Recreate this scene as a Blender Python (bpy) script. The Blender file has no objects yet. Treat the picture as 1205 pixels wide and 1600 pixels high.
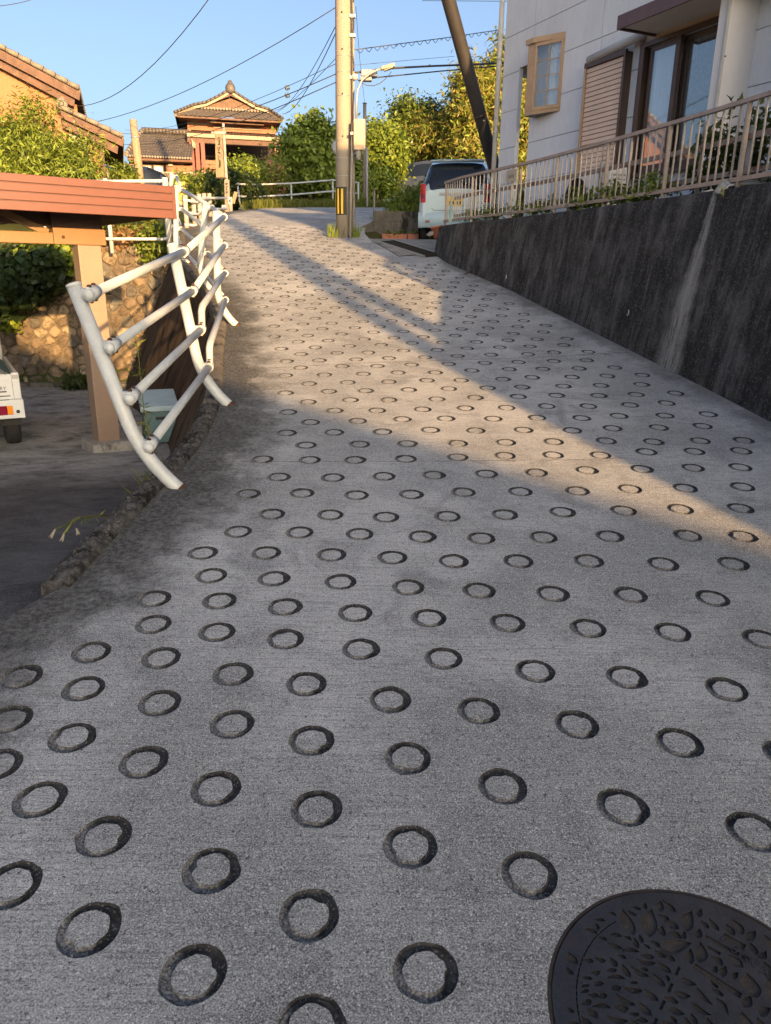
import bpy, math, random
import numpy as np
from mathutils import Vector, Matrix
from mathutils import noise as mnoise
from mathutils.geometry import delaunay_2d_cdt

random.seed(7); RNG = np.random.default_rng(7)
S = bpy.context.scene
COL = S.collection
rad = math.radians

# ------------------------------------------------------------------ camera
F_PX, ROLL, PITCH = 1150.0, 0.0127, rad(18.0)
cam_d = bpy.data.cameras.new('camera'); cam = bpy.data.objects.new('camera', cam_d); COL.objects.link(cam)
cam_d.sensor_fit = 'VERTICAL'; cam_d.sensor_height = 36.0; cam_d.lens = F_PX / 1600 * 36
cam_d.clip_start = 0.05; cam_d.clip_end = 3000
cam.matrix_world = Matrix.Rotation(rad(90) - PITCH, 4, 'X') @ Matrix.Rotation(ROLL, 4, 'Z')
S.camera = cam

# ------------------------------------------------------------------ light
SUN_AZ, SUN_EL = 156.0, 8.6            # where the sun stands: degrees clockwise from +Y, and above the horizon
SUN = Vector((math.sin(rad(SUN_AZ)) * math.cos(rad(SUN_EL)), math.cos(rad(SUN_AZ)) * math.cos(rad(SUN_EL)), math.sin(rad(SUN_EL))))
W = bpy.data.worlds.new('World'); S.world = W; W.use_nodes = True
wn = W.node_tree; bg = wn.nodes['Background']
sky = wn.nodes.new('ShaderNodeTexSky'); sky.sky_type = 'NISHITA'; sky.sun_disc = False
sky.sun_elevation = rad(SUN_EL); sky.sun_rotation = rad(SUN_AZ)
sky.air_density = 0.6; sky.dust_density = 5.0; sky.ozone_density = 1.0
wn.links.new(sky.outputs[0], bg.inputs[0]); bg.inputs[1].default_value = 0.15
sd = bpy.data.lights.new('sun', 'SUN'); sd.energy = 5.0; sd.angle = rad(0.55); sd.color = (1.0, 0.60, 0.25)
so = bpy.data.objects.new('sun', sd); COL.objects.link(so)
so.rotation_euler = SUN.to_track_quat('Z', 'Y').to_euler(); so.location = (20, -40, 30)
S.view_settings.view_transform = 'Standard'; S.view_settings.look = 'None'
S.view_settings.gamma = 1.0; S.view_settings.exposure = 1.38; S.view_settings.use_curve_mapping = False

# ------------------------------------------------------------------ pixel rays of the photograph (1205 x 1600)
def ray(px, py):
    a = (px - 602.5) / F_PX; b = (800 - py) / F_PX
    c, s = math.cos(-ROLL), math.sin(-ROLL)
    r = a * c + b * s; u = -a * s + b * c
    return Vector((r, math.cos(PITCH) + u * math.sin(PITCH), -math.sin(PITCH) + u * math.cos(PITCH)))
def at(px, py, Y):
    d = ray(px, py); return d * (Y / d.y)
def project(p):
    # world -> photo pixel
    y = p[1]; z = p[2]
    fz = y * math.cos(PITCH) - z * math.sin(PITCH); u = y * math.sin(PITCH) + z * math.cos(PITCH); r = p[0]
    if fz <= .01: return (-9999, -9999)
    r /= fz; u /= fz
    c, s = math.cos(-ROLL), math.sin(-ROLL)
    a = r * c - u * s; b = r * s + u * c
    return (602.5 + a * F_PX, 800 - b * F_PX)

# ------------------------------------------------------------------ the lie of the land
KEYS = [(0, .06), (11, .19), (17, .19), (20, .12), (26, .10), (32, .05), (60, .04), (400, .02)]
_ys = np.arange(0, 400.01, .05); _sl = np.interp(_ys, [k[0] for k in KEYS], [k[1] for k in KEYS])
_hh = -1.6 + np.concatenate([[0], np.cumsum((_sl[1:] + _sl[:-1]) / 2 * .05)])
def g(y):
    if y < 0: return -1.6 + .06 * max(y, -30)
    return float(np.interp(y, _ys, _hh))
def slope(y): return float(np.interp(y, [k[0] for k in KEYS], [k[1] for k in KEYS]))
def lot(y): return float(np.interp(y, [-10, 2.5, 3.0, 4, 6, 9, 16], [-2.0, -1.44, -1.43, -1.56, -1.82, -2.12, -2.39]))
def hit(px, py):
    d = ray(px, py); t = .3
    while t < 60:
        if d.z * t < g(d.y * t): return d * t
        t += .01
    return None
LEFT = [(-4.0, -30), (-2.6, -12), (-2.0, -3), (-1.8, 1.0), (-1.66, 2.6), (-1.46, 3.03), (-1.42, 3.5), (-1.37, 3.9), (-1.31, 4.4), (-1.28, 5.07), (-1.33, 5.74), (-1.45, 6.55), (-1.68, 7.68), (-1.9, 8.96), (-2.42, 10.7), (-3.28, 12.75), (-4.05, 15.6), (-4.3, 16.6), (-4.3, 18.3), (-4.3, 20), (-4.1, 22)]
RIGHT = [(13, -30), (7.0, -12), (4.6, -3), (3.9, 0), (3.5, 2.5), (3.22, 4), (2.99, 5.68), (2.84, 6.64), (2.61, 7.76), (2.27, 9.18), (1.77, 10.99), (1.0, 13.02), (.91, 13.4), (.80, 13.9)]
def lx(y): return float(np.interp(y, [p[1] for p in LEFT], [p[0] for p in LEFT]))
def rx(y): return float(np.interp(y, [p[1] for p in RIGHT], [p[0] for p in RIGHT]))

# ------------------------------------------------------------------ mesh helpers
ORIG = {}
class MB:
    def __init__(s): s.v = []; s.f = []; s.sm = []; s.at = []
    def add(s, vs, fs, smooth=False):
        o = len(s.v); s.v += [tuple(v) for v in vs]
        s.f += [tuple(i + o for i in f) for f in fs]; s.sm += [smooth] * len(fs)
        return s
    def obox(s, o, ax, ay, az):
        o, ax, ay, az = Vector(o), Vector(ax), Vector(ay), Vector(az)
        p = [o, o + ax, o + ax + ay, o + ay]; p += [q + az for q in p]
        f = [(0, 3, 2, 1), (4, 5, 6, 7), (0, 1, 5, 4), (1, 2, 6, 5), (2, 3, 7, 6), (3, 0, 4, 7)]
        if ax.cross(ay).dot(az) < 0: f = [t[::-1] for t in f]
        return s.add(p, f)
    def box(s, x0, x1, y0, y1, z0, z1):
        return s.obox((x0, y0, z0), (x1 - x0, 0, 0), (0, y1 - y0, 0), (0, 0, z1 - z0))
    def bar(s, a, b, w, h, up=(0, 0, 1)):
        a, b = Vector(a), Vector(b); d = (b - a).normalized(); u = Vector(up)
        r = d.cross(u)
        if r.length < 1e-4: r = d.cross(Vector((1, 0, 0)))
        r.normalize(); u = r.cross(d).normalized()
        return s.obox(a - r * w / 2 - u * h / 2, r * w, b - a, u * h)
    def tube(s, pts, r, n=10, cap=True, smooth=True):
        pts = [Vector(p) for p in pts]; rs = r if isinstance(r, (list, tuple)) else [r] * len(pts)
        vs = []; prev = None
        for i, p in enumerate(pts):
            t = (pts[min(i + 1, len(pts) - 1)] - pts[max(i - 1, 0)]).normalized()
            if prev is None:
                x = t.cross(Vector((0, 0, 1)))
                if x.length < 1e-3: x = t.cross(Vector((1, 0, 0)))
            else: x = prev - t * prev.dot(t)
            x.normalize(); y = t.cross(x); prev = x
            vs += [p + (x * math.cos(2 * math.pi * k / n) + y * math.sin(2 * math.pi * k / n)) * rs[i] for k in range(n)]
        fs = [(i * n + k, i * n + (k + 1) % n, (i + 1) * n + (k + 1) % n, (i + 1) * n + k) for i in range(len(pts) - 1) for k in range(n)]
        o = len(s.v); s.add(vs, fs, smooth)
        if cap:
            m = (len(pts) - 1) * n
            s.f += [tuple(o + k for k in range(n))[::-1], tuple(o + m + k for k in range(n))]; s.sm += [False, False]
        return s
    def prism(s, poly, vec):
        poly = [Vector(p) for p in poly]; vec = Vector(vec); n = len(poly)
        nn = Vector((0, 0, 0))
        for i in range(n): nn += poly[i].cross(poly[(i + 1) % n])
        if nn.dot(vec) > 0: poly = poly[::-1]
        vs = poly + [p + vec for p in poly]
        fs = [tuple(range(n)), tuple(range(2 * n - 1, n - 1, -1))] + [(i, n + i, n + (i + 1) % n, (i + 1) % n) for i in range(n)]
        return s.add(vs, fs)
    def grid(s, P, smooth=True, flip=False):
        nr, nc = len(P), len(P[0]); vs = [p for r in P for p in r]
        fs = [(i * nc + j, i * nc + j + 1, (i + 1) * nc + j + 1, (i + 1) * nc + j) for i in range(nr - 1) for j in range(nc - 1)]
        if flip: fs = [f[::-1] for f in fs]
        return s.add(vs, fs, smooth)
    def lathe(s, prof, c, n=24, axis=(0, 0, 1), smooth=True):
        c = Vector(c); a = Vector(axis).normalized(); x = a.orthogonal().normalized(); y = a.cross(x)
        vs = [c + a * h + (x * math.cos(2 * math.pi * k / n) + y * math.sin(2 * math.pi * k / n)) * r for r, h in prof for k in range(n)]
        fs = [(i * n + k, i * n + (k + 1) % n, (i + 1) * n + (k + 1) % n, (i + 1) * n + k) for i in range(len(prof) - 1) for k in range(n)]
        return s.add(vs, fs, smooth)
    def build(s, name, mat, parent=None, loc=None, bev=0, uvw=None):
        me = bpy.data.meshes.new(name)
        if parent is not None: o0 = ORIG[parent]
        elif loc is not None: o0 = Vector(loc)
        else:
            a = np.array(s.v); o0 = Vector((float(a[:, 0].mean()), float(a[:, 1].mean()), float(a[:, 2].min())))
        me.from_pydata([(v[0] - o0.x, v[1] - o0.y, v[2] - o0.z) for v in s.v], [], s.f)
        me.polygons.foreach_set('use_smooth', s.sm)
        if uvw is not None:
            at_ = me.attributes.new('uvw', 'FLOAT_VECTOR', 'POINT'); at_.data.foreach_set('vector', np.array(uvw, dtype=np.float32).ravel())
        me.materials.append(mat); me.update()
        ob = bpy.data.objects.new(name, me); COL.objects.link(ob); ORIG[ob] = o0
        if parent is not None: ob.parent = parent
        else: ob.location = o0
        if bev:
            b = ob.modifiers.new('bevel', 'BEVEL'); b.width = bev; b.segments = 2; b.limit_method = 'ANGLE'; b.angle_limit = rad(40)
        return ob
def tag(o, label, cat=None, group=None):
    o['label'] = label
    if cat: o['category'] = cat
    if group: o['group'] = group
    return o
def struct(o, label=None):
    o['kind'] = 'structure'
    if label: o['label'] = label
    return o
def stuff(o, label=None, cat=None):
    o['kind'] = 'stuff'
    if label: o['label'] = label
    if cat: o['category'] = cat
    return o
def thing(name, label, cat, loc, group=None):
    o = bpy.data.objects.new(name, None); COL.objects.link(o); o.location = loc; o.empty_display_size = .2
    ORIG[o] = Vector(loc); return tag(o, label, cat, group)
def copy_part(src, parent, off):
    # a part copied with shared mesh data: off is its shift in world space
    c = src.copy(); COL.objects.link(c); c.parent = parent; c.location = Vector(src.location) + Vector(off); ORIG[c] = ORIG[src]; return c

class Frame:
    """local axes: a to the right, b away into the thing, c up"""
    def __init__(s, O, R, D): s.O = Vector(O); s.R = Vector(R).normalized(); s.D = Vector(D).normalized(); s.Z = Vector((0, 0, 1))
    def p(s, a, b, c): return s.O + s.R * a + s.D * b + s.Z * c
    def hit(s, px, py, b=0):
        d = ray(px, py); t = (s.O + s.D * b).dot(s.D) / d.dot(s.D); q = d * t - s.O
        return q.dot(s.R), q.z
    def box(s, m, a0, a1, b0, b1, c0, c1):
        return m.obox(s.p(a0, b0, c0), s.R * (a1 - a0), s.D * (b1 - b0), s.Z * (c1 - c0))

# ------------------------------------------------------------------ material helpers
def newmat(name):
    m = bpy.data.materials.new(name); m.use_nodes = True; nt = m.node_tree; nt.nodes.clear()
    out = nt.nodes.new('ShaderNodeOutputMaterial'); b = nt.nodes.new('ShaderNodeBsdfPrincipled'); nt.links.new(b.outputs[0], out.inputs[0])
    return m, nt, b
def setin(nt, sock, v):
    if hasattr(v, 'is_output'): nt.links.new(v, sock)
    elif isinstance(v, (tuple, list)) and len(v) == 3 and sock.type == 'RGBA': sock.default_value = (*v, 1)
    else: sock.default_value = v
def nd(nt, typ, ins=None, **props):
    n = nt.nodes.new('ShaderNode' + typ)
    for k, v in props.items(): setattr(n, k, v)
    for k, v in (ins or {}).items(): setin(nt, n.inputs[k], v)
    return n
def mixc(nt, fac, a, b, blend='MIX'):
    n = nt.nodes.new('ShaderNodeMix'); n.data_type = 'RGBA'; n.blend_type = blend; n.clamp_factor = True
    setin(nt, n.inputs[0], fac); setin(nt, n.inputs[6], a); setin(nt, n.inputs[7], b); return n.outputs[2]
def mth(nt, op, a, b=0.0, c=0.0, clamp=False):
    n = nt.nodes.new('ShaderNodeMath'); n.operation = op; n.use_clamp = clamp
    setin(nt, n.inputs[0], a); setin(nt, n.inputs[1], b); setin(nt, n.inputs[2], c); return n.outputs[0]
def mrange(nt, v, a, b, c=0.0, d=1.0):
    n = nt.nodes.new('ShaderNodeMapRange'); n.interpolation_type = 'SMOOTHSTEP'
    setin(nt, n.inputs[0], v); n.inputs[1].default_value = a; n.inputs[2].default_value = b; n.inputs[3].default_value = c; n.inputs[4].default_value = d
    return n.outputs[0]
def coords(nt, scale=(1, 1, 1), rot=(0, 0, 0), attr=None, world=False):
    if attr: src = nd(nt, 'Attribute', attribute_name=attr).outputs['Vector']
    elif world: src = nd(nt, 'NewGeometry').outputs['Position']
    else: src = nd(nt, 'TexCoord').outputs['Object']
    m = nd(nt, 'Mapping', {'Vector': src, 'Scale': scale, 'Rotation': rot}); return m.outputs[0]
def noi(nt, vec, scale, detail=4, rough=.6, dist=0):
    return nd(nt, 'TexNoise', {'Vector': vec, 'Scale': scale, 'Detail': detail, 'Roughness': rough, 'Distortion': dist}).outputs[0]
def bumpn(nt, b, h, strength=.3, dist=.01):
    n = nd(nt, 'Bump', {'Height': h, 'Strength': strength, 'Distance': dist}); nt.links.new(n.outputs[0], b.inputs['Normal'])
def mul(c, k): return tuple(max(0, min(1, x * k)) for x in c)
def simple(name, col, rough=.6, var=.18, vs=3.0, bump=.15, bs=60, metal=0, rnd=0, dirt=None, spec=.5, coat=0, stretch=(1, 1, 1), world=False):
    """weathered paint, wood, metal or concrete: two noises of tone, optional dirt, fine relief"""
    m, nt, b = newmat(name); v = coords(nt, stretch, world=world)
    n1 = noi(nt, v, vs, 5); n2 = noi(nt, v, vs * 9, 3)
    f = mth(nt, 'ADD', mth(nt, 'MULTIPLY', n1, .65), mth(nt, 'MULTIPLY', n2, .35))
    c = mixc(nt, mrange(nt, f, .3, .7), mul(col, 1 - var), mul(col, 1 + var))
    if rnd:
        oi = nd(nt, 'ObjectInfo').outputs['Random']; c = mixc(nt, 1.0, c, nd(nt, 'CombineColor', {0: mth(nt, 'ADD', mth(nt, 'MULTIPLY', oi, rnd), 1 - rnd / 2), 1: mth(nt, 'ADD', mth(nt, 'MULTIPLY', oi, rnd), 1 - rnd / 2), 2: mth(nt, 'ADD', mth(nt, 'MULTIPLY', oi, rnd), 1 - rnd / 2)}).outputs[0], 'MULTIPLY')
    if dirt:
        dc, lo, ds = dirt; nn = noi(nt, v, ds, 6, .7); c = mixc(nt, mrange(nt, nn, lo, lo + .12), c, dc)
    setin(nt, b.inputs['Base Color'], c); b.inputs['Roughness'].default_value = rough; b.inputs['Metallic'].default_value = metal
    b.inputs['Specular IOR Level'].default_value = spec; b.inputs['Coat Weight'].default_value = coat
    if bump: bumpn(nt, b, noi(nt, v, bs, 4, .65), bump, .004)
    return m
def leafmat(name, c1, c2, c3, trans=.35):
    m, nt, b = newmat(name); out = nt.nodes['Material Output'] if 'Material Output' in nt.nodes else [n for n in nt.nodes if n.type == 'OUTPUT_MATERIAL'][0]
    r = nd(nt, 'NewGeometry').outputs['Random Per Island']
    c = mixc(nt, mrange(nt, r, 0, .55), c1, c2); c = mixc(nt, mrange(nt, r, .62, 1.0), c, c3)
    setin(nt, b.inputs['Base Color'], c); b.inputs['Roughness'].default_value = .45; b.inputs['Specular IOR Level'].default_value = .35
    t = nd(nt, 'BsdfTranslucent', {'Color': mixc(nt, .5, c, (.25, .3, .02))}); mx = nd(nt, 'MixShader', {0: trans})
    nt.links.new(b.outputs[0], mx.inputs[1]); nt.links.new(t.outputs[0], mx.inputs[2]); nt.links.new(mx.outputs[0], out.inputs[0])
    return m
def glassmat(name, tint=(.9, .93, .95), dark=0.0):
    m, nt, b = newmat(name); out = [n for n in nt.nodes if n.type == 'OUTPUT_MATERIAL'][0]
    fc_ = nd(nt, 'LayerWeight', {'Blend': .5}).outputs['Facing']; fr = mth(nt, 'ADD', .13, mth(nt, 'MULTIPLY', mth(nt, 'POWER', fc_, 3.5), .85), clamp=True)
    tr = nd(nt, 'BsdfTransparent', {'Color': mul(tint, 1 - dark)}); gl = nd(nt, 'BsdfGlossy', {'Roughness': .02, 'Color': (1, 1, 1)})
    mx = nd(nt, 'MixShader', {0: fr}); nt.links.new(tr.outputs[0], mx.inputs[1]); nt.links.new(gl.outputs[0], mx.inputs[2]); nt.links.new(mx.outputs[0], out.inputs[0])
    return m

M = {}
def road_material(name):
    m, nt, b = newmat(name); v = coords(nt, world=True)
    speck = nd(nt, 'TexVoronoi', {'Vector': v, 'Scale': 300}).outputs['Color']; sp = nd(nt, 'SeparateColor', {0: speck}).outputs[0]
    fine = noi(nt, v, 380, 3, .7); mid = noi(nt, v, 40, 4, .6); big = noi(nt, v, 1.1, 5, .6); blot = noi(nt, v, 3.7, 4, .6, .5)
    brush = noi(nt, coords(nt, (6, 130, 60), (0, 0, rad(12)), world=True), 1.0, 3, .6)
    grain = noi(nt, v, 230, 5, .9); grit_ = noi(nt, v, 75, 4, .8)
    base = mixc(nt, mrange(nt, big, .38, .62), (.275, .283, .285), (.475, .48, .48))
    base = mixc(nt, mrange(nt, blot, .50, .70, 0, .75), base, (.175, .18, .186))
    base = mixc(nt, mth(nt, 'MULTIPLY', mrange(nt, noi(nt, v, .8, 6, .75, 1.0), .54, .66), .6), base, (.12, .125, .13))
    base = mixc(nt, mth(nt, 'MULTIPLY', mrange(nt, brush, .50, .60), .50), base, (.13, .135, .138))
    base = mixc(nt, mth(nt, 'MULTIPLY', mrange(nt, grain, .505, .57), .62), base, (.74, .745, .74))
    base = mixc(nt, mth(nt, 'MULTIPLY', mrange(nt, grain, .485, .42), .74), base, (.040, .042, .045))
    base = mixc(nt, mth(nt, 'MULTIPLY', mrange(nt, grit_, .42, .36), .8), base, (.035, .036, .04))
    base = mixc(nt, mth(nt, 'MULTIPLY', mrange(nt, sp, .93, 1.0), .7), base, (.85, .84, .82))
    # moss and silt that gather along the gutters: distance to the edge is stored on the mesh
    ed = nd(nt, 'SeparateXYZ', {0: nd(nt, 'Attribute', attribute_name='uvw').outputs['Vector']})
    wob = mth(nt, 'MULTIPLY', mth(nt, 'SUBTRACT', noi(nt, v, 2.6, 6, .75), .5), 1.2)
    dl = mrange(nt, mth(nt, 'ADD', ed.outputs[0], wob), .66, .14); dr = mrange(nt, mth(nt, 'ADD', ed.outputs[1], wob), .34, .0)
    base = mixc(nt, mth(nt, 'MULTIPLY', dl, .90), base, mixc(nt, mrange(nt, mth(nt, 'ADD', mth(nt, 'MULTIPLY', mid, .5), mth(nt, 'MULTIPLY', grain, .5)), .42, .6), (.016, .016, .0155), (.12, .118, .112)))
    base = mixc(nt, mth(nt, 'MULTIPLY', dr, .55), base, (.06, .057, .05))
    setin(nt, b.inputs['Base Color'], base); b.inputs['Roughness'].default_value = .9; b.inputs['Specular IOR Level'].default_value = .2
    h = mth(nt, 'ADD', mth(nt, 'MULTIPLY', grain, 1.6), mth(nt, 'ADD', mth(nt, 'MULTIPLY', fine, .3), mth(nt, 'MULTIPLY', brush, .6)))
    bumpn(nt, b, h, .75, .0035); return m
M['road'] = road_material('road_concrete')
def groove_material():
    m, nt, b = newmat('groove_concrete'); v = coords(nt, world=True)
    sp = nd(nt, 'SeparateColor', {0: nd(nt, 'TexVoronoi', {'Vector': v, 'Scale': 260}).outputs['Color']}).outputs[0]
    n = noi(nt, v, 30, 5, .7)
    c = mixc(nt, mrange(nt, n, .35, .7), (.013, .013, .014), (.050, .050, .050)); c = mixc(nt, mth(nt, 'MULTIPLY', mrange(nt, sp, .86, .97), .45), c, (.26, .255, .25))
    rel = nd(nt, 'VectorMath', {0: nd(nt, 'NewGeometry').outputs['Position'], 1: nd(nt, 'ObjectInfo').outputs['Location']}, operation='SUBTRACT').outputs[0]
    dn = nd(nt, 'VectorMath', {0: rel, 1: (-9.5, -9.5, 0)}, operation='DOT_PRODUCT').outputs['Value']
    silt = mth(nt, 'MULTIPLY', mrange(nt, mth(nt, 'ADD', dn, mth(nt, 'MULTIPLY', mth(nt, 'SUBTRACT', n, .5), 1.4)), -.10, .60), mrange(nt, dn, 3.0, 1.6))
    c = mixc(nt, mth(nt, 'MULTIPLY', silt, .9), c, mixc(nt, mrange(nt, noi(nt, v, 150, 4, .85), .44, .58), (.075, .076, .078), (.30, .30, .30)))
    setin(nt, b.inputs['Base Color'], c); b.inputs['Roughness'].default_value = .95; bumpn(nt, b, mth(nt, 'ADD', sp, noi(nt, v, 220, 3)), .8, .004); return m
M['groove'] = groove_material()
def lot_material():
    m, nt, b = newmat('lot_concrete'); v = coords(nt, world=True)
    big = noi(nt, v, .55, 5, .6, .4); mid = noi(nt, v, 2.3, 7, .78); fine = noi(nt, v, 150, 3, .7)
    c = mixc(nt, mrange(nt, mid, .3, .7), (.030, .029, .028), (.11, .105, .098))
    pale = mixc(nt, mid, (.24, .23, .215), (.46, .445, .42))
    yy = nd(nt, 'SeparateXYZ', {0: v}).outputs[1]
    far = mrange(nt, mth(nt, 'ADD', yy, mth(nt, 'MULTIPLY', mth(nt, 'SUBTRACT', big, .5), 3)), 6.0, 7.6)
    c = mixc(nt, mth(nt, 'MULTIPLY', far, mrange(nt, mid, .25, .6)), c, pale)
    c = mixc(nt, mth(nt, 'MULTIPLY', mrange(nt, fine, .51, .60), .4), c, (.24, .235, .225)); c = mixc(nt, mth(nt, 'MULTIPLY', mrange(nt, noi(nt, v, 22, 5, .8), .52, .64), .35), c, (.03, .029, .028))
    setin(nt, b.inputs['Base Color'], c); b.inputs['Roughness'].default_value = .9; b.inputs['Specular IOR Level'].default_value = .2
    bumpn(nt, b, fine, .35, .004); return m
M['lot'] = lot_material()
def wall_dark_material():
    # uvw: x = metres along the wall, y = metres above its foot, z = 0..1 towards the coping
    m, nt, b = newmat('stained_concrete')
    u = nd(nt, 'SeparateXYZ', {0: nd(nt, 'Attribute', attribute_name='uvw').outputs['Vector']})
    st = noi(nt, coords(nt, (5, .6, 1), attr='uvw'), 1.6, 6, .72, .3); st2 = noi(nt, coords(nt, (24, 1.6, 1), attr='uvw'), 1.3, 5, .75, .4)
    v = coords(nt, world=True); blot = noi(nt, v, 2.6, 6, .7); fine = noi(nt, v, 120, 4, .7); sp = noi(nt, v, 45, 4, .75)
    c = mixc(nt, mrange(nt, st, .38, .66), (.034, .031, .030), (.155, .144, .134))
    c = mixc(nt, mth(nt, 'MULTIPLY', mrange(nt, st2, .54, .66), .40), c, (.30, .29, .275))
    c = mixc(nt, mth(nt, 'MULTIPLY', mrange(nt, blot, .42, .62), .7), c, (.030, .028, .026))
    c = mixc(nt, mth(nt, 'MULTIPLY', mrange(nt, sp, .53, .62), .38), c, (.30, .285, .265))
    c = mixc(nt, mth(nt, 'MULTIPLY', mrange(nt, fine, .48, .38), .55), c, (.014, .014, .014))
    # lime run below the drain pipe
    w = mth(nt, 'ADD', u.outputs[0], mth(nt, 'MULTIPLY', mth(nt, 'SUBTRACT', noi(nt, coords(nt, (1, 4, 1), attr='uvw'), 1.5, 3), .5), .10))
    wid = mth(nt, 'ADD', .045, mth(nt, 'MULTIPLY', mth(nt, 'SUBTRACT', 1.0, u.outputs[2]), .22))
    d = mth(nt, 'DIVIDE', mth(nt, 'ABSOLUTE', mth(nt, 'SUBTRACT', w, STREAK_U)), wid)
    lime = mth(nt, 'MULTIPLY', mrange(nt, d, 1.0, .25), mrange(nt, mth(nt, 'ADD', mth(nt, 'MULTIPLY', fine, .7), mth(nt, 'MULTIPLY', st2, .9)), .60, .88))
    c = mixc(nt, mth(nt, 'MULTIPLY', lime, .85), c, (.46, .435, .395))
    d2 = mth(nt, 'DIVIDE', mth(nt, 'ABSOLUTE', mth(nt, 'SUBTRACT', w, STREAK_U2)), .045)
    c = mixc(nt, mth(nt, 'MULTIPLY', mth(nt, 'MULTIPLY', mrange(nt, d2, 1, .2), mrange(nt, u.outputs[2], .35, .9)), .6), c, (.25, .235, .215))
    setin(nt, b.inputs['Base Color'], c); b.inputs['Roughness'].default_value = .92; b.inputs['Specular IOR Level'].default_value = .2
    bumpn(nt, b, mth(nt, 'ADD', mth(nt, 'MULTIPLY', sp, 1.6), mth(nt, 'ADD', mth(nt, 'MULTIPLY', fine, 1.3), st2)), 1.0, .012); return m
STREAK_U, STREAK_U2 = 6.14, 4.18
M['wall_dark'] = wall_dark_material()
M['wall_brown'] = simple('mossy_concrete', (.075, .052, .034), .95, .6, 2.2, .7, 35, dirt=((.012, .011, .010), .52, 1.4), stretch=(2.2, 2.2, .5), spec=.15)
M['kerb'] = simple('rough_kerb', (.066, .064, .062), .95, .7, 22, 1.0, 90, dirt=((.016, .015, .014), .50, 7), spec=.15)
M['kerb_pale'] = simple('kerb_concrete', (.14, .125, .105), .92, .4, 6, .7, 70, dirt=((.04, .036, .03), .52, 4), spec=.2)
M['concrete'] = simple('grey_concrete', (.27, .26, .24), .9, .25, 3, .4, 60, dirt=((.10, .095, .085), .55, 2.2), spec=.2)
M['concrete_old'] = simple('old_concrete', (.115, .105, .092), .92, .45, 3, .5, 50, dirt=((.03, .028, .024), .53, 2.4), spec=.2, stretch=(1, 1, .35))
M['pole'] = simple('pole_concrete', (.29, .26, .215), .8, .10, 3, .2, 90, spec=.3, stretch=(3, 3, .5))
M['white_paint'] = simple('white_pipe_paint', (.445, .475, .485), .40, .10, 7, .10, 80, dirt=((.22, .15, .10), .69, 26))
M['rust'] = simple('rusty_steel', (.060, .028, .017), .8, .5, 30, .6, 150)
M['worn_zinc'] = simple('worn_zinc', (.55, .56, .56), .42, .2, 12, .15, 90, metal=.4, dirt=((.13, .06, .03), .62, 18))
M['white_stain'] = simple('stained_white_post', (.42, .37, .34), .6, .2, 7, .2, 70, dirt=((.33, .26, .22), .52, 6))
M['fascia'] = simple('red_brown_sheet', (.135, .048, .036), .45, .10, 1.5, .08, 30)
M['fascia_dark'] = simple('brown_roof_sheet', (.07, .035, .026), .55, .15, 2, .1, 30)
M['beam'] = simple('tan_painted_steel', (.20, .112, .046), .45, .10, 3, .1, 40, dirt=((.42, .2, .08), .66, 5))
M['post_pink'] = simple('beige_painted_post', (.225, .16, .12), .5, .08, 4, .1, 40, dirt=((.36, .24, .17), .66, 6))
M['brown_metal'] = simple('bronze_rail', (.33, .27, .225), .45, .18, 6, .15, 60, dirt=((.12, .075, .05), .62, 9), metal=.2)
M['baluster'] = simple('pale_bronze_baluster', (.36, .315, .27), .4, .12, 8, .1, 60, metal=.25, rnd=.2)
M['rail_rusty'] = simple('rusty_grey_rail', (.30, .245, .205), .7, .25, 8, .4, 60, dirt=((.19, .085, .04), .52, 5))
M['siding'] = simple('lilac_grey_siding', (.68, .715, .775), .75, .07, 1.6, .5, 190, rnd=.03, dirt=((.59, .61, .655), .6, 1.1), spec=.25, stretch=(1, 1, .4))
M['siding_beige'] = simple('beige_siding', (.46, .345, .26), .75, .1, 2, .35, 150, spec=.25)
M['joint'] = simple('dark_joint', (.21, .21, .22), .9, .1, 4, 0)
M['white_wall'] = simple('white_panel', (.70, .69, .69), .5, .05, 1.2, .08, 60)
M['wall_grey2'] = simple('pale_grey_panel', (.50, .50, .50), .55, .06, 1.4, .1, 60)
M['soffit'] = simple('pale_soffit', (.52, .49, .46), .7, .06, 2, .1, 60)
M['canopy'] = simple('plum_fascia', (.105, .055, .055), .45, .2, 5, .1, 50, dirt=((.20, .13, .11), .66, 9))
M['dark_frame'] = simple('bronze_window_frame', (.075, .05, .040), .4, .15, 5, .05, 50, metal=.2)
M['bay_frame'] = simple('tan_window_frame', (.42, .29, .18), .45, .12, 6, .08, 50)
M['shutter'] = simple('tan_shutter_slat', (.66, .49, .385), .5, .08, 4, .1, 60, rnd=.06)
M['pvc'] = simple('grey_white_pvc', (.45, .445, .44), .45, .08, 4, .08, 50)
M['pvc_grey'] = simple('grey_pvc', (.34, .34, .33), .5, .12, 5, .1, 50)
M['glass'] = glassmat('window_glass')
M['curtain'] = simple('white_curtain', (.62, .66, .72), .85, .06, 8, .1, 60)
M['curtain_dark'] = simple('grey_curtain', (.17, .185, .20), .85, .25, 22, .3, 60)
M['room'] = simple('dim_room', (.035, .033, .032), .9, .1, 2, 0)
M['car_blue'] = simple('pale_blue_car_paint', (.42, .57, .64), .22, .03, 1, 0, coat=.8)
M['car_white'] = simple('white_truck_paint', (.62, .64, .64), .35, .05, 3, 0, coat=.3, dirt=((.38, .37, .35), .68, 7))
M['car_navy'] = simple('navy_car_paint', (.02, .035, .085), .2, .05, 1, 0, coat=.8)
M['car_black'] = simple('black_car_paint', (.05, .057, .078), .2, .05, 1, 0, coat=.8)
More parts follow.
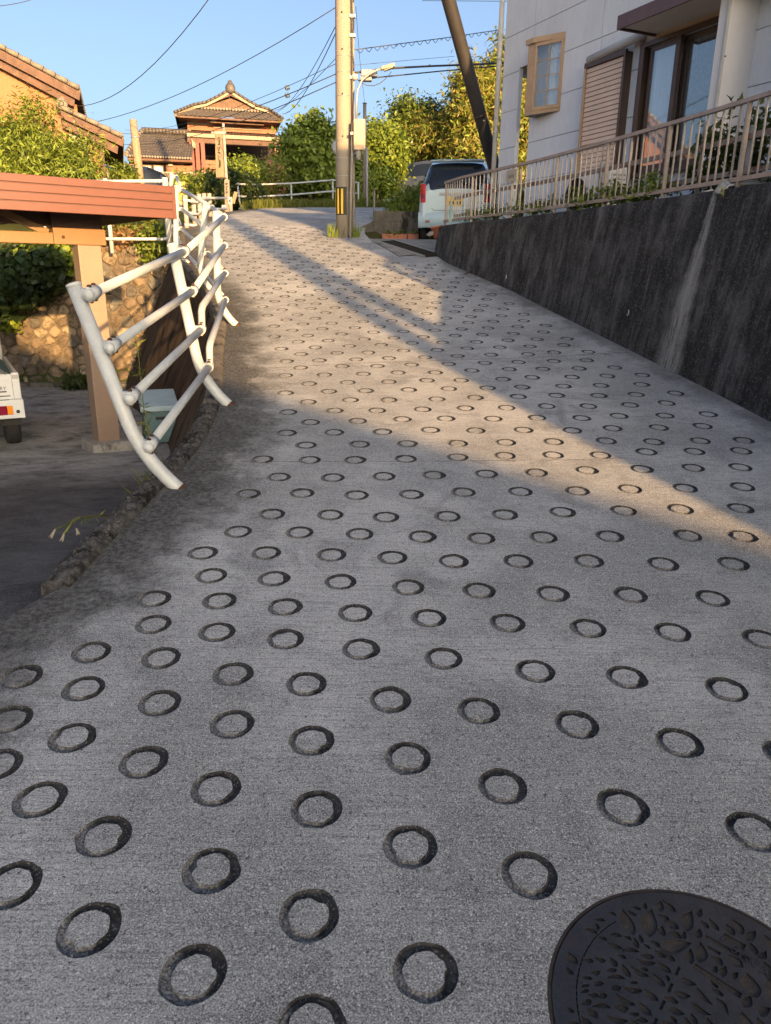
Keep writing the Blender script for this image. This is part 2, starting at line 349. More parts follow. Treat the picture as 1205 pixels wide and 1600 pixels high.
M['car_glass'] = simple('dark_car_glass', (.010, .013, .018), .05, .05, 1, 0, spec=.8)
M['black_rubber'] = simple('tyre_rubber', (.014, .014, .015), .85, .2, 20, .4, 120)
M['black_plastic'] = simple('black_plastic', (.02, .02, .021), .6, .15, 10, .15, 90)
M['red_lens'] = simple('red_lens', (.50, .010, .018), .15, .06, 20, 0, coat=.6)
M['red_dark_lens'] = simple('dark_red_lens', (.20, .006, .028), .15, .06, 20, 0, coat=.6)
M['amber_lens'] = simple('amber_lens', (.85, .26, .015), .15, .06, 20, 0, coat=.6)
M['plate_yellow'] = simple('yellow_plate', (.80, .55, .03), .4, .05, 20, 0)
M['ink'] = simple('black_ink', (.018, .018, .018), .6, .1, 20, 0)
M['tarp'] = simple('green_tarpaulin', (.022, .085, .065), .6, .3, 9, .5, 25)
M['steel'] = simple('galvanised_steel', (.38, .375, .36), .42, .12, 6, .08, 60, metal=.5)
M['hub'] = simple('silver_rim', (.45, .45, .45), .35, .1, 10, 0, metal=.7)
M['yellow'] = simple('yellow_band', (.80, .50, .03), .5, .06, 6, .05, 50)
M['black'] = simple('black_band', (.016, .016, .016), .6, .1, 6, .05, 50)
M['wire'] = simple('cable_black', (.055, .058, .065), .6, .1, 6, 0)
M['dark_pole'] = simple('dark_steel_pole', (.036, .033, .034), .6, .25, 4, .2, 50, dirt=((.03, .026, .024), .55, 6), stretch=(3, 3, .4))
M['wood_sign'] = simple('weathered_board', (.27, .19, .125), .8, .22, 6, .4, 70, stretch=(6, 6, .6))
M['wood_grey'] = simple('grey_board', (.24, .215, .19), .85, .25, 6, .4, 70, stretch=(6, 6, .6))
M['wood_brown'] = simple('brown_board', (.125, .062, .040), .75, .35, 6, .4, 60, stretch=(.6, 4, 4), dirt=((.22, .125, .09), .60, 5))
M['barge'] = simple('barge_board', (.115, .064, .046), .75, .3, 6, .4, 60, dirt=((.33, .20, .14), .58, 5))
M['orange_wall'] = simple('orange_sheet_wall', (.27, .108, .032), .6, .06, 1.2, .1, 40)
M['orange_wall2'] = simple('brick_orange_sheet', (.25, .090, .040), .6, .10, 1.5, .1, 40)
M['red_beam'] = simple('red_oxide_beam', (.22, .045, .035), .6, .2, 3, .15, 50)
M['maroon'] = simple('maroon_sheet', (.024, .009, .010), .7, .2, 3, .15, 50)
M['cream'] = simple('cream_plaster', (.42, .38, .29), .7, .08, 2, .1, 50)
M['cream_trim'] = simple('cream_trim', (.27, .21, .145), .6, .1, 4, .1, 50)
M['tile'] = simple('grey_roof_tile', (.085, .074, .068), .55, .3, 4, .25, 60, dirt=((.125, .10, .082), .60, 5))
M['tile_end'] = simple('pale_tile_end', (.19, .168, .14), .7, .2, 8, .2, 60)
M['lattice'] = simple('brown_lattice', (.15, .09, .055), .75, .2, 6, .2, 60)
M['teal_lid'] = simple('pale_blue_lid', (.33, .44, .50), .5, .10, 5, .1, 50, dirt=((.22, .27, .29), .62, 8))
M['teal_box'] = simple('teal_box', (.085, .16, .175), .55, .2, 5, .1, 50)
M['brick_plant'] = simple('terracotta', (.36, .135, .082), .75, .15, 8, .3, 70)
M['soil'] = simple('soil', (.05, .038, .027), .95, .4, 8, .8, 40)
M['grass_ground'] = simple('grassy_ground', (.055, .068, .022), .95, .45, 1.1, .8, 25, dirt=((.10, .075, .035), .55, 2), world=True, spec=.1)
M['yard'] = simple('yard_earth', (.075, .062, .045), .95, .4, 2, .8, 30, world=True, spec=.1)
M['iron'] = simple('cast_iron', (.058, .056, .060), .36, .25, 14, .25, 140, metal=.55, dirt=((.075, .056, .045), .60, 9))
M['iron_low'] = simple('cast_iron_recess', (.060, .050, .043), .85, .35, 40, .7, 260, metal=.2, dirt=((.10, .085, .07), .60, 60))
M['iron_rust'] = simple('rusty_iron_frame', (.034, .024, .019), .85, .4, 30, .7, 160)
M['bark'] = simple('bark', (.11, .082, .056), .9, .35, 9, .8, 40, stretch=(1, 1, .3))
M['grate'] = simple('dark_grate', (.022, .022, .023), .6, .2, 10, .2, 60, metal=.4)
M['leaf_gold'] = leafmat('golden_loquat_leaf', (.185, .165, .036), (.31, .265, .058), (.10, .125, .028))
M['leaf_green'] = leafmat('mid_green_leaf', (.105, .15, .022), (.20, .255, .04), (.042, .072, .014))
M['leaf_bright'] = leafmat('yellow_green_leaf', (.155, .225, .03), (.26, .33, .05), (.07, .12, .02))
M['leaf_dark'] = leafmat('dark_green_leaf', (.025, .045, .014), (.05, .075, .02), (.014, .028, .010))
M['leaf_willow'] = leafmat('olive_long_leaf', (.15, .215, .035), (.28, .36, .06), (.055, .095, .02))
M['leaf_pink'] = leafmat('pink_petal', (.62, .16, .16), (.72, .28, .25), (.5, .10, .12))
M['leaf_dry'] = leafmat('dry_leaf', (.22, .12, .05), (.32, .18, .08), (.13, .09, .035))
M['leaf_ivy'] = leafmat('ivy_leaf', (.020, .040, .016), (.038, .068, .024), (.012, .026, .011))
M['leaf_lime'] = leafmat('lime_leaf', (.19, .27, .03), (.28, .34, .05), (.11, .17, .02))
M['leaf_grass'] = leafmat('grass_blade', (.10, .13, .025), (.20, .21, .045), (.06, .09, .02))
M['petal'] = leafmat('faded_lily_petal', (.36, .34, .25), (.42, .39, .3), (.3, .27, .18))
M['yellow_stem'] = leafmat('yellow_vine', (.62, .56, .05), (.70, .62, .08), (.45, .45, .05))
def stone_mat(i, c1, c2):
    m, nt, b = newmat('wall_stone_%d' % i); v = coords(nt); oi = nd(nt, 'ObjectInfo').outputs['Random']
    v2 = nd(nt, 'VectorMath', {0: v, 1: nd(nt, 'CombineXYZ', {0: mth(nt, 'MULTIPLY', oi, 60)}).outputs[0]}, operation='ADD').outputs[0]
    n = noi(nt, v2, 7, 6, .7); c = mixc(nt, mrange(nt, oi, .1, .6), c1, c2); c = mixc(nt, mrange(nt, oi, .72, .78), c, (.13, .125, .115)); c = mixc(nt, mrange(nt, oi, .90, .93), c, (.36, .30, .21)); c = mixc(nt, mrange(nt, n, .42, .68), c, mul(c2, .5)); c = mixc(nt, mrange(nt, n, .40, .26), c, mul(c1, 1.35))
    setin(nt, b.inputs['Base Color'], c); b.inputs['Roughness'].default_value = .9; b.inputs['Specular IOR Level'].default_value = .2
    bumpn(nt, b, noi(nt, v2, 30, 6, .7), .9, .02); return m
M['stone'] = stone_mat(1, (.29, .225, .15), (.17, .135, .10))
M['mortar'] = simple('wall_mortar', (.13, .105, .075), .95, .35, 5, .8, 40)

# ================================================================== ROAD with ring grooves
MEASURED = """303,1525 665,1520 140,1456 483,1431 827,1370 18,1385 330,1363 641,1325 972,1262 1178,1300 163,1310 495,1266 785,1229 1062,1161
62,1250 338,1235 637,1186 901,1134 1135,1078 225,1193 487,1158 748,1111 979,1059 1190,1000 113,1155 363,1133 610,1094 836,1050 1051,988
250,1100 479,1070 693,1030 919,983 1113,936 15,1125 131,1078 365,1053 564,1015 793,974 985,930 1146,881 34,1058 252,1030 446,1000 670,967 864,928 1036,882 1160,838
143,1020 339,988 555,959 749,924 920,877 1074,837 1157,795 240,977 446,949 638,918 810,877 953,838 1063,796 486,1606 -4,1197
241,936 343,940 532,910 709,877 849,840 974,798 1071,763 1160,761 330,900 428,905 613,872 752,841 879,801 984,764 1083,731 1157,730
518,868 416,865 660,839 789,804 902,767 1003,733 317,864 562,835 468,833 699,807 813,769 917,735 1010,706 1085,706 1158,705
372,831 603,808 516,805 425,804 724,769 838,739 938,711 388,772 472,771 557,774 643,773 436,746 520,747 600,745 678,743 760,741
410,718 484,719 555,719 634,717 715,715 789,712 864,711"""
MAN_C, MAN_R = (.705, 1.165), .338; text_late = []
rings = []
for tok in MEASURED.split():
    a, b = tok.split(','); p = hit(float(a), float(b)); rings.append((p.x, p.y))
def clear(x, y, d): return all((x - q[0]) ** 2 + (y - q[1]) ** 2 > d * d for q in rings)
# the courses go on up the hill, turning with the road
cx, cy, k = 0.0, 4.80, 0
while cy < 17.2:
    k += 1
    hd = rad(np.interp(cy, [4.8, 7, 10, 13], [-4, -9, -17, -21]))
    cx += math.sin(hd) * .268; cy += math.cos(hd) * .268
    rd = (math.cos(hd), -math.sin(hd))
    for j in range(-14, 15):
        o = (j + .5 * (k % 2)) * .352 + random.gauss(0, .012)
        x = cx + rd[0] * o + random.gauss(0, .010); y = cy + rd[1] * o + random.gauss(0, .012)
        mr = rx(y) if y < 13.0 else float(np.interp(y, [13.0, 13.6, 15, 17.5], [.9, .1, -.55, -1.25]))
        if x < lx(y) + .50 or x > mr - .30 or y > 17.1: continue
        if clear(x, y, .215): rings.append((x, y))
# and on beyond the picture's lower edge, down the hill behind the camera
for i in range(-30, 30):
    for j in range(-30, 30):
        x = -.18 - .255 * i + .245 * j; y = 1.41 + .14 * i + .148 * j
        if y > 4.2 or y < -1.5 or x < lx(y) + .4 or x > rx(y) - .35: continue
        px, py = project((x, y, g(y)))
        if -25 < px < 1230 and py < 1632 and y > .3: continue
        if clear(x, y, .25) and (x - MAN_C[0]) ** 2 + (y - MAN_C[1]) ** 2 > (MAN_R + .13) ** 2: rings.append((x, y))
def seen_size(q):
    px, py = project((q[0], q[1], g(q[1])))
    inside = -30 < px < 1235 and -30 < py < 1640
    return -(1000 if inside else 0) - 1.0 / max(.3, math.hypot(*q))
rings.sort(key=seen_size)
RO, RI = .0745, .0500
def make_variant(n, seed):
    r = random.Random(seed); ph = [r.uniform(0, 6.28) for _ in range(6)]; chip = r.uniform(0, 6.28); chip_in = r.uniform(0, 6.28)
    cin = r.choice([0, 0, .010, .016]); cout = r.choice([0, 0, 0, .004]); ox, oy = r.gauss(0, .002), r.gauss(0, .002)
    ro, ri = [], []
    for k in range(n):
        t = 2 * math.pi * k / n
        w = .0008 * (math.sin(2 * t + ph[0]) + math.sin(5 * t + ph[1]) * .7 + math.sin(9 * t + ph[2]) * .5) + r.gauss(0, .0007)
        da = abs((t - chip + math.pi) % (2 * math.pi) - math.pi); db = abs((t - chip_in + math.pi) % (2 * math.pi) - math.pi)
        R1 = RO + w + cout * max(0, 1 - da / .6)
        R2 = RI + .0012 * (math.sin(3 * t + ph[3]) + math.sin(7 * t + ph[4])) + r.gauss(0, .0007) - cin * max(0, 1 - db / .4)
        ro.append((R1 * math.cos(t), R1 * math.sin(t))); ri.append((ox + R2 * math.cos(t), oy + R2 * math.sin(t)))
    return ro, ri
def groove_mesh(ro, ri, seed, depth=.0125):
    r = random.Random(seed); n = len(ro); v = []; f = []
    loops = []
    loops.append([(x, y, 0) for x, y in ro])
    loops.append([(x * .955, y * .955, -depth * .62 + r.gauss(0, .0008)) for x, y in ro])
    loops.append([(x * .88, y * .88, -depth * (.72 + .28 * math.sin(math.atan2(y, x) + seed)) + r.gauss(0, .0011)) for x, y in ro])
    loops.append([(x * 1.07, y * 1.07, -depth * .85 + r.gauss(0, .001)) for x, y in ri])
    loops.append([(x, y, 0) for x, y in ri])
    for l in loops: v += l
    for i in range(4): f += [(i * n + k, i * n + (k + 1) % n, (i + 1) * n + (k + 1) % n, (i + 1) * n + k) for k in range(n)]
    return v, f
NEAR_VAR = [make_variant(30, 100 + i) for i in range(10)]; FAR_VAR = [make_variant(14, 300 + i) for i in range(4)]
def ring_T(x, y, rot):
    s = math.atan(slope(y) if y > 0 else .06)
    return Matrix.Translation((x, y, g(y))) @ Matrix.Rotation(s, 4, 'X') @ Matrix.Rotation(rot, 4, 'Z')
pts2, zz, edges, ring_id, kind_id = [], [], [], [], []
def add_loop(P, rid, kd):
    o = len(pts2)
    for p in P: pts2.append((p[0], p[1])); zz.append(p[2]); ring_id.append(rid); kind_id.append(kd)
    n = len(P); edges.extend((o + k, o + (k + 1) % n) for k in range(n))
placed = []
for i, (x, y) in enumerate(rings):
    near = i < 300; var = random.randrange(len(NEAR_VAR) if near else len(FAR_VAR)); rot = random.uniform(0, 6.28)
    T = ring_T(x, y, rot); ro, ri = (NEAR_VAR if near else FAR_VAR)[var]
    add_loop([T @ Vector((a, b, 0)) for a, b in ro], i, 1); add_loop([T @ Vector((a, b, 0)) for a, b in ri], i, 2)
    placed.append((near, var, T))
mT = ring_T(MAN_C[0], MAN_C[1], 0)
add_loop([mT @ Vector((MAN_R * math.cos(t), MAN_R * math.sin(t), 0)) for t in np.linspace(0, 2 * math.pi, 72, endpoint=False)], 99999, 1)
# outline: up the left edge, round the bend at the top, back down the right edge
def densify(P, d=.5):
    out = []
    for a, b in zip(P, P[1:]):
        n = max(1, int(math.hypot(b[0] - a[0], b[1] - a[1]) / d)); out += [(a[0] + (b[0] - a[0]) * t / n, a[1] + (b[1] - a[1]) * t / n) for t in range(n)]
    return out + [P[-1]]
OUTL = LEFT + [(-3.6, 23.6), (-2.4, 24.9), (-.6, 25.6), (2.5, 26.3), (8, 27.2), (16, 28), (16, 24.6), (7, 23.6), (2.6, 22.4), (.7, 20.6), (-.25, 18.6), (-.52, 17.3), (-.5, 16.2), (-.33, 15.2), (-.12, 14.6), (.18, 13.62)] + RIGHT[::-1]
outline = densify(OUTL + [OUTL[0]])[:-1]
add_loop([(x, y, g(y)) for x, y in outline], -1, 0)
oa = np.array(outline)
def in_poly(x, y, P):
    c = False; n = len(P); j = n - 1
    for i in range(n):
        if (P[i][1] > y) != (P[j][1] > y) and x < (P[j][0] - P[i][0]) * (y - P[i][1]) / (P[j][1] - P[i][1]) + P[i][0]: c = not c
        j = i
    return c
rp = np.array(rings)
for yy in np.arange(-29.5, 28, .42):
    for xx in np.arange(-5, 16, .42):
        x, y = xx + random.uniform(-.1, .1), yy + random.uniform(-.1, .1)
        if (y < -6 and random.random() < .8) or not in_poly(x, y, outline): continue
        if np.min(np.hypot(oa[:, 0] - x, oa[:, 1] - y)) < .12 or np.min(np.hypot(rp[:, 0] - x, rp[:, 1] - y)) < .1: continue
        if math.hypot(x - MAN_C[0], y - MAN_C[1]) < MAN_R + .04: continue
        pts2.append((x, y)); zz.append(g(y)); ring_id.append(-2); kind_id.append(0)
vo, eo, fo, ov, oe, of = delaunay_2d_cdt([Vector(p) for p in pts2], edges, [], 0, 1e-6)
zmap = []; rmap = []; kmap = []
for i, src in enumerate(ov):
    if src: zmap.append(zz[src[0]]); rmap.append(ring_id[src[0]]); kmap.append(kind_id[src[0]])
    else: zmap.append(g(vo[i].y)); rmap.append(-3); kmap.append(0)
faces = []
for f in fo:
    r = {rmap[i] for i in f}
    if len(r) == 1:
        q = r.pop()
        if q >= 0 and any(kmap[i] == 1 for i in f): continue
    c = sum((vo[i] for i in f), Vector((0, 0))) / 3
    if q_out := not in_poly(c.x, c.y, outline): continue
    faces.append(tuple(f))
def edge_d(x, y):
    l = x - lx(y); r = (rx(y) - x) if y < 13.4 else 3.0
    return (l, r, 0)
mb = MB(); mb.add([(v.x, v.y, zmap[i]) for i, v in enumerate(vo)], faces)
road = struct(mb.build('road', M['road'], loc=(0, 0, 0), uvw=[edge_d(v.x, v.y) for v in vo]), 'sloping grey concrete road pressed with rows of ring grooves')
gm = []
for i, (ro, ri) in enumerate(NEAR_VAR):
    v, f = groove_mesh(ro, ri, 500 + i); me = bpy.data.meshes.new('ring_groove'); me.from_pydata(v, [], f); me.materials.append(M['groove']); gm.append(me)
far = MB()
for near, var, T in placed:
    if near:
        o = bpy.data.objects.new('ring_groove', gm[var]); COL.objects.link(o); o.parent = road; o.matrix_local = T; ORIG[o] = Vector((0, 0, 0))
    else:
        v, f = groove_mesh(*FAR_VAR[var], 900 + var); far.add([T @ Vector(p) for p in v], f)
stuff(far.build('ring_grooves_beyond', M['groove'], road))
# slab joints: thin dark sealant lines let into the road
for P in (((-1.3, 7.05), (-.29, 7.32), (1.26, 7.57), (2.5, 7.86)), ((-.95, 4.69), (.41, 4.745), (1.2, 4.80), (1.6, 4.84))):
    P = densify(list(P), .05); m = MB(); L = []
    for i, (x, y) in enumerate(P):
        if not clear(x, y, .078): continue
        jx = random.gauss(0, .003); w = (.004 if P[0][1] > 6 else .002) * random.uniform(.4, 1.2)
        m.box(x - .028, x + .028, y - w + jx, y + w + jx, g(y) - .004, g(y) + .0012)
    m.build('slab_joint', M['ink'], road)

rc_ = random.Random(12)
for (x, y, a, n_) in ((-1.0, 5.3, .2, 34), (-1.25, 6.4, 1.2, 26), (2.3, 5.6, 2.6, 30), (.55, 4.77, .05, 16)):
    m = MB()
    for k in range(n_):
        a += rc_.gauss(0, .28); nx_, ny_ = x + math.cos(a) * .022, y + math.sin(a) * .022
        if clear(x, y, .082) and clear(nx_, ny_, .082): m.bar((x, y, g(y) + .0002), (nx_, ny_, g(ny_) + .0002), .0016 + .001 * rc_.random(), .0014)
        x, y = nx_, ny_
    if m.v: stuff(m.build('crack', M['ink'], road))
grit = MB(); rq2 = random.Random(31)
while len(grit.f) < 8 * 700:
    y = rq2.uniform(.8, 8.0); x = rq2.uniform(lx(y) + .02, rx(y) - .03)
    if rq2.random() > .25 and not (x < lx(y) + .45 or x > rx(y) - .3): continue
    if abs(math.hypot(x - MAN_C[0], y - MAN_C[1])) < MAN_R + .01: continue
    s_ = rq2.uniform(.0012, .0042); q = Vector((x, y, g(y) + s_ * .4)); vs = [q + Vector((rq2.gauss(0, 1), rq2.gauss(0, 1), rq2.gauss(0, .6))).normalized() * s_ for _ in range(6)]
    grit.add(vs, [(0, 1, 2), (0, 2, 3), (0, 3, 4), (0, 4, 1), (5, 2, 1), (5, 3, 2), (5, 4, 3), (5, 1, 4)])
stuff(grit.build('grit', simple('road_grit', (.22, .21, .19), .9, .6, 60, 0), road))
# ------------------------------------------------------------------ manhole cover
mh = thing('manhole_cover', 'round dark cast iron manhole cover with leaf and flower relief', 'manhole cover', mT.translation)
def mt(P, z): return [mT @ Vector((x, y, z)) for x, y in P]
def on_cover(name, mat, P, z0, z1, parent=mh):
    m = MB(); n = len(P); a = mt(P, z0); b = mt(P, z1)
    m.add(a + b, [tuple(range(n, 2 * n))] + [(i, (i + 1) % n, n + (i + 1) % n, n + i) for i in range(n)]); return m.build(name, mat, parent)
m = MB(); n = 72; ang = [2 * math.pi * k / n for k in range(n)]
prof = [(MAN_R + .003, -.0005), (MAN_R - .007, .0004), (MAN_R - .0075, -.012), (MAN_R - .0095, -.012), (MAN_R - .010, -.05)]
vs = []
for r, z in prof: vs += [mT @ Vector(((r + random.gauss(0, .0012)) * math.cos(t), (r + random.gauss(0, .0012)) * math.sin(t), z)) for t in ang]
m.add(vs, [(i * n + k, i * n + (k + 1) % n, (i + 1) * n + (k + 1) % n, (i + 1) * n + k) for i in range(len(prof) - 1) for k in range(n)]); m.build('frame_ring', M['iron_rust'], mh)
plate = on_cover('cover_plate', M['iron_low'], [((MAN_R - .0098) * math.cos(t), (MAN_R - .0098) * math.sin(t)) for t in ang], -.05, -.005)
# raised surface = plate minus recessed shapes: triangulated with the recess outlines as holes
def leafpoly(x, y, a, L, w, bend=0, n=7):
    out = []
    for s in (1, -1):
        rng = range(0, n + 1) if s == 1 else range(n - 1, 0, -1)
        for k in rng:
            t = k / n; q = w * math.sin(math.pi * t ** .8) * s; l = L * t
            bx = l; by = q + bend * math.sin(math.pi * t)
            out.append((x + bx * math.cos(a) - by * math.sin(a), y + bx * math.sin(a) + by * math.cos(a)))
    return out
def rectpoly(x, y, a, L, w):
    c, s = math.cos(a), math.sin(a); return [(x + p * c - q * s, y + p * s + q * c) for p, q in ((0, -w / 2), (L, -w / 2), (L, w / 2), (0, w / 2))]
rec = []
def put(P):
    # a recess is kept only if it clears the ones already cut
    if max(math.hypot(*p) for p in P) > MAN_R - .030: return
    cxx = sum(p[0] for p in P) / len(P); cyy = sum(p[1] for p in P) / len(P)
    for Q in rec:
        if any(in_poly(p[0], p[1], Q) for p in P) or any(in_poly(p[0], p[1], P) for p in Q): return
        if min(math.hypot(p[0] - q[0], p[1] - q[1]) for p in P for q in Q) < .0018: return
    rec.append(P)
sa = rad(52); sx, sy = -.215, -.13                      # the stem runs up and to the right
for k in range(7):
    t = k * .050
    put(rectpoly(sx + math.cos(sa) * t, sy + math.sin(sa) * t, sa, .026, .0065))
for k in range(8):
    t = k * .042 + .004
    for sd_ in (1, -1):
        bx, by = sx + math.cos(sa) * t, sy + math.sin(sa) * t
        put(leafpoly(bx + math.cos(sa + sd_ * 1.4) * .010, by + math.sin(sa + sd_ * 1.4) * .010, sa + sd_ * (1.15 + .2 * (k % 2)), 0.036, .0095, .003 * sd_))
        put(leafpoly(bx + math.cos(sa + sd_ * 1.5) * .046, by + math.sin(sa + sd_ * 1.5) * .046, sa + sd_ * (2.0 if k % 2 else 1.6), 0.046, .0075, .006 * sd_))
        put(leafpoly(bx + math.cos(sa + sd_ * 1.5) * .086, by + math.sin(sa + sd_ * 1.5) * .086, sa + sd_ * 2.2, 0.042, .0065, -.005 * sd_))
for (x, y, a, L, w) in ((-.095, .205, 95, .075, .016), (-.060, .200, 68, .085, .020), (-.015, .215, 88, .062, .016), (.035, .215, 60, .07, .015), (-.045, .165, 15, .085, .018), (-.035, .130, -12, .085, .016), (.02, .04, 100, .085, .022), (.065, .03, 75, .085, .024), (.13, .055, 85, .06, .022), (.185, .03, 95, .075, .022), (.12, -.04, 35, .12, .034), (.02, -.06, 20, .08, .02), (-.05, -.09, -30, .09, .02), (.06, -.15, 10, .1, .028), (-.09, -.19, -20, .08, .02), (.17, -.09, -40, .09, .026), (-.01, -.24, 5, .08, .02), (.11, -.22, 30, .08, .02)):
    put(leafpoly(x, y, rad(a), L, w, .004))
put(rectpoly(.02, .130, rad(-42), .105, .016)); put(rectpoly(.055, .125, rad(-42), .10, .010))
for (x, y, a, L, w) in ((.075, .205, -38, .10, .012), (.07, .178, -38, .03, .010), (.12, .208, -40, .05, .02)): put(rectpoly(x, y, rad(a), L, w))
for k in range(26):                                          # groove that follows the rim on the left
    a0 = rad(112 + k * 3.0); a1 = rad(114.6 + k * 3.0); r0, r1 = .2725, .2755
    put([(r0 * math.cos(a0), r0 * math.sin(a0)), (r0 * math.cos(a1), r0 * math.sin(a1)), (r1 * math.cos(a1), r1 * math.sin(a1)), (r1 * math.cos(a0), r1 * math.sin(a0))][::-1])
rq = random.Random(21)
for _ in range(2600):
    x, y = rq.uniform(-.3, .3), rq.uniform(-.3, .3); r_ = math.hypot(x, y)
    if r_ > .29 or (x < -.05 and y > .05 and abs(x - y * -1.1) < .02): continue
    a = math.atan2(y + .1, x - .05) + rq.choice((.5, -.5, .9)) ; L_ = rq.uniform(.022, .062) if x > -.02 else rq.uniform(.018, .036)
    put(leafpoly(x, y, a, L_, L_ * rq.uniform(.20, .32), L_ * rq.uniform(-.12, .12), 6))
def holed_plate(outer, holes, z, zl):
    P, E_, I_ = [], [], []
    for li, Q in enumerate([outer] + holes):
        o = len(P); P += [Vector(q) for q in Q]; I_ += [li] * len(Q); E_ += [(o + k, o + (k + 1) % len(Q)) for k in range(len(Q))]
    v2, e2, f2, o2, _, _ = delaunay_2d_cdt(P, E_, [], 0, 1e-7)
    m = MB(); fs = []
    for f in f2:
        c = sum((v2[i] for i in f), Vector((0, 0))) / 3
        ids = {I_[o2[i][0]] for i in f if o2[i]}
        if len(ids) == 1 and 0 not in ids and in_poly(c.x, c.y, holes[list(ids)[0] - 1]): continue
        fs.append(tuple(f))
    m.add([mT @ Vector((v.x, v.y, z)) for v in v2], fs)
    for Q in holes:
        n = len(Q); m.add(mt(Q, z) + mt(Q, zl), [(i, (i + 1) % n, n + (i + 1) % n, n + i) for i in range(n)])
    return m
RC = MAN_R - .0105
holed_plate([(RC * math.cos(t), RC * math.sin(t)) for t in ang], rec, .001, -.007).build('cover_relief', M['iron'], mh)

for ch, (px, py) in zip('FSGVA', ((1128, 1478), (1145, 1492), (1160, 1503), (1175, 1515), (1192, 1528))):
    q = hit(px, py); text_late.append((ch, Vector((q.x, q.y, g(q.y) + .0012)), Vector((.75, -.66, 0))))
# ------------------------------------------------------------------ terrain and parking lot
def terrain_h(x, y):
    h = g(y) - .10
    if y < 15.9 and x < lx(y) - .05 and y > 2.0: h = min(h, lot(y) - .25)
    if x < lx(max(y, -30)) and y <= 2.0: h = min(h, lot(y) - .2)
    if 13.0 < y < 17.3 and x > -.1: h -= .25
    if y > 17.4 and x > -.2: h += .45 * min(1, (x + .2) / .8) * min(1, max(0, (y - 17.4) / 1.0)) * (1 if y < 21 else max(0, 1 - (y - 21) / 1.2))
    if y > 27: h += min(1.1, (y - 27) * .06) * (1 if x > 2 else .6)
    d = math.hypot(x, y)
    if d > 45: h += 1.2 * mnoise.noise(Vector((x * .012, y * .012, 0)))
    return h
def axis_steps(lo, hi, fine_lo, fine_hi, fine):
    out = list(np.arange(fine_lo, fine_hi, fine)); x = fine_hi; s = fine
    while x < hi: out.append(x); s *= 1.35; x += s
    out.append(hi); x = fine_lo; s = fine
    while x > lo: s *= 1.35; x -= s; out.insert(0, max(x, lo))
    return out
X = axis_steps(-1500, 1500, -14, 16, .5); Y = axis_steps(-1500, 1800, -8, 40, .5)
m = MB(); m.grid([[(x, y, terrain_h(x, y)) for x in X] for y in Y]); struct(m.build('ground', M['grass_ground'], loc=(0, 0, 0)), 'grassy hillside ground')
m = MB(); rows = []
for y in list(np.arange(-9, 3, .6)) + list(np.arange(3, 15.75, .3)):
    e = lx(y) + (.03 if y < 3 else (-.06 if y < 4.3 else 0.0))
    if y > 4.3: e = lx(y) - .06 - .45 * (g(y) - lot(y)) + .25
    row = []
    for t in (0, .06, .15, .3, .5, .75, 1.0):
        x = e + (-12 - e) * t; z = lot(y)
        if y < 3.0: z = z + (g(y) - .004 - z) * max(0, 1 - (e - x) / 1.6)
        row.append((x, y, z + .01 * mnoise.noise(Vector((x, y, 3)))))
    rows.append(row)
m.grid(rows, flip=True); struct(m.build('parking_lot', M['lot'], loc=(0, 0, 0)), 'dark stained concrete parking area below the road')

# ------------------------------------------------------------------ kerb and retaining wall under the road's left edge
def rough_strip(path, w, h, seed, amp, zoff=lambda y: g(y), nb=9, base=-.3):
    """a lumpy kerb that follows path (list of x,y), w wide to the left of it"""
    m = MB(); P = []
    for i, (x, y) in enumerate(path):
        q = path[min(i + 1, len(path) - 1)]; p = path[max(i - 1, 0)]; d = Vector((q[0] - p[0], q[1] - p[1])).normalized(); nl = Vector((-d.y, d.x)); row = []
        end = min(1, min(i, len(path) - 1 - i) / 3.0)
        for k in range(nb):
            t = k / (nb - 1); ax = w * (t * 1.0); hh = h * (math.sin(math.pi * min(1, max(0, t * .92 + .08))) ** .55) if 0 < t < 1 else (0.0 if t == 0 else base)
            px = x + nl.x * ax; py = y + nl.y * ax; z = zoff(y) - .006 + hh * (.35 + .65 * end)
            nn = .6 * mnoise.noise(Vector((px * 13, py * 13, seed))) + .6 * mnoise.noise(Vector((px * 38, py * 38, seed))) + .5 * mnoise.noise(Vector((px * 85, py * 85, seed)))
            if 0 < t < 1: z += amp * nn; px += amp * .6 * mnoise.noise(Vector((px * 30, py * 30, seed + 5)))
            row.append((px, py, z))
        P.append(row)
    m.grid(P, smooth=False, flip=False)
    for e_ in (P[0], P[-1][::-1]): m.add(e_ + [(e_[0][0], e_[0][1], e_[0][2] - .3)], [tuple(range(len(e_) + 1))])
    return m
kp = densify([(lx(y) + .05 * max(0, (4.2 - y) / 1.2), y) for y in np.arange(3.04, 6.0, .1)], .018)
k1 = rough_strip(kp, .15, .048, 1, .018, base=-.32, nb=15).build('kerb', M['kerb'], loc=(-1.4, 4.5, -1.3)); struct(k1, 'rough dark kerb of broken concrete along the lot')
pebbles = MB()
for i in range(420):
    x, y = kp[random.randrange(6, len(kp))]; t = random.uniform(.15, .7); s = random.uniform(.004, .012); q = Vector((x - .15 * t, y, g(y) + .030 + .014 * random.random()))
    vs = [q + Vector((random.gauss(0, 1), random.gauss(0, 1), random.gauss(0, .7))).normalized() * s for _ in range(6)]
    pebbles.add(vs, [(0, 1, 2), (0, 2, 3), (0, 3, 4), (0, 4, 1), (5, 2, 1), (5, 3, 2), (5, 4, 3), (5, 1, 4)])
stuff(pebbles.build('pebbles', simple('kerb_pebble', (.085, .08, .075), .85, .6, 40, .4, 80), k1))
kp2 = densify([(lx(y), y) for y in np.arange(6.0, 21.0, .2)], .08)
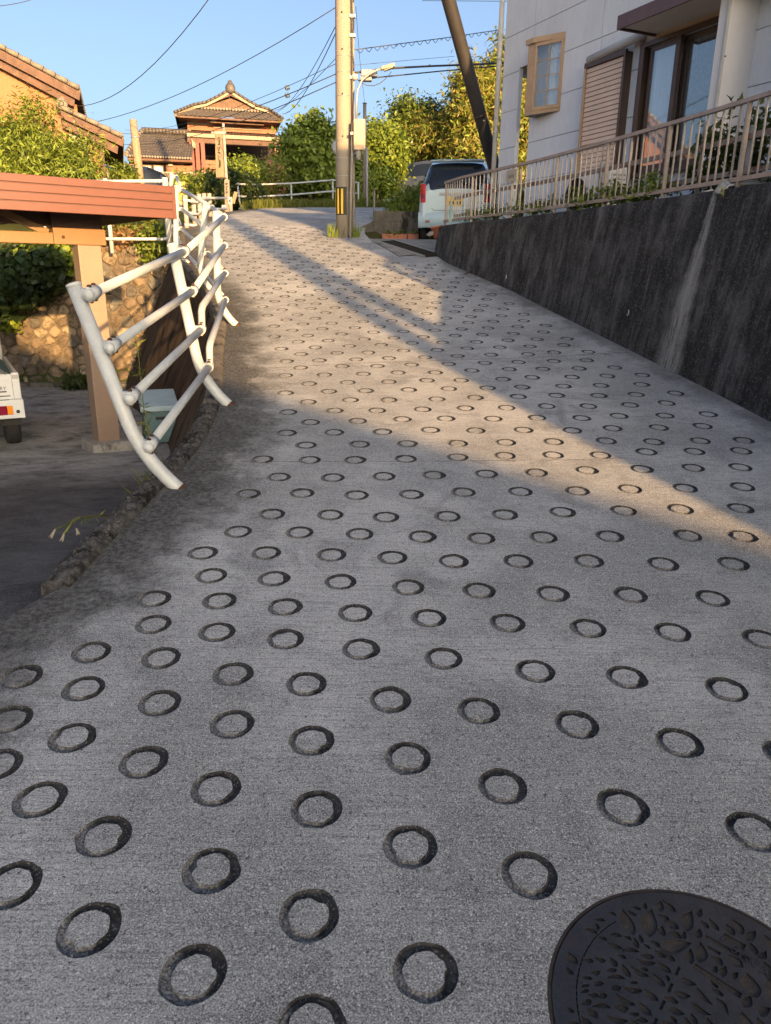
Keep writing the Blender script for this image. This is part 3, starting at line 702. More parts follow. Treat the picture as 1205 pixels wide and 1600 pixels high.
struct(rough_strip(kp2, .16, .035, 2, .007, base=-.35, nb=7).build('kerb', M['kerb_pale'], loc=(-2.5, 10, -.5)), 'low weathered kerb carrying the white fence uphill')
m = MB(); P = []
for y in np.arange(4.2, 16.2, .2):
    zt = g(y) - .02; zb = lot(y) - .08; xt = lx(y) - .12; row = []
    for t in np.linspace(0, 1, 9):
        z = zt + (zb - zt) * t; x = xt - .45 * (zt - z); row.append((x + .02 * mnoise.noise(Vector((0, y * 3, z * 3))), y, z))
    P.append(row)
m.grid(P, flip=True)
rw = tag(m.build('retaining_wall', M['wall_brown'], loc=(-2, 9, -1)), 'dark brown leaning retaining wall holding up the road behind the white fence', 'retaining wall')

# ------------------------------------------------------------------ dark retaining wall on the right
WALL_TOP = lambda y: .73 + .05 * (y - 6) / 7.4
def wall_pt(y, t):
    zb = g(y) - .05; zt = WALL_TOP(y); return (rx(y) + .15 * (zt - zb) * t, y, zb + (zt - zb) * t)
m = MB(); P = []; U = []
WALL_Y0 = -.8
WY = list(np.arange(WALL_Y0, 13.8, .25)) + [13.9]
for y in WY:
    row = [wall_pt(y, t) for t in np.linspace(0, 1, 11)]
    row = [(p[0] + .008 * mnoise.noise(Vector((0, p[1] * 2, p[2] * 2))), p[1], p[2]) for p in row]
    tx, tz = row[-1][0], row[-1][2]
    row += [(tx + .02, y, tz + .012), (tx + .22, y, tz + .012), (tx + .24, y, tz - .05), (tx + .24, y, g(y) - .1)]
    P.append(row)
    for i, p in enumerate(row): U.append((13.4 - y, p[2] - g(y), min(1, (p[2] - g(y)) / (WALL_TOP(y) - g(y)))))
m.grid(P)
e = P[-1]; m.add(e, [tuple(range(len(e)))[::-1]]); U += [(-.5, p[2] - g(13.9), .5) for p in e]
# the wall turns the corner and runs back along the yard's lower side
ret = []
for k in range(12):
    q = Vector(wall_pt(WALL_Y0, 1)) + Vector((.9, .42, 0)) * k * .7; ret.append([(q.x - (.2 if k == 0 else 0) , q.y - .22, g(q.y) - .4), (q.x, q.y, q.z + .012), (q.x + .05, q.y + .24, q.z + .012)])
    U += [(14.2 + k * .7, 0, 0), (14.2 + k * .7, 1.8, 1), (14.2 + k * .7, 1.9, 1)]
m.grid(ret, flip=True)
rwall = tag(m.build('retaining_wall', M['wall_dark'], loc=(2, 9, -.5), uvw=U), 'black streaked concrete retaining wall with a pale lime run', 'retaining wall')
def wall_hit(px, py):
    best = None
    for y in np.arange(4, 13.9, .02):
        q = at(px, py, y); t = (q.z - (g(y) - .05)) / (WALL_TOP(y) - g(y) + .05); w = wall_pt(y, t); d = abs(w[0] - q.x)
        if best is None or d < best[0]: best = (d, y, q.z, w[0])
    return Vector((best[3], best[1], best[2]))
for (px, py) in ((980, 489), (790, 433)):                # weep holes: short white pipes
    q = wall_hit(px, py); m = MB(); m.lathe([(.031, .0), (.031, .02), (.024, .02), (.024, -.03)], q + Vector((.02, 0, 0)), 16, (-1, 0, .15)); m.build('weep_pipe', M['pvc'], rwall)
q = wall_hit(735, 425); m = MB(); m.tube([q + Vector((.05, 0, .04)), q + Vector((-.22, -.22, -.10))], .011, 8); m.build('iron_rod', M['rust'], rwall)
q = wall_hit(1122, 300); dp = thing('drain_pipe', 'grey plastic drain elbow poking over the black wall', 'pipe', q)
m = MB(); m.tube([q + Vector(v) for v in ((.55, .02, .10), (.20, .0, .085), (.10, 0, .075), (.03, 0, .045), (.0, 0, -.02))], .042, 14); m.build('elbow', M['pvc_grey'], dp)
m = MB(); m.tube([q + Vector(v) for v in ((.50, -.14, .07), (.25, -.10, .06), (.06, -.07, .05), (.01, -.05, -.02))], .012, 10); m.build('hose', M['pvc'], dp)
m = MB(); m.tube([q + Vector((.045, 0, .055)), q + Vector((.075, 0, .069))], .047, 14); m.build('socket', M['pvc_grey'], dp)
YARD = []
for y in WY: YARD.append([(wall_pt(y, 1)[0] + .2, y + .1, WALL_TOP(y) - .03), (wall_pt(y, 1)[0] + 1.2, y + .56 * (13.9 - y) / 14.7, WALL_TOP(y) + .02), (11, y + 3.6 * (13.9 - y) / 14.7, WALL_TOP(y) + .05)])
m = MB(); m.grid(YARD); struct(m.build('yard', M['yard'], loc=(6, 6, .7)), 'earth yard behind the black wall')

# ------------------------------------------------------------------ stone wall at the back of the lot
SW_Y, SW0, SW1 = 15.6, -11.0, -4.15
sw = thing('stone_wall', 'crazy-laid field stone wall at the back of the parking lot', 'stone wall', (-7, SW_Y, lot(SW_Y)))
zb, zt = lot(SW_Y) - .1, .46
m = MB(); m.box(SW0, SW1, SW_Y, SW_Y + .5, zb, zt - .04); m.build('mortar', M['mortar'], sw)
m = MB(); m.box(SW0, SW1 - .3, SW_Y - .16, SW_Y - .02, zb, zb + .20); m.build('footing', M['kerb_pale'], sw)
def voronoi_cells(x0, x1, y0, y1, sx, sy, seed, jit=.36):
    r = random.Random(seed); pts = []
    nx, ny = int((x1 - x0) / sx), int((y1 - y0) / sy)
    for j in range(-1, ny + 2):
        for i in range(-1, nx + 2):
            pts.append((x0 + (i + .5 + .5 * (j % 2) + r.uniform(-jit, jit)) * sx, y0 + (j + .5 + r.uniform(-jit, jit)) * sy))
    out = []
    for a in pts:
        P = [(x0, y0), (x1, y0), (x1, y1), (x0, y1)]
        for b in pts:
            if b is a or abs(b[0] - a[0]) > 3 * sx or abs(b[1] - a[1]) > 3 * sy: continue
            mx, my = (a[0] + b[0]) / 2, (a[1] + b[1]) / 2; nx_, ny_ = b[0] - a[0], b[1] - a[1]; Q = []
            for k in range(len(P)):
                p, q = P[k], P[(k + 1) % len(P)]; dp_ = (p[0] - mx) * nx_ + (p[1] - my) * ny_; dq = (q[0] - mx) * nx_ + (q[1] - my) * ny_
                if dp_ <= 0: Q.append(p)
                if dp_ * dq < 0: t = dp_ / (dp_ - dq); Q.append((p[0] + (q[0] - p[0]) * t, p[1] + (q[1] - p[1]) * t))
            P = Q
            if len(P) < 3: break
        if len(P) >= 3: out.append(P)
    return out
def stone(P, y, depth, parent, seed):
    r = random.Random(seed); cx_ = sum(p[0] for p in P) / len(P); cz_ = sum(p[1] for p in P) / len(P)
    area = abs(sum(P[i][0] * P[(i + 1) % len(P)][1] - P[(i + 1) % len(P)][0] * P[i][1] for i in range(len(P)))) / 2
    if area < .006: return
    k = 1 - .030 / math.sqrt(area)
    Q = [(cx_ + (p[0] - cx_) * k, cz_ + (p[1] - cz_) * k) for p in P]
    # round the corners by cutting them
    R_ = []
    for i in range(len(Q)):
        p, q = Q[i], Q[(i + 1) % len(Q)]; R_ += [(p[0] * .82 + q[0] * .18, p[1] * .82 + q[1] * .18), (p[0] * .18 + q[0] * .82, p[1] * .18 + q[1] * .82)]
    n = len(R_); d = depth * r.uniform(.7, 1.5); tx_, tz_ = r.gauss(0, .12), r.gauss(0, .12)
    v = [(x, y + .03, z) for x, z in R_] + [(x, y - d * .45, z) for x, z in R_] + [(cx_ + (x - cx_) * .78, y - d + tx_ * (x - cx_) + tz_ * (z - cz_) + r.gauss(0, .008), cz_ + (z - cz_) * .78) for x, z in R_]
    v.append((cx_ + r.gauss(0, .02), y - d * 1.12, cz_))
    f = [(l * n + i, l * n + (i + 1) % n, (l + 1) * n + (i + 1) % n, (l + 1) * n + i) for l in range(2) for i in range(n)] + [(2 * n + i, 2 * n + (i + 1) % n, 3 * n) for i in range(n)]
    m = MB(); m.add(v, f); m.build('stone', M['stone'], parent)
for i, P in enumerate(voronoi_cells(-8.6, SW1, zb + .1, zt, .285, .205, 5)): stone(P, SW_Y, .045, sw, i)

# ================================================================== WHITE PIPE FENCE up the left edge
fence = thing('guard_fence', 'white steel pipe fence with four rails and bent leaning posts', 'fence', (-1.28, 4.3, g(4.3)))
FP = [((-1.25, 4.25, -1.245), (-1.76, 4.30, -.085)), ((-1.29, 5.95, -1.03), (-1.69, 6.10, .185)), ((-1.78, 8.87, -.60), (-1.925, 8.80, .62)), ((-2.43, 10.70, -.285), (-2.50, 10.80, .865)), ((-3.29, 12.75, .105), (-3.44, 12.90, 1.285)), ((-4.06, 15.2, .555), (-4.15, 15.3, 1.74))]
def post_axis(ft, tp):
    """foot set in the kerb, a swept bend, then a straight shaft to the top"""
    ft, tp = Vector(ft), Vector(tp); K = Vector((ft.x - .205, ft.y + .02, ft.z + .17)); up = (tp - K).normalized(); e = K + up * .24; st_ = ft + Vector((.03, 0, -.028))
    P = [st_] + [st_.lerp(K, t).lerp(K.lerp(e, t), t) for t in np.linspace(.12, 1, 9)] + [tp]
    return P, K
RAILD = (.045, .345, .645, .94)
anchors = []
for i, (ft, tp) in enumerate(FP):
    ax, knee = post_axis(ft, tp); m = MB(); m.tube(ax, .0415, 20); po = m.build('post', M['white_paint'], fence)
    m = MB(); up = (ax[-1] - ax[-2]).normalized(); m.tube([ax[-1] - up * .012, ax[-1] + up * .006], .0435, 20); m.tube([ax[-1] + up * .006, ax[-1] + up * .010], .036, 20); m.build('cap', M['white_paint'], po)
    m = MB(); m.tube([ax[0], ax[0] + (ax[1] - ax[0]).normalized() * .034], .0428, 20); m.build('rust_ring', M['rust'], po)
    A = []
    prevp = Vector(FP[max(i - 1, 0)][1]); nxt = Vector(FP[min(i + 1, len(FP) - 1)][1]); along = (nxt - prevp); along.z = 0; along.normalize()
    side = Vector((along.y, -along.x, 0))                       # towards the road
    for d in RAILD:
        q = Vector(ax[-1]) - up * d
        A.append((q, q + side * .088 + Vector((0, 0, .0)), side, along, up))
    anchors.append(A)
def clamp(q, r, side, along, up, rail_dir, loose=0):
    m = MB()
    s2 = (r - q).normalized(); w = rail_dir.cross(s2).normalized()
    m.obox(q + s2 * .036 - w * .026 - rail_dir * .018, rail_dir * .036, s2 * .05, w * .052)
    m.tube([r - rail_dir * .045, r + rail_dir * .06], .0345, 16)
    m.obox(r - w * .040 - rail_dir * .05 - s2 * .009, rail_dir * .12, s2 * .018, w * .080)
    c = m.build('clamp', M['white_paint'], fence)
    for k in (-.028, .032):
        m = MB(); p = r + rail_dir * k; m.tube([p - w * .050, p + w * .050], .0085, 8); m.tube([p + w * .038, p + w * .047], .0145, 6, smooth=False); m.tube([p - w * .047, p - w * .038], .0145, 6, smooth=False); m.build('bolt', M['rust'], c)
for i in range(len(FP)):
    for k in range(4):
        q, r, side, along, up = anchors[i][k]
        if i + 1 < len(FP):
            r2 = anchors[i + 1][k][1]; dr = (r2 - r).normalized()
            P = [r - dr * (.07 if i == 0 else .02)]
            if i == 0:
                m = MB(); m.lathe([(.0, -.002), (.022, .002), (.031, .014), (.032, .03)], r - dr * .078, 16, dr); m.build('rail_end', M['white_paint'], fence)
            if i == 1 and k >= 2:
                b1 = r + Vector((-.02, .16, .17)); P += [r + Vector((-.008, .05, .035)), b1.lerp(r, .4) + Vector((-.004, .0, .03)), b1]
            P += [r2]; m = MB(); m.tube(P, .0282, 16); m.build('rail', M['white_paint'], fence)
        else: dr = (r - anchors[i - 1][k][1]).normalized()
        clamp(q, r, side, along, up, dr)

# ------------------------------------------------------------------ stubby pinkish post-and-pipe fence farther up
f2 = thing('pipe_fence', 'short stained post fence with round pipes before the dark hedge', 'fence', (-4.3, 17.5, g(17.5)))
spots = [((289, 306), (291, 358)), ((302, 309), (303, 352)), ((311, 304), (313, 347)), ((319, 303), (321, 344)), ((327, 303), (329, 341))]
ax_pts = []
for i, ((tx, ty), (bx, by)) in enumerate(spots):
    Yp = 16.7 + .55 * i; b0 = at(bx, by, Yp); t0 = at(tx, ty, Yp); zb_ = min(b0.z, g(Yp) - .02); m = MB(); m.tube([(t0.x, Yp, zb_), (t0.x, Yp, t0.z)], .050, 16); po = m.build('post', M['white_stain'], f2)
    m = MB(); m.tube([(t0.x, Yp, t0.z), (t0.x, Yp, t0.z + .012)], .054, 16); m.build('cap', M['white_stain'], po); ax_pts.append(Vector((t0.x, Yp, t0.z)))
for d in (.09, .33, .57):
    m = MB(); m.tube([p + Vector((.075, 0, -d)) for p in ax_pts] + [ax_pts[-1] + Vector((.35, .3, -d + .03))], .027, 12); m.build('rail', M['white_paint'], f2)
    for p in ax_pts: m = MB(); m.tube([p + Vector((0, 0, -d - .03)), p + Vector((0, 0, -d + .03))], .055, 14); m.tube([p + Vector((.02, 0, -d)), p + Vector((.10, 0, -d))], .022, 10); m.build('clamp', M['white_paint'], f2)
# ------------------------------------------------------------------ thin white rail fence that crosses to the left houses
f3 = thing('rail_fence', 'slim cream two-rail fence on the stone wall behind the carport', 'fence', (-5, 14.8, .46))
A = [at(258, 283, 15.0), at(165, 284, 15.2), at(60, 282, 15.4)]
for i, q in enumerate(A):
    m = MB(); m.tube([(q.x, q.y, .30), (q.x, q.y, q.z + .06)], .055 if i == 0 else .04, 14); m.build('post', M['white_paint'], f3)
for dz in (0, -.52, -1.02):
    m = MB(); m.tube([q + Vector((0, -.05, dz)) for q in A], .028, 12); m.build('rail', M['white_paint'], f3)

# ------------------------------------------------------------------ far fence at the bend
f4 = thing('guard_fence', 'white three-rail pipe fence along the grassy bend at the top', 'fence', (-4, 26, g(26)))
pts = [(371, 287, 24.2), (402, 288, 25.0), (455, 286, 26.2), (520, 281, 27.4), (560, 285, 28.2)]
T_ = [at(px, py, Yp) for px, py, Yp in pts]
for i, q in enumerate(T_):
    zf = min(g(q.y) - .02, q.z - .85); m = MB()
    if i == 0: m.tube([q, q + Vector((.05, 0, -.55)), q + Vector((.10, 0, -.70)), q + Vector((.32, -.05, -.93))], .03, 12)
    else: m.tube([q, (q.x, q.y, zf)], .03, 12)
    m.build('post', M['white_paint'], f4)
for d in (.015, .36, .70):
    m = MB(); m.tube([q + Vector((.03 if d > .5 else 0, -.045, -d)) for q in T_], .027, 12); m.build('rail', M['white_paint'], f4)

# ================================================================== CARPORT
CE1, CE2 = Vector((-.79, -.613, 0)).normalized(), Vector((-.613, .79, 0)).normalized(); CR = Vector((-2.33, 8.65, 0))
def cp(a, b, z): return CR + CE1 * a + CE2 * b + Vector((0, 0, z))
def cbox(m, a0, a1, b0, b1, z0, z1): return m.obox(cp(a0, b0, z0), CE1 * (a1 - a0), CE2 * (b1 - b0), Vector((0, 0, z1 - z0)))
car_p = thing('carport', 'low carport with red-brown ribbed fascia and tan steel frame', 'carport', cp(.75, .76, lot(8.7)))
zf0, zf1 = .535, .862
fa = MB(); n = 4; hgt = (zf1 - zf0) / n
for k in range(n):
    m = MB(); cbox(m, 0, 6.4, 0, .03, zf0 + k * hgt + (.009 if k else 0), zf0 + (k + 1) * hgt - .0); b = m.build('fascia_board', M['fascia'], car_p, bev=.004)
m = MB(); cbox(m, .012, 6.39, .0125, .05, zf0 + .01, zf1 - .01); m.build('fascia_back', M['fascia_dark'], car_p)
m = MB(); cbox(m, .001, .03, .032, 5.2, zf0 + .02, zf1 - .004); m.build('fascia_end', M['fascia'], car_p)
m = MB(); cbox(m, -.004, .034, -.006, .034, zf0 - .003, zf1 + .003); m.build('corner_trim', M['fascia'], car_p)
m = MB(); cbox(m, .03, 6.39, .05, 5.2, zf0 + .17, zf0 + .20); m.build('roof_sheet', M['fascia_dark'], car_p)
for k in range(11):
    m = MB(); cbox(m, .08 + k * .6, .16 + k * .6, .051, 5.2, zf0 + .11, zf0 + .168); m.build('rafter', M['fascia_dark'], car_p)
m = MB(); cbox(m, 1.12, 6.3, .71, .83, .255, .375); m.build('beam', M['beam'], car_p, bev=.006)
m = MB(); cbox(m, .56, 1.118, .70, .84, .255, .425); m.build('gusset', M['beam'], car_p, bev=.006)
m = MB(); cbox(m, .58, 1.118, .72, .82, .427, zf0 + .10); m.build('gusset', M['fascia_dark'], car_p)  # darker upper plate: the fascia's cast shade put into its colour
m = MB(); m.tube([cp(1.02, .69, .33), cp(1.02, .71, .33)], .018, 10); m.build('bolt', M['rust'], car_p)
m = MB(); cbox(m, .56, 6.3, .86, .90, zf0 - .08, zf0 + .109); m.build('purlin', M['fascia_dark'], car_p)
def strut(a0, z0, a1, z1, w=.075): m = MB(); m.bar(cp(a0, .77, z0), cp(a1, .77, z1), .06, w); m.build('brace', M['beam'], car_p)
strut(1.16, .37, 1.75, zf0 + .10); strut(1.80, zf0 + .10, 2.45, .37); strut(3.0, .37, 3.6, zf0 + .10); strut(3.7, zf0 + .10, 4.3, .37)
for (a, b) in ((.765, .77), (5.4, .77), (5.4, 4.4)):
    base = lot(cp(a, b, 0).y); m = MB(); cbox(m, a - .125, a + .125, b - .115, b + .115, base + .08, .252); m.build('post', M['post_pink'], car_p, bev=.008)
    m = MB(); cbox(m, a - .24, a + .24, b - .24, b + .24, base - .05, base + .13); m.build('post_footing', M['concrete'], car_p, bev=.01)

# ================================================================== KEI TRUCK under the carport
TR = at(38, 648, 8.85); TR.z = 0
TD = Vector((-.50, .866, 0)); TRt = Vector((.866, .50, 0)); tz = lot(9.3)
def tp(a, b, z): return Vector((TR.x, TR.y, tz)) + TRt * a + TD * b + Vector((0, 0, z))     # a: right (0 = right edge), b: forward
def tbox(m, a0, a1, b0, b1, z0, z1): return m.obox(tp(a0, b0, z0), TRt * (a1 - a0), TD * (b1 - b0), Vector((0, 0, z1 - z0)))
trk = thing('light_truck', 'white light pickup truck with a green tarpaulin under the carport', 'truck', tp(-.7, 1.5, 0))
def tpart(name, mat, *b, bev=.006, parent=None): m = MB(); tbox(m, *b); return m.build(name, mat, parent or trk, bev=bev)
tpart('bed_floor', M['car_white'], -1.40, -.01, .05, 1.95, .60, .66)
gate = tpart('tailgate', M['car_white'], -1.36, -.085, 0, .035, .635, .93)
tpart('gate_rib', M['car_white'], -1.36, -.085, -.008, .0, .70, .712, bev=0, parent=gate); tpart('gate_rib', M['car_white'], -1.36, -.085, -.010, .0, .905, .935, bev=.003, parent=gate)
tpart('latch', M['car_white'], -.30, -.11, -.012, -.0005, .845, .885, bev=.003, parent=gate); tpart('decal_line', M['ink'], -.40, -.12, -.0035, -.001, .672, .684, bev=0, parent=gate)
tpart('corner_post', M['car_white'], -.083, 0, -.004, .05, .635, .95, bev=.008); tpart('corner_hinge', M['steel'], -.075, -.015, -.016, -.0045, .875, .925, bev=.004)
tpart('corner_post', M['car_white'], -1.445, -1.362, -.004, .05, .635, .95, bev=.008)
for a0, a1 in ((-.045, -.008), (-1.437, -1.40)): tpart('side_gate', M['car_white'], a0, a1, .052, 1.95, .665, .945)
m = MB(); tbox(m, -1.40, .012, -.02, .16, .405, .632); m.build('rear_panel', M['car_white'], trk, bev=.012)
lamp = tpart('tail_lamp', M['red_lens'], -.44, -.30, -.032, -.0205, .455, .565, bev=.006)
tpart('tail_lamp', M['red_dark_lens'], -.2985, -.175, -.032, -.0205, .455, .565, bev=.006); tpart('tail_lamp', M['amber_lens'], -.1735, -.115, -.032, -.0205, .457, .563, bev=.012)
m = MB(); m.tube([tp(-.062, -.018, .487), tp(-.062, -.024, .487)], .022, 16); m.build('reflector', M['black_plastic'], trk)
tpart('step', M['black_plastic'], -.30, -.14, -.015, .14, .60, .634, bev=0)
tpart('mud_flap', M['black'], -.26, -.02, .22, .235, .285, .42, bev=0); tpart('mud_flap', M['black'], -1.38, -1.14, .22, .235, .285, .42, bev=0)
def wheel(parent, c, axis, r=.26, w=.15, rim='hub'):
    """a tyre with its own rim"""
    axis = Vector(axis).normalized(); m = MB(); h = w / 2
    m.lathe([(r * .62, -h * .9), (r * .80, -h), (r * .95, -h * .86), (r, -h * .5), (r, h * .5), (r * .95, h * .86), (r * .80, h), (r * .62, h * .9)], c, 30, axis); t = m.build('wheel', M['black_rubber'], parent)
    m = MB(); m.lathe([(.001, h * .55), (r * .25, h * .6), (r * .5, h * .45), (r * .62, h * .88), (r * .64, h * .5), (r * .62, -h * .88), (.001, -h * .5)], c, 24, axis); m.build('rim', M[rim], t)
for a in (-.13, -1.27):
    for b in (.52, 2.42): wheel(trk, tp(a, b, .262), TRt * (1 if a > -.5 else -1), .262, .185)
tpart('chassis', M['black_plastic'], -1.15, -.28, .1, 3.0, .30, .42, bev=0)
cab = MB(); cab.prism([tp(-1.42, 2.0, .32), tp(-1.42, 3.15, .32), tp(-1.42, 3.2, .95), tp(-1.42, 2.75, 1.75), tp(-1.42, 2.02, 1.78)], TRt * 1.38); cb = cab.build('cab', M['car_white'], trk, bev=.05)
m = MB(); tbox(m, -1.28, -.18, 1.97, 1.999, 1.15, 1.62); m.build('rear_window', M['car_glass'], trk, bev=.02)
# tarpaulin: a draped sheet, high in the middle of the bed
P = []
for i in range(15):
    row = []
    for j in range(13):
        a = -1.36 + 1.30 * i / 14; b = .06 + 1.86 * j / 12; u = i / 14; v = j / 12
        z = .90 + .42 * (math.sin(math.pi * u) ** .7) * (.35 + .65 * math.sin(math.pi * min(1, v * 1.05 + .05)) ** .6) + .022 * mnoise.noise(Vector((a * 7, b * 6, 1)))
        row.append(tp(a, b, z))
    P.append(row)
m = MB(); m.grid(P); m.build('tarpaulin', M['tarp'], trk)
def text_mesh(name, txt, size, O, R, U, mat, parent, ext=.001, extrude=.0008, align='CENTER'):
    cu = bpy.data.curves.new(name, 'FONT'); cu.body = txt; cu.size = size; cu.extrude = extrude; cu.align_x = align
    tmp = bpy.data.objects.new('tmp_text', cu); COL.objects.link(tmp)
    me = bpy.data.meshes.new_from_object(tmp.evaluated_get(bpy.context.evaluated_depsgraph_get()))
    R, U = Vector(R).normalized(), Vector(U).normalized(); N = R.cross(U)
    o0 = ORIG[parent]; O = Vector(O)
    for v in me.vertices: c = v.co.copy(); v.co = O + R * c.x + U * c.y + N * (c.z + ext) - o0
    bpy.data.objects.remove(tmp); bpy.data.curves.remove(cu)
    me.materials.clear(); me.materials.append(mat); ob = bpy.data.objects.new(name, me); COL.objects.link(ob); ob.parent = parent; ORIG[ob] = o0; return ob
for ch, O_, R_ in text_late: text_mesh('raised_letter', ch, .034, O_, R_, (.66, .75, slope(1.2)), M['iron'], mh, .0005, .0012)
text_mesh('lettering', 'CARRY', .062, tp(-.25, -.0015, .748), TRt, (0, 0, 1), M['ink'], trk)
m = MB(); tbox(m, -.325, -.155, -.003, -.001, .722, .738); m.build('decal_band', M['ink'], trk)

# ------------------------------------------------------------------ the pale blue storage box by the retaining wall
bx = thing('storage_box', 'teal storage box with a pale blue sloping lid at the foot of the leaning wall', 'box', at(252, 690, 9.0))
B0 = Vector((at(254, 690, 9.25).x, 9.25, lot(9.25))); bf = Frame(B0, (.93, .36, 0), (-.36, .93, 0))
m = MB(); m.prism([bf.p(-.20, 0, .02), bf.p(-.20, .5, .02), bf.p(-.20, .5, .57), bf.p(-.20, 0, .46)], bf.R * .40); m.build('body', M['teal_box'], bx, bev=.01)
m = MB(); m.prism([bf.p(-.235, -.05, .43), bf.p(-.235, .54, .56), bf.p(-.235, .54, .63), bf.p(-.235, -.05, .50)], bf.R * .47); m.build('lid', M['teal_lid'], bx, bev=.012)
m = MB(); bf.box(m, -.06, .06, -.012, -.001, .32, .36); m.build('handle', M['black_plastic'], bx)
for i, (dx, dy, w, h) in enumerate(((-.42, .0, .2, .13), (-.40, .02, .17, .12), (-.62, .1, .16, .1))):
    m = MB(); bf.box(m, dx, dx + w, dy, dy + .16, 0 + (.135 if i == 1 else 0), h + (.135 if i == 1 else 0)); tag(m.build('concrete_block', M['concrete'], loc=bf.p(dx, dy, 0), bev=.012), ['small grey block lowest beside the teal box', 'small grey block resting on another beside the teal box', 'small grey block lying apart from the teal box'][i], 'block', 'blocks beside the storage box')

# ================================================================== BRONZE FENCE on the right wall
rf = thing('balustrade', 'bronze metal balustrade along the top of the black wall', 'fence', (wall_pt(9, 1)[0] + .09, 9, WALL_TOP(9)))
def fpt(y, z, off=0.0): return Vector((wall_pt(y, 1)[0] + .08 + off, y, z + .05 * (y - 6) / 7.4))
FY0, FY1, FT, FB = 4.6, 13.86, 1.44, .815
ys_ = list(np.arange(FY0, FY1, .6)) + [FY1]
m = MB()
for a, b in zip(ys_, ys_[1:]): m.bar(fpt(a, FT), fpt(b, FT), .045, .035)
m.build('top_rail', M['brown_metal'], rf)
m = MB()
for a, b in zip(ys_, ys_[1:]): m.bar(fpt(a, FB), fpt(b, FB), .040, .038)
m.build('bottom_rail', M['brown_metal'], rf)
y = FY1 - .05; k = 0
while y > FY0:
    if k % 10 == 0:
        m = MB(); m.bar(fpt(y, FB - .10), fpt(y, FT - .018), .035, .035, (0, 1, 0)); m.build('post', M['brown_metal'], rf)
    else:
        m = MB(); m.bar(fpt(y, FB + .02), fpt(y, FT - .018), .014, .016, (0, 1, 0)); m.build('baluster', M['baluster'], rf)
    y -= .112; k += 1
# older rail behind it: wide posts, a rusty middle and low rail
rb = thing('old_railing', 'older rusty two-rail railing just behind the bronze balustrade', 'railing', fpt(9, .73, .17))
for z, h, mt_ in ((1.185, .05, 'rail_rusty'), (.90, .045, 'rail_rusty')):
    m = MB()
    for a, b in zip(ys_, ys_[1:]): m.bar(fpt(a, z, .16), fpt(b, z, .16), .025, h)
    m.build('rail', M[mt_], rb)
for y in np.arange(FY1 - .9, FY0, -1.25):
    m = MB(); m.bar(fpt(y, .66, .185), fpt(y, FT - .03, .185), .022, .06, (0, 1, 0)); m.build('post', M['brown_metal'], rb)
for y in np.arange(FY1 - 1.5, FY0, -2.5):
    m = MB(); m.tube([fpt(y, .66, .24), fpt(y, FT - .16, .24)], .03, 12); m.build('pipe_post', M['pvc_grey'], rb)
# name plate
sp = fpt(11.55, 1.30, -.028); sgn = thing('name_plate', 'small cream name plate hung on the bronze balustrade', 'sign', sp)
sd_dir = (fpt(11.0, 1.3) - fpt(12.0, 1.3)).normalized(); m = MB(); m.obox(sp - sd_dir * .14 - Vector((0, 0, .07)), sd_dir * .28, Vector((-.008, 0, 0)), Vector((0, 0, .16))); m.build('board', M['cream'], sgn, bev=.003)
for i, (a, w) in enumerate(((-.075, .035), (-.030, .03), (.012, .035), (.055, .03))):
    c = sp + sd_dir * a + Vector((-.0085, 0, .0)); m = MB()
    for (da, dz, lw, lh) in ((0, .016, w, .005), (0, .0, w, .005), (0, -.016, w, .005), (w * .45 - .004, -.02, .005, .042)): m.obox(c + sd_dir * da + Vector((0, 0, dz)), sd_dir * lw, Vector((-.0012, 0, 0)), Vector((0, 0, lh)))
    m.build('brush_mark', M['ink'], sgn)
# hanging paper charm near the far end
hp = fpt(13.45, 1.10, -.03); ch = thing('hanging_charm', 'pale green paper charm tied to the end of the balustrade', 'charm', hp)
m = MB(); m.grid([[hp + sd_dir * (a + .02 * math.sin(c * 9)) + Vector((-.012 * math.sin(c * 6 + a * 20), 0, -c)) for a in np.linspace(-.06, .06, 6)] for c in np.linspace(0, .32, 8)]); m.build('paper', simple('pale_green_paper', (.55, .70, .55), .8, .1, 8, .1, 50), ch)
m = MB(); m.lathe([(.034, 0), (.044, .002), (.034, .004)], hp + Vector((-.018, 0, -.16)), 18, (-1, 0, 0)); m.build('printed_ring', simple('green_print', (.16, .36, .2), .8, .1, 8, 0), ch)
m = MB(); m.tube([hp, hp + Vector((.02, 0, .12))], .004, 6); m.build('string', M['pvc'], ch)
# pots on the end of the wall
def pot(name, c, r, h, mat, label, tilt=0):
    c = Vector(c); m = MB(); ax_ = Vector((math.sin(tilt), 0, math.cos(tilt))); m.lathe([(.001, 0), (r * .68, 0), (r * .95, h * .85), (r * 1.08, h * .86), (r * 1.08, h), (r * .92, h), (r * .88, h * .8), (.001, h * .78)], c, 20, ax_); return tag(m.build(name, mat, loc=c), label, 'pot')
E1 = wall_pt(13.86, 1)
pot('flower_pot', (E1[0] - .02, 13.97, .60), .105, .20, M['brick_plant'], 'terracotta pot leaning at the far end of the black wall', -.15)
m = MB(); m.lathe([(.001, 0), (.05, 0), (.075, .06), (.068, .06), (.05, .01)], (E1[0] - .13, 13.95, .64), 16, (-.5, -.2, .8)); tag(m.build('bowl', M['concrete'], loc=(E1[0] - .13, 13.95, .64)), 'pale bowl tipped against the terracotta pot on the wall end', 'bowl')

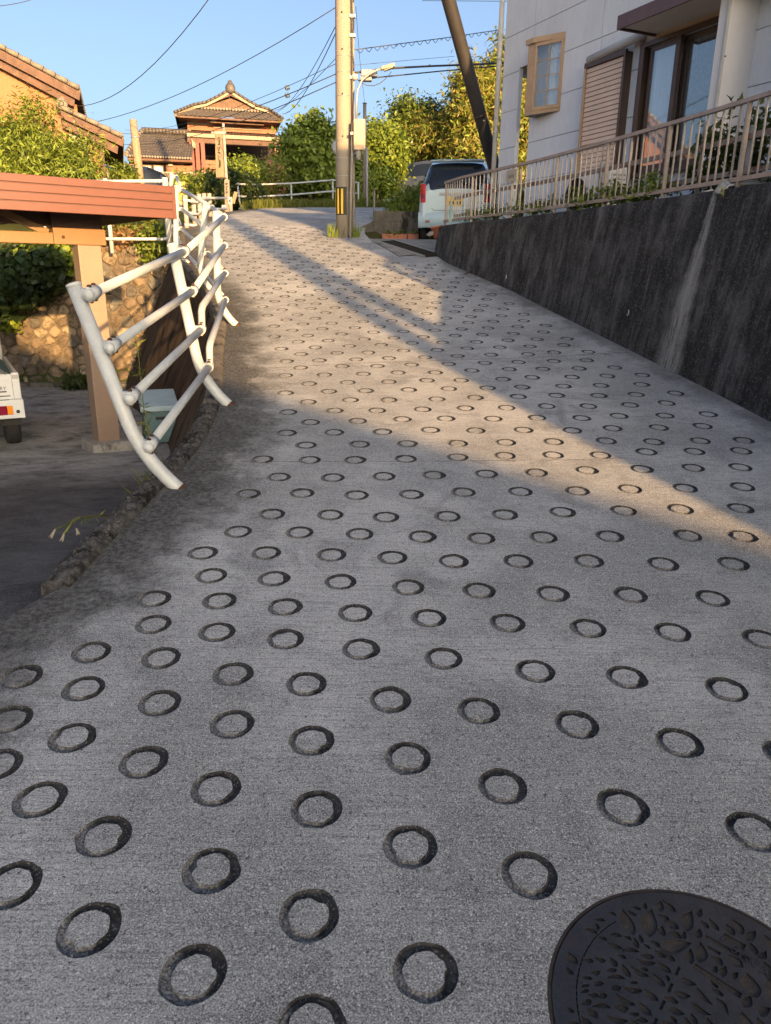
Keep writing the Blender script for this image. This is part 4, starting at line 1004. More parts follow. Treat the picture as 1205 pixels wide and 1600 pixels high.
# ================================================================== HOUSE on the right
UD = Vector((math.sin(rad(155.2)), math.cos(rad(155.2)), 0)); ND = Vector((UD.y * -1, UD.x, 0))
if ND.x < 0: ND = -ND
F0 = at(779, 250, 14.0); F0.z = 0
HF = Frame(F0, UD, ND)                                  # a: along the facade towards the viewer, b: into the house
HG = .74
hs = thing('house', 'pale lilac-grey sided house behind the bronze balustrade', 'house', HF.p(3, 1, HG))
U_END, H_TOP, H_DEP = 7.4, 6.6, 6.5
def hp_(name, mat, a0, a1, b0, b1, c0, c1, parent=None, bev=0): m = MB(); HF.box(m, a0, a1, b0, b1, c0, c1); return m.build(name, mat, parent or hs, bev=bev)
# openings in the facade: the porch under the far corner and the sliding window
col_r = HF.hit(806, 200)[0]; op_r = HF.hit(826, 200)[0]; op_top = HF.hit(812, 106)[1]
wl, wr = HF.hit(1003, 130)[0], HF.hit(1150, 60)[0]; wt = HF.hit(1060, 58)[1]; wb = HF.hit(1060, 262)[1]
sl, sr_ = HF.hit(926, 110)[0], HF.hit(989, 90)[0]; st_top = HF.hit(928, 103)[1]; st_bot = wb - .02
openings = [(col_r, op_r, HG - 1, op_top), (wl, wr, wb, wt)]
def cut(r, o):
    a0, a1, c0, c1 = r; p0, p1, q0, q1 = o
    if p1 <= a0 or p0 >= a1 or q1 <= c0 or q0 >= c1: return [r]
    out = []
    if p0 > a0: out.append((a0, p0, c0, c1))
    if p1 < a1: out.append((p1, a1, c0, c1))
    m0, m1 = max(a0, p0), min(a1, p1)
    if q0 > c0: out.append((m0, m1, c0, q0))
    if q1 < c1: out.append((m0, m1, q1, c1))
    return out
rects = [(0, U_END, HG - .3, H_TOP)]
for o in openings: rects = [q for r in rects for q in cut(r, o)]
m = MB()
for (a0, a1, c0, c1) in rects: HF.box(m, a0, a1, .018, .06, c0, c1)
m.build('wall', M['joint'], hs)
z_rows = [HF.hit(880, y)[1] for y in (209.6, 146.2, 82.5, 17.6)]; dz = z_rows[1] - z_rows[0]
rows_ = [z_rows[0] - 2 * dz, z_rows[0] - dz] + z_rows + [z_rows[3] + dz * k for k in (1, 2, 3, 4, 5)]
rows_ = [HG - .3] + [z for z in rows_ if z > HG] 
rows_ = [z for z in rows_ if z < H_TOP] + [H_TOP]
ca, cb_ = HF.hit(837, 20)[0], HF.hit(942, 40)[0]
for i, (z0, z1) in enumerate(zip(rows_, rows_[1:])):
    us = [0, ca + (0 if z0 > z_rows[1] else .0), cb_, cb_ + 2.2, U_END] if z0 > z_rows[1] - .01 else [0, op_r, cb_ + .9, cb_ + 2.4, U_END]
    for a0, a1 in zip(us, us[1:]):
        R_ = [(a0 + .005, a1 - .005, z0 + .005, z1 - .005)]
        for o in openings: R_ = [q for r in R_ for q in cut(r, o)]
        if not R_: continue
        m = MB()
        for r in R_:
            if r[1] - r[0] > .01 and r[3] - r[2] > .01: HF.box(m, r[0], r[1], 0, .0175, r[2], r[3])
        if m.v: m.build('siding_panel', M['siding'], hs)
# the rest of the shell
hp_('wall', M['siding'], U_END - .16, U_END, .161, H_DEP, HG - .3, H_TOP); hp_('wall', M['siding'], op_r + .001, U_END - .161, H_DEP - .16, H_DEP, HG - .3, H_TOP)
hp_('wall', M['siding'], op_r - .15, op_r - .001, .161, H_DEP, HG - .3, op_top + .25); hp_('wall', M['siding'], .001, .15, .161, H_DEP - .161, op_top, H_TOP)
hp_('reveal', M['siding'], col_r + .0005, col_r + .012, .001, .07, HG - .3, op_top - .003)
hp_('porch_soffit', M['soffit'], .15, op_r - .15, .161, H_DEP - .17, op_top, op_top + .05); hp_('porch_beam', M['siding'], .151, op_r - .151, 2.6, 2.75, op_top - .22, op_top - .002)
hp_('column', M['siding'], .02, .35, H_DEP - .5, H_DEP - .17, HG - .3, op_top - .002)
m = MB(); HF.box(m, -.5, U_END + .5, -.5, H_DEP + .5, H_TOP, H_TOP + .16); m.build('eaves', M['canopy'], hs)
m = MB(); m.prism([HF.p(-.5, -.5, H_TOP + .161), HF.p(-.5, H_DEP + .5, H_TOP + .161), HF.p(-.5, H_DEP / 2, H_TOP + 1.9)], HF.R * (U_END + 1.0)); m.build('roof', M['tile'], hs)
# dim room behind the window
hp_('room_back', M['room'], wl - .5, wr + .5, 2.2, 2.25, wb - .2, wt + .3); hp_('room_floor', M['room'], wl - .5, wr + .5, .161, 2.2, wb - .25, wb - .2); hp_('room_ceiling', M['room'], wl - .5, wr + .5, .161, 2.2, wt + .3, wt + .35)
# downpipe at the far corner
px_a = -.055; m = MB(); m.tube([HF.p(px_a, -.055, HG - .1), HF.p(px_a, -.055, H_TOP)], .042, 14); dpipe = m.build('downpipe', M['pvc'], hs)
for z in (2.3, 3.4, 4.5, 5.6): m = MB(); m.tube([HF.p(px_a, -.055, z), HF.p(px_a, -.055, z + .03)], .049, 14); HF.box(m, px_a - .01, px_a + .01, -.03, 0, z, z + .03); m.build('pipe_clip', M['pvc'], dpipe)
# bay window: a shallow trapezium on plan
bA = HF.hit(879, 120)[0]; bC = HF.hit(838, 176)[0]; z1 = HF.hit(881, 52)[1]; z0 = HF.hit(871, 174)[1]
proj_d = .20
bB2, bB1 = bC + .16, bC + .01
bay = MB(); bw = hs
def bayp(k, c):
    return {'A': HF.p(bA, 0, c), 'B2': HF.p(bB2, -proj_d, c), 'B1': HF.p(bB1, -proj_d - .028, c), 'C': HF.p(bC - .02, 0, c)}[k]
m = MB(); m.prism([bayp(k, z0) for k in ('A', 'B2', 'B1', 'C')], (0, 0, .05)); bayo = m.build('bay_window', M['bay_frame'], hs)
m = MB(); m.prism([bayp(k, z0 - .004) for k in ('A', 'B2', 'B1', 'C')], (0, 0, .003)); m.build('bay_soffit', M['dark_frame'], bayo)
m = MB(); q = [bayp(k, z1 - .055) for k in ('A', 'B2', 'B1', 'C')]; cc = sum(q, Vector()) / 4; q = [p + (p - cc).normalized() * .05 if i in (1, 2) else p for i, p in enumerate(q)]; m.prism(q, (0, 0, .07)); m.build('bay_cap', M['bay_frame'], bayo)
A0, B2_, B1_, C0_ = (bayp(k, 0) for k in ('A', 'B2', 'B1', 'C')); zt_, zb_ = z1 - .056, z0 + .051
def upright(p, w, nm='mullion'):
    d = (B2_ - A0).normalized(); nrm = d.cross(Vector((0, 0, 1))).normalized(); m = MB(); m.obox(p - d * w / 2 + nrm * -.012 + Vector((0, 0, zb_)), d * w, nrm * .03, Vector((0, 0, zt_ - zb_))); m.build(nm, M['bay_frame'], bayo)
dAB = (B2_ - A0); LAB = dAB.length; dAB.normalize(); nAB = dAB.cross(Vector((0, 0, 1))).normalized()
if nAB.dot(HF.R) < 0: nAB = -nAB
def flat(name, mat, t0, t1, c0, c1, d0, d1, parent):
    m = MB(); m.obox(A0 + dAB * t0 + nAB * d0 + Vector((0, 0, c0)), dAB * (t1 - t0), nAB * (d1 - d0), Vector((0, 0, c1 - c0))); return m.build(name, mat, parent)
flat('stile', M['bay_frame'], 0, .055, zb_, zt_, -.02, .012, bayo); flat('stile', M['bay_frame'], LAB - .03, LAB, zb_, zt_, -.02, .012, bayo)
flat('rail', M['bay_frame'], .056, LAB - .031, zb_, zb_ + .05, -.02, .010, bayo); flat('rail', M['bay_frame'], .056, LAB - .031, zt_ - .05, zt_, -.02, .010, bayo)
g0, g1 = .056, LAB - .031; gm_ = (g0 + g1) / 2; hz = (zt_ - zb_ - .10) / 4
for r in range(4):
    for c in range(2): flat('pane', M['glass'], g0 + (gm_ - g0) * c + .006, g0 + (gm_ - g0) * (c + 1) - .006, zb_ + .05 + hz * r + .006, zb_ + .05 + hz * (r + 1) - .006, -.008, -.004, bayo)
for r in range(1, 4): flat('glazing_bar', M['bay_frame'], g0, g1, zb_ + .05 + hz * r - .006, zb_ + .05 + hz * r + .006, -.010, .004, bayo)
flat('glazing_bar', M['bay_frame'], gm_ - .006, gm_ + .006, zb_ + .05, zt_ - .05, -.011, .005, bayo)
m = MB(); m.prism([B2_ + Vector((0, 0, zb_)), B1_ + Vector((0, 0, zb_)), B1_ + Vector((0, 0, zb_)) + HF.D * .02, B2_ + Vector((0, 0, zb_)) + HF.D * .02], (0, 0, zt_ - zb_)); m.build('outer_panel', M['bay_frame'], bayo)
m = MB(); m.prism([B1_ + Vector((0, 0, zb_)), C0_ + Vector((0, 0, zb_)), C0_ + Vector((0, 0, zb_)) + HF.R * .02, B1_ + Vector((0, 0, zb_)) + HF.R * .02], (0, 0, zt_ - zb_)); m.build('outer_panel', M['bay_frame'], bayo)
P = [[A0.lerp(B2_, .15 + .35 * t) - nAB * (.06 + .012 * math.sin(t * 30)) + Vector((0, 0, z)) for t in np.linspace(0, 1, 24)] for z in (zb_, zt_)]
m = MB(); m.grid(P); m.build('curtain', M['curtain'], bayo)
# shutter box
sh = MB(); HF.box(sh, sl, sr_, -.10, -.001, st_bot, st_top); sho = sh.build('shutter_box', M['dark_frame'], hs)
ns = 24; hs_ = (st_top - .05 - st_bot) / ns
for k in range(ns):
    m = MB(); zc = st_bot + hs_ * k; m.prism([HF.p(sl + .03, -.103, zc + .002), HF.p(sl + .03, -.118, zc + .004), HF.p(sl + .03, -.110, zc + hs_ - .005), HF.p(sl + .03, -.103, zc + hs_ - .003)], HF.R * (sr_ - sl - .06)); m.build('slat', M['shutter'], sho)
for a0, a1, mt_ in ((sl - .012, sl + .018, 'bay_frame'), (sr_ - .03, sr_ + .012, 'dark_frame')): m = MB(); HF.box(m, a0, a1, -.135, -.101, st_bot, st_top); m.build('shutter_stile', M[mt_], sho)
m = MB(); HF.box(m, sl - .012, sr_ + .012, -.14, -.1005, st_top - .045, st_top + .02); m.build('shutter_head', M['dark_frame'], sho)
# white duct over the shutter
d0 = HF.hit(931, 96); d1 = HF.hit(1001, 66); m = MB(); m.tube([HF.p(d0[0], -.12, d0[1]), HF.p(d1[0], -.12, d1[1] + .02), HF.p(d1[0] + .06, -.10, d1[1] + .03), HF.p(d1[0] + .08, -.02, d1[1] + .03)], .055, 14); m.build('duct', M['pvc'], hs)
# sliding window: outer frame, two sashes and a screen, panes and curtains
fr = hp_('window', M['dark_frame'], wl - .05, wl, -.045, .10, wb, wt); 
hp_('window_jamb', M['dark_frame'], wr, wr + .05, -.045, .10, wb, wt, fr); hp_('window_head', M['dark_frame'], wl - .05, wr + .05, -.05, .10, wt + .001, wt + .055, fr); hp_('window_sill', M['dark_frame'], wl - .05, wr + .05, -.08, .10, wb - .05, wb - .001, fr)
wm = wl + (wr - wl) * .42; we = wl + (wr - wl) * .86
def sash(a0, a1, b, cur, parent):
    s_ = hp_('sash', M['dark_frame'], a0, a0 + .05, b, b + .03, wb + .01, wt - .01, parent)
    hp_('stile', M['dark_frame'], a1 - .05, a1, b, b + .03, wb + .01, wt - .01, s_); hp_('rail', M['dark_frame'], a0 + .051, a1 - .051, b + .001, b + .029, wb + .01, wb + .09, s_); hp_('rail', M['dark_frame'], a0 + .051, a1 - .051, b + .001, b + .029, wt - .06, wt - .01, s_)
    hp_('pane', M['glass'], a0 + .05, a1 - .05, b + .012, b + .017, wb + .09, wt - .06, s_)
    if cur:
        P = [[HF.p(a0 + (a1 - a0) * t, b + .06 + .016 * math.sin(t * 60) + .01 * math.sin(t * 23), z) for t in np.linspace(0, 1, 60)] for z in (wb, wt)]
        m = MB(); m.grid(P); m.build('curtain', cur, s_)
sash(wl + .10, wm, .0, M['curtain'], fr); sash(wm + .03, we, .04, M['curtain_dark'], fr); sash(we + .02, wr - .01, .0, M['curtain_dark'], fr)
hp_('mullion', M['dark_frame'], wl, wl + .05, -.06, .06, wb, wt, fr); hp_('mullion', M['dark_frame'], wm - .02, wm + .05, -.055, -.001, wb, wt, fr)
hp_('head_panel', M['siding_beige'], wl - .2, wr + .1, -.012, -.0005, wt + .06, wt + .42)
# canopy over the window
cz0 = HF.hit(967, 46, -.62)[1]; ca0 = HF.hit(967, 46, -.62)[0]
hp_('canopy', M['soffit'], ca0 + .02, wr + .6, -.60, -.013, cz0 + .02, cz0 + .07); hp_('canopy_fascia', M['canopy'], ca0, wr + .6, -.63, -.601, cz0, cz0 + .15); hp_('canopy_fascia', M['canopy'], ca0 - .03, ca0 - .001, -.63, -.013, cz0, cz0 + .15); hp_('canopy_roof', M['canopy'], ca0, wr + .6, -.60, -.013, cz0 + .071, cz0 + .149)
# white wing that stands out beyond the window
wa = HF.hit(1143, 100, -.30)[0]; wo = -.62
def wing_out(px, py):
    d = ray(px, py); n = HF.R; t = (HF.p(wa, 0, 0)).dot(n) / d.dot(n); q = d * t - HF.O; return q.dot(HF.D)
wb0 = wing_out(1130, 80); wb1 = wing_out(1195, 80)
hp_('wing_wall', M['white_wall'], wa - .12, wa, wb0, -.002, HG - .3, H_TOP - .01)
hp_('front_block', M['wall_grey2'], wa + .95, U_END + 1.2, wb0 - .03, -.002, HG - .3, H_TOP - .01)
hp_('wing_corner', M['pvc'], wa - .02, wa + .012, wb0 - .012, wb0 + .02, HG - .3, H_TOP - .02)
for (px, py) in ((1191, 66), (1133, 88)):
    b = wing_out(px, py); z = ray(px, py).z * ((HF.p(wa, 0, 0)).dot(HF.R) / ray(px, py).dot(HF.R)); m = MB(); m.tube([HF.p(wa, b, z), HF.p(wa + .006, b, z)], .01, 8); m.build('screw', M['ink'], hs)
# air conditioner on the ground by the wall
aa, az_ = HF.hit(915, 312, -.30); aa0, aa1 = HF.hit(880, 300, -.42)[0], HF.hit(951, 300, -.42)[0]
ac = thing('air_conditioner', 'white outdoor air conditioner unit behind the balustrade', 'air conditioner', HF.p((aa0 + aa1) / 2, -.27, HG))
def acp(name, mat, *b, bev=0, parent=None): m = MB(); HF.box(m, *b); return m.build(name, mat, parent or ac, bev=bev)
acp('case', M['white_wall'], aa0, aa1, -.42, -.12, HG + .06, HG + .64, bev=.015); acp('foot', M['pvc_grey'], aa0 + .05, aa0 + .12, -.44, -.10, HG, HG + .058); acp('foot', M['pvc_grey'], aa1 - .12, aa1 - .05, -.44, -.10, HG, HG + .058)
fc = HF.p(aa0 + .30, -.421, HG + .35)
for r in (.06, .11, .16, .21): m = MB(); m.tube([fc + HF.R * math.cos(t) * r + Vector((0, 0, math.sin(t) * r)) - HF.D * .012 for t in np.linspace(0, 2 * math.pi, 28)], .006, 6, cap=False); m.build('grille_ring', M['black_plastic'], ac)
for t in np.linspace(0, math.pi, 5)[:-1]: m = MB(); m.tube([fc + (HF.R * math.cos(t) + Vector((0, 0, math.sin(t)))) * k - HF.D * .008 for k in (-.21, .21)], .006, 6); m.build('grille_bar', M['black_plastic'], ac)
m = MB(); m.lathe([(.001, .0), (.215, .0), (.215, .002)], fc - HF.D * .0015, 28, -HF.D); m.build('fan_opening', M['black_plastic'], ac)
for k in range(8): acp('louvre', M['pvc_grey'], aa1 + .001, aa1 + .008, -.38, -.16, HG + .15 + k * .055, HG + .17 + k * .055)

# ================================================================== CARS
def car(name, label, O, D, paint, L=3.4, Wd=1.475, H=1.60, detail=True, van=False, group=None):
    """a small hatchback lofted from cross sections; O = ground under the middle of its tail, D = heading"""
    D = Vector(D).normalized(); R = Vector((D.y, -D.x, 0)); Fm = Frame(O, R, D); c = thing(name, label, 'car', O, group); hw = Wd / 2
    # stations: distance from the tail, half width low / belt / roof, z low / belt / roof
    st = [(.00, .86, .84, .64, .34, .90, .97), (.05, .95, .93, .68, .27, .93, 1.12), (.16, .99, .97, .71, .24, .95, 1.30), (.36, 1.0, .985, .745, .23, .96, 1.475), (.75, 1.0, .99, .78, .22, .955, 1.585), (1.35, 1.0, .99, .84, .22, .94, 1.60), (1.9, 1.0, .99, .83, .22, .92, 1.555), (2.3, 1.0, .985, .80, .22, .90, 1.40), (2.65, .99, .97, .78, .22, .88, 1.10), (2.85, .98, .95, .76, .22, .86, .94), (3.2, .93, .88, .68, .24, .76, .80), (3.38, .80, .76, .6, .30, .62, .66)]
    def sec(s):
        y, wl_, wb_, wr_, zl, zb, zr = s; y *= L / 3.4; k = H / 1.6; zl, zb, zr = zl * 1.0, zb * k, zr * k
        pts = [(wl_ * .93, zl), (wl_, zl + .13), (wl_ * 1.005, (zl + zb) / 2 + .05), (wb_, zb), (wb_ * .985, zb + .02), (wr_ + (wb_ - wr_) * .18, zr - (zr - zb) * .22), (wr_ * .93, zr - .025), (wr_ * .6, zr), (0, zr + .006)]
        half = [(a * hw, z) for a, z in pts]; full = half + [(-a, z) for a, z in half[::-1][1:]]
        return [Fm.p(a, y, z) for a, z in full]
    P = [sec(s) for s in st]; n = len(P[0]); body = MB(); gl = MB()
    allv = [p for r in P for p in r]; bf_, gf = [], []
    for i in range(len(P) - 1):
        for j in range(n - 1):
            f = (i * n + j, (i + 1) * n + j, (i + 1) * n + j + 1, i * n + j + 1)
            side = j in (4, n - 6) and 3 <= i <= 6
            screen = 6 <= i <= 8 and 4 < j < n - 6
            rear = i in (0, 1, 2) and 4 < j < n - 6
            rearc = i in (1, 2) and j in (4, n - 6)
            (gf if (side or screen or rear or rearc) else bf_).append(f)
    body.add(allv, bf_, True)
    tail = P[0]; body.add(tail, [tuple(range(n))], False); nose = P[-1]; body.add(nose, [tuple(range(n))[::-1]], False)
    bo = body.build('body', paint, c)
    gl.add(allv, gf, True); gl.build('window_glass', M['car_glass'], c)
    def bx_(nm, mat, a0, a1, b0, b1, z0, z1, bev=.01, parent=None): m = MB(); Fm.box(m, a0, a1, b0, b1, z0, z1); return m.build(nm, mat, parent or c, bev=bev)
    # tail: bumper, lamps, plate, garnish, wiper, spoiler, tailgate seam
    m = MB(); m.grid([[Fm.p(a * hw, -.045 + .09 * abs(a) ** 3 + dy, z) for a in np.linspace(-.99, .99, 15)] for z, dy in ((.26, .05), (.30, .0), (.44, -.012), (.53, .0), (.56, .05))]); m.build('bumper', paint, c)
    if detail:
        for s_ in (-1, 1):
            m = MB(); ys0 = .012
            m.grid([[Fm.p(s_ * hw * a, yy, z) for a, yy in ((.79, -.012), (.87, -.006), (.935, .035), (.96, .12))] for z in np.linspace(.72 * H / 1.6, 1.06 * H / 1.6, 5)]); m.build('tail_lamp', M['red_lens'], c)
            m = MB(); m.grid([[Fm.p(s_ * hw * a, yy - .004, z) for a, yy in ((.81, -.012), (.87, -.006), (.925, .028))] for z in np.linspace(.80 * H / 1.6, .88 * H / 1.6, 3)]); m.build('lamp_lens', M['red_dark_lens'], c)
        pl = bx_('number_plate', M['plate_yellow'], -.165, .165, -.028, -.016, .66 * H / 1.6, .825 * H / 1.6, .004)
        for a, w in ((-.11, .05), (-.04, .05), (.03, .05), (.095, .05)): bx_('digit', M['ink'], a, a + w * .7, -.0305, -.0285, .685 * H / 1.6, .745 * H / 1.6, 0, pl)
        bx_('garnish', M['pvc'], -.30, .30, -.035, -.012, .855 * H / 1.6, .90 * H / 1.6, .006)
        m = MB(); m.bar(Fm.p(.05, -.012, .985 * H / 1.6), Fm.p(-.35, .015, 1.04 * H / 1.6), .015, .015); m.build('wiper', M['black_plastic'], c)
        m = MB(); m.grid([[Fm.p(a * hw * .72, yy - .05 * (1 - abs(a) ** 4), z * H / 1.6) for a in np.linspace(-1, 1, 9)] for yy, z in ((.46, 1.545), (.30, 1.53), (.25, 1.505), (.36, 1.48))]); m.build('spoiler', paint, c)
        m = MB(); m.tube([Fm.p(-.62 * hw, -.016, .62), Fm.p(-.55 * hw, -.018, .585), Fm.p(.55 * hw, -.018, .585), Fm.p(.62 * hw, -.016, .62)], .004, 6); m.build('tailgate_seam', M['black_plastic'], c)
        for s_ in (-1, 1): m = MB(); Fm.box(m, s_ * hw * .72 - .045, s_ * hw * .72 + .045, -.052, -.03, .36, .395); m.build('reflector', M['red_dark_lens'], c)
    for s_ in (-1, 1):
        for y in (.55 * L / 3.4, 2.78 * L / 3.4): wheel(c, Fm.p(s_ * (hw - .085), y, .275), R * s_, .275, .155)
        for y in (.55 * L / 3.4, 2.78 * L / 3.4): m = MB(); m.lathe([(.001, .0), (.31, .0), (.31, .004)], Fm.p(s_ * (hw + .004), y, .29), 24, R * s_); m.build('wheel_arch', M['black_plastic'], c)
        m = MB(); m.lathe([(.001, .08), (.06, .07), (.075, 0), (.06, -.03), (.001, -.04)], Fm.p(s_ * (hw + .09), 2.25 * L / 3.4, .98 * H / 1.6), 12, D); m.build('door_mirror', paint, c)
        for y0, y1 in ((.98, 1.0), (1.86, 1.88)): bx_('door_seam', M['black_plastic'], s_ * hw * 1.0 - .004 if s_ < 0 else hw - .001, s_ * hw * 1.0 + .001 if s_ < 0 else hw + .004, y0 * L / 3.4, y1 * L / 3.4 - .012, .35, .90 * H / 1.6, 0)
        bx_('door_handle', paint, s_ * (hw + .012) - .012, s_ * (hw + .012) + .012, 1.08 * L / 3.4, 1.24 * L / 3.4, .82, .85, .005)
    return c
CO = at(702, 378, 16.0); car_z = CO.z
CO = Vector((at(704, 370, 16.0).x + .05, 15.9, at(662, 378, 16.35).z))
car('parked_car', 'pale blue hatchback parked tail-out at the end of the black wall', CO, (math.sin(rad(9)), math.cos(rad(9)), 0), M['car_blue'], H=1.62)
c2 = at(708, 262, 40); car('parked_car', 'black van parked on the bank beneath the golden tree', (c2.x, 40.0, terrain_h(c2.x, 40.0) - .02), (math.sin(rad(-60)), math.cos(rad(-60)), 0), M['car_black'], L=3.4, H=1.8, detail=False)
c3 = at(222, 283, 27.0); car('parked_car', 'dark blue car parked behind the leaning wooden post at the left', (c3.x - 1.9, 27.2, at(222, 258, 27.2).z - 1.5), (math.sin(rad(78)), math.cos(rad(78)), 0), M['car_navy'], L=3.6, H=1.5, detail=False)

# ================================================================== drain grate, driveway, low walls and planters by the pale blue car
m = MB()
DR = [[(-.12, 14.6), (.18, 13.62), (.80, 13.92)], [(-.33, 15.2), (.45, 15.0), (1.3, 14.6)], [(-.45, 16.0), (.9, 16.0), (3.4, 15.8)], [(-.4, 17.1), (1.2, 17.6), (4.2, 18.4)], [(.6, 20.0), (2.2, 20.4), (5.0, 20.8)]]
def drz(x, y): return min(g(y) + .012, .66) if y > 13.3 else g(y)
P = [[(x, y, (g(y) + .004 if i == 0 else .30 + .13 * (y - 13.6)) if False else drz(x, y)) for i, (x, y) in enumerate(r)] for r in DR]
m.grid(P); struct(m.build('driveway', M['concrete'], loc=(1, 16, .5)), 'concrete driveway beside the black wall')
gr = thing('drain_grate', 'dark steel drain grate across the mouth of the driveway', 'drain grate', (.3, 14.3, g(14.3)))
G0, G1 = Vector((-.20, 15.05, 0)), Vector((.62, 13.55, 0)); gd = (G1 - G0).normalized(); gn = Vector((-gd.y, gd.x, 0));
if gn.x < 0: gn = -gn
def gz(p): return Vector((p.x, p.y, g(p.y) + .022))
for k, o in enumerate((0, .36)):
    m = MB(); m.bar(gz(G0 + gn * o), gz(G1 + gn * o), .035, .03); m.build('frame_bar', M['steel'], gr)
for k in range(44):
    p = G0.lerp(G1, (k + .5) / 44); m = MB(); m.bar(gz(p + gn * .02), gz(p + gn * .34), .012, .02); m.build('grate_bar', M['grate'], gr)
m = MB(); q = [gz(G0 + gn * .02), gz(G1 + gn * .02), gz(G1 + gn * .34), gz(G0 + gn * .34)]; m.add([p - Vector((0, 0, .014)) for p in q], [(0, 1, 2, 3)]); m.build('channel', M['black'], gr)
LW = at(584, 376, 17.2); LW2 = at(690, 376, 17.2)
lw = thing('low_wall', 'low weathered concrete block wall behind the utility pole', 'wall', (LW.x, 17.2, LW.z))
top = at(600, 330, 17.2).z; midz = at(600, 346, 17.2).z; bot = LW.z - .1
m = MB(); m.box(LW.x, LW2.x + .4, 17.2, 17.35, bot, midz); m.build('lower_course', M['concrete_old'], lw); m = MB(); m.box(LW.x + .004, LW2.x + .4, 17.206, 17.34, midz + .004, top); m.build('upper_course', M['concrete_old'], lw)
m = MB(); m.prism([(LW.x - .006, 17.15, bot), (LW.x - .006, 17.15, midz), (LW.x - .75, 16.9, at(560, 372, 17.0).z), (LW.x - .75, 16.9, bot)], (0, .12, 0)); m.build('ramp_wing', M['concrete_old'], lw)
for i, (pa, pb) in enumerate(((597, 636), (637, 662))):
    a = at(pa, 378, 16.75); b = at(pb, 378, 16.75); zb_ = a.z; pt = thing('planter', ['longer brick red planter trough by the low wall', 'shorter brick red planter trough beside the rear wheel'][i], 'planter', (a.x, 16.7, zb_), 'planter troughs')
    m = MB(); m.box(a.x, b.x - .01, 16.62, 16.88, zb_, zb_ + .16); m.build('trough', M['brick_plant'], pt, bev=.012); m = MB(); m.box(a.x + .02, b.x - .03, 16.64, 16.86, zb_ + .155, zb_ + .17); m.build('soil', M['soil'], pt)

# ================================================================== UTILITY POLE and street lamp
PO = Vector((-.90, 15.8, g(15.8))); pole = thing('utility_pole', 'tall concrete utility pole with a yellow and black guard', 'utility pole', PO)
def pz(py): return at(537, py, 15.8).z
PT = 9.5; pr = lambda z: .163 - .0035 * (z - PO.z)
m = MB(); m.tube([PO + Vector((0, 0, -.1)), (PO.x, PO.y, 3), (PO.x, PO.y, PT)], [pr(PO.z), pr(3), pr(PT)], 32); m.build('shaft', M['pole'], pole)
for py in (90, 115, 152, 203, 222, 248, 276, 302, 315): z = pz(py); m = MB(); m.tube([(PO.x, PO.y, z), (PO.x, PO.y, z + .012)], pr(z) + .003, 32); m.build('band', M['steel'], pole)
for k, py in enumerate((24, 81, 150, 216)): z = pz(py); m = MB(); m.tube([(PO.x - .02, PO.y - pr(z) + .02, z), (PO.x - .01, PO.y - pr(z) - .02, z + .012)], .014, 8); m.build('step_hole', M['ink'], pole)
m = MB(); zc0, zc1 = pz(335), pz(296); sg = MB()
tape = MB(); tape.tube([(PO.x, PO.y, zc0 - .02), (PO.x, PO.y, zc1 + .03)], pr(zc0) + .004, 32, cap=False); 
def arc_strip(z0, z1, a0, a1, r, mat, nm):
    m = MB(); m.grid([[(PO.x + r * math.sin(rad(a)), PO.y - r * math.cos(rad(a)), z) for a in np.linspace(a0, a1, 6)] for z in (z0, z1)]); return m.build(nm, mat, gd_)
gd_ = MB(); gd_.grid([[(PO.x + (pr(zc0) + .004) * math.sin(rad(a)), PO.y - (pr(zc0) + .004) * math.cos(rad(a)), z) for a in np.linspace(-95, 22, 18)] for z in (zc0 - .02, zc1 + .03)]); gd_ = gd_.build('guard_plate', M['black'], pole)
for a0 in (-82, -48, -18): arc_strip(zc0, zc1, a0, a0 + 15, pr(zc0) + .008, M['yellow'], 'yellow_stripe')
def side_tube(nm, mat, P, r, n=10): m = MB(); m.tube(P, r, n); return m.build(nm, mat, pole)
side_tube('conduit', M['pole'], [(PO.x + .20, PO.y - .06, PO.z), (PO.x + .185, PO.y - .05, 3.2), (PO.x + .18, PO.y - .04, 6.5)], .026)
side_tube('cable', M['wire'], [(PO.x + .165, PO.y - .09, z) for z in np.arange(2.6, 8, .3)], .016, 8)
side_tube('cable', M['wire'], [(PO.x + .185 + .02 * math.sin(z * 9), PO.y - .09, z) for z in np.arange(3.6, 8, .1)], .010, 6)
for py in (0, 30, 60, 125): z = pz(py); m = MB(); m.box(PO.x + .12, PO.x + .23, PO.y - .12, PO.y - .03, z, z + .05); m.build('saddle', M['steel'], pole)
m = MB(); m.lathe([(.001, .06), (.05, .05), (.06, 0), (.05, -.05), (.001, -.06)], (PO.x + .22, PO.y - .1, pz(122)), 14, (1, 0, 0)); m.build('insulator', M['pvc'], pole)
for (px, py, w, h) in ((577, 115, .30, .11), (572, 124, .22, .07)): q = at(px, py, 15.8); m = MB(); m.box(q.x - w / 2, q.x + w / 2, 15.72, 15.88, q.z - h / 2, q.z + h / 2); m.build('splice_box', M['pvc_grey'], pole, bev=.02)
ls = thing('street_lamp', 'curved-arm street lamp on a slim mast beside the utility pole', 'street lamp', (PO.x + .26, 15.5, g(15.5)))
q = [at(px, py, 15.55) for px, py in ((557, 185), (557, 160), (559, 140), (566, 125), (577, 116), (588, 110), (597, 107))]
m = MB(); m.tube(q, .020, 12); m.build('arm', M['steel'], ls)
mast0 = at(549, 374, 15.55); m = MB(); m.tube([(mast0.x - .02, 15.55, g(15.55)), at(551, 190, 15.55)], .024, 12); m.build('mast', M['pole'], ls)
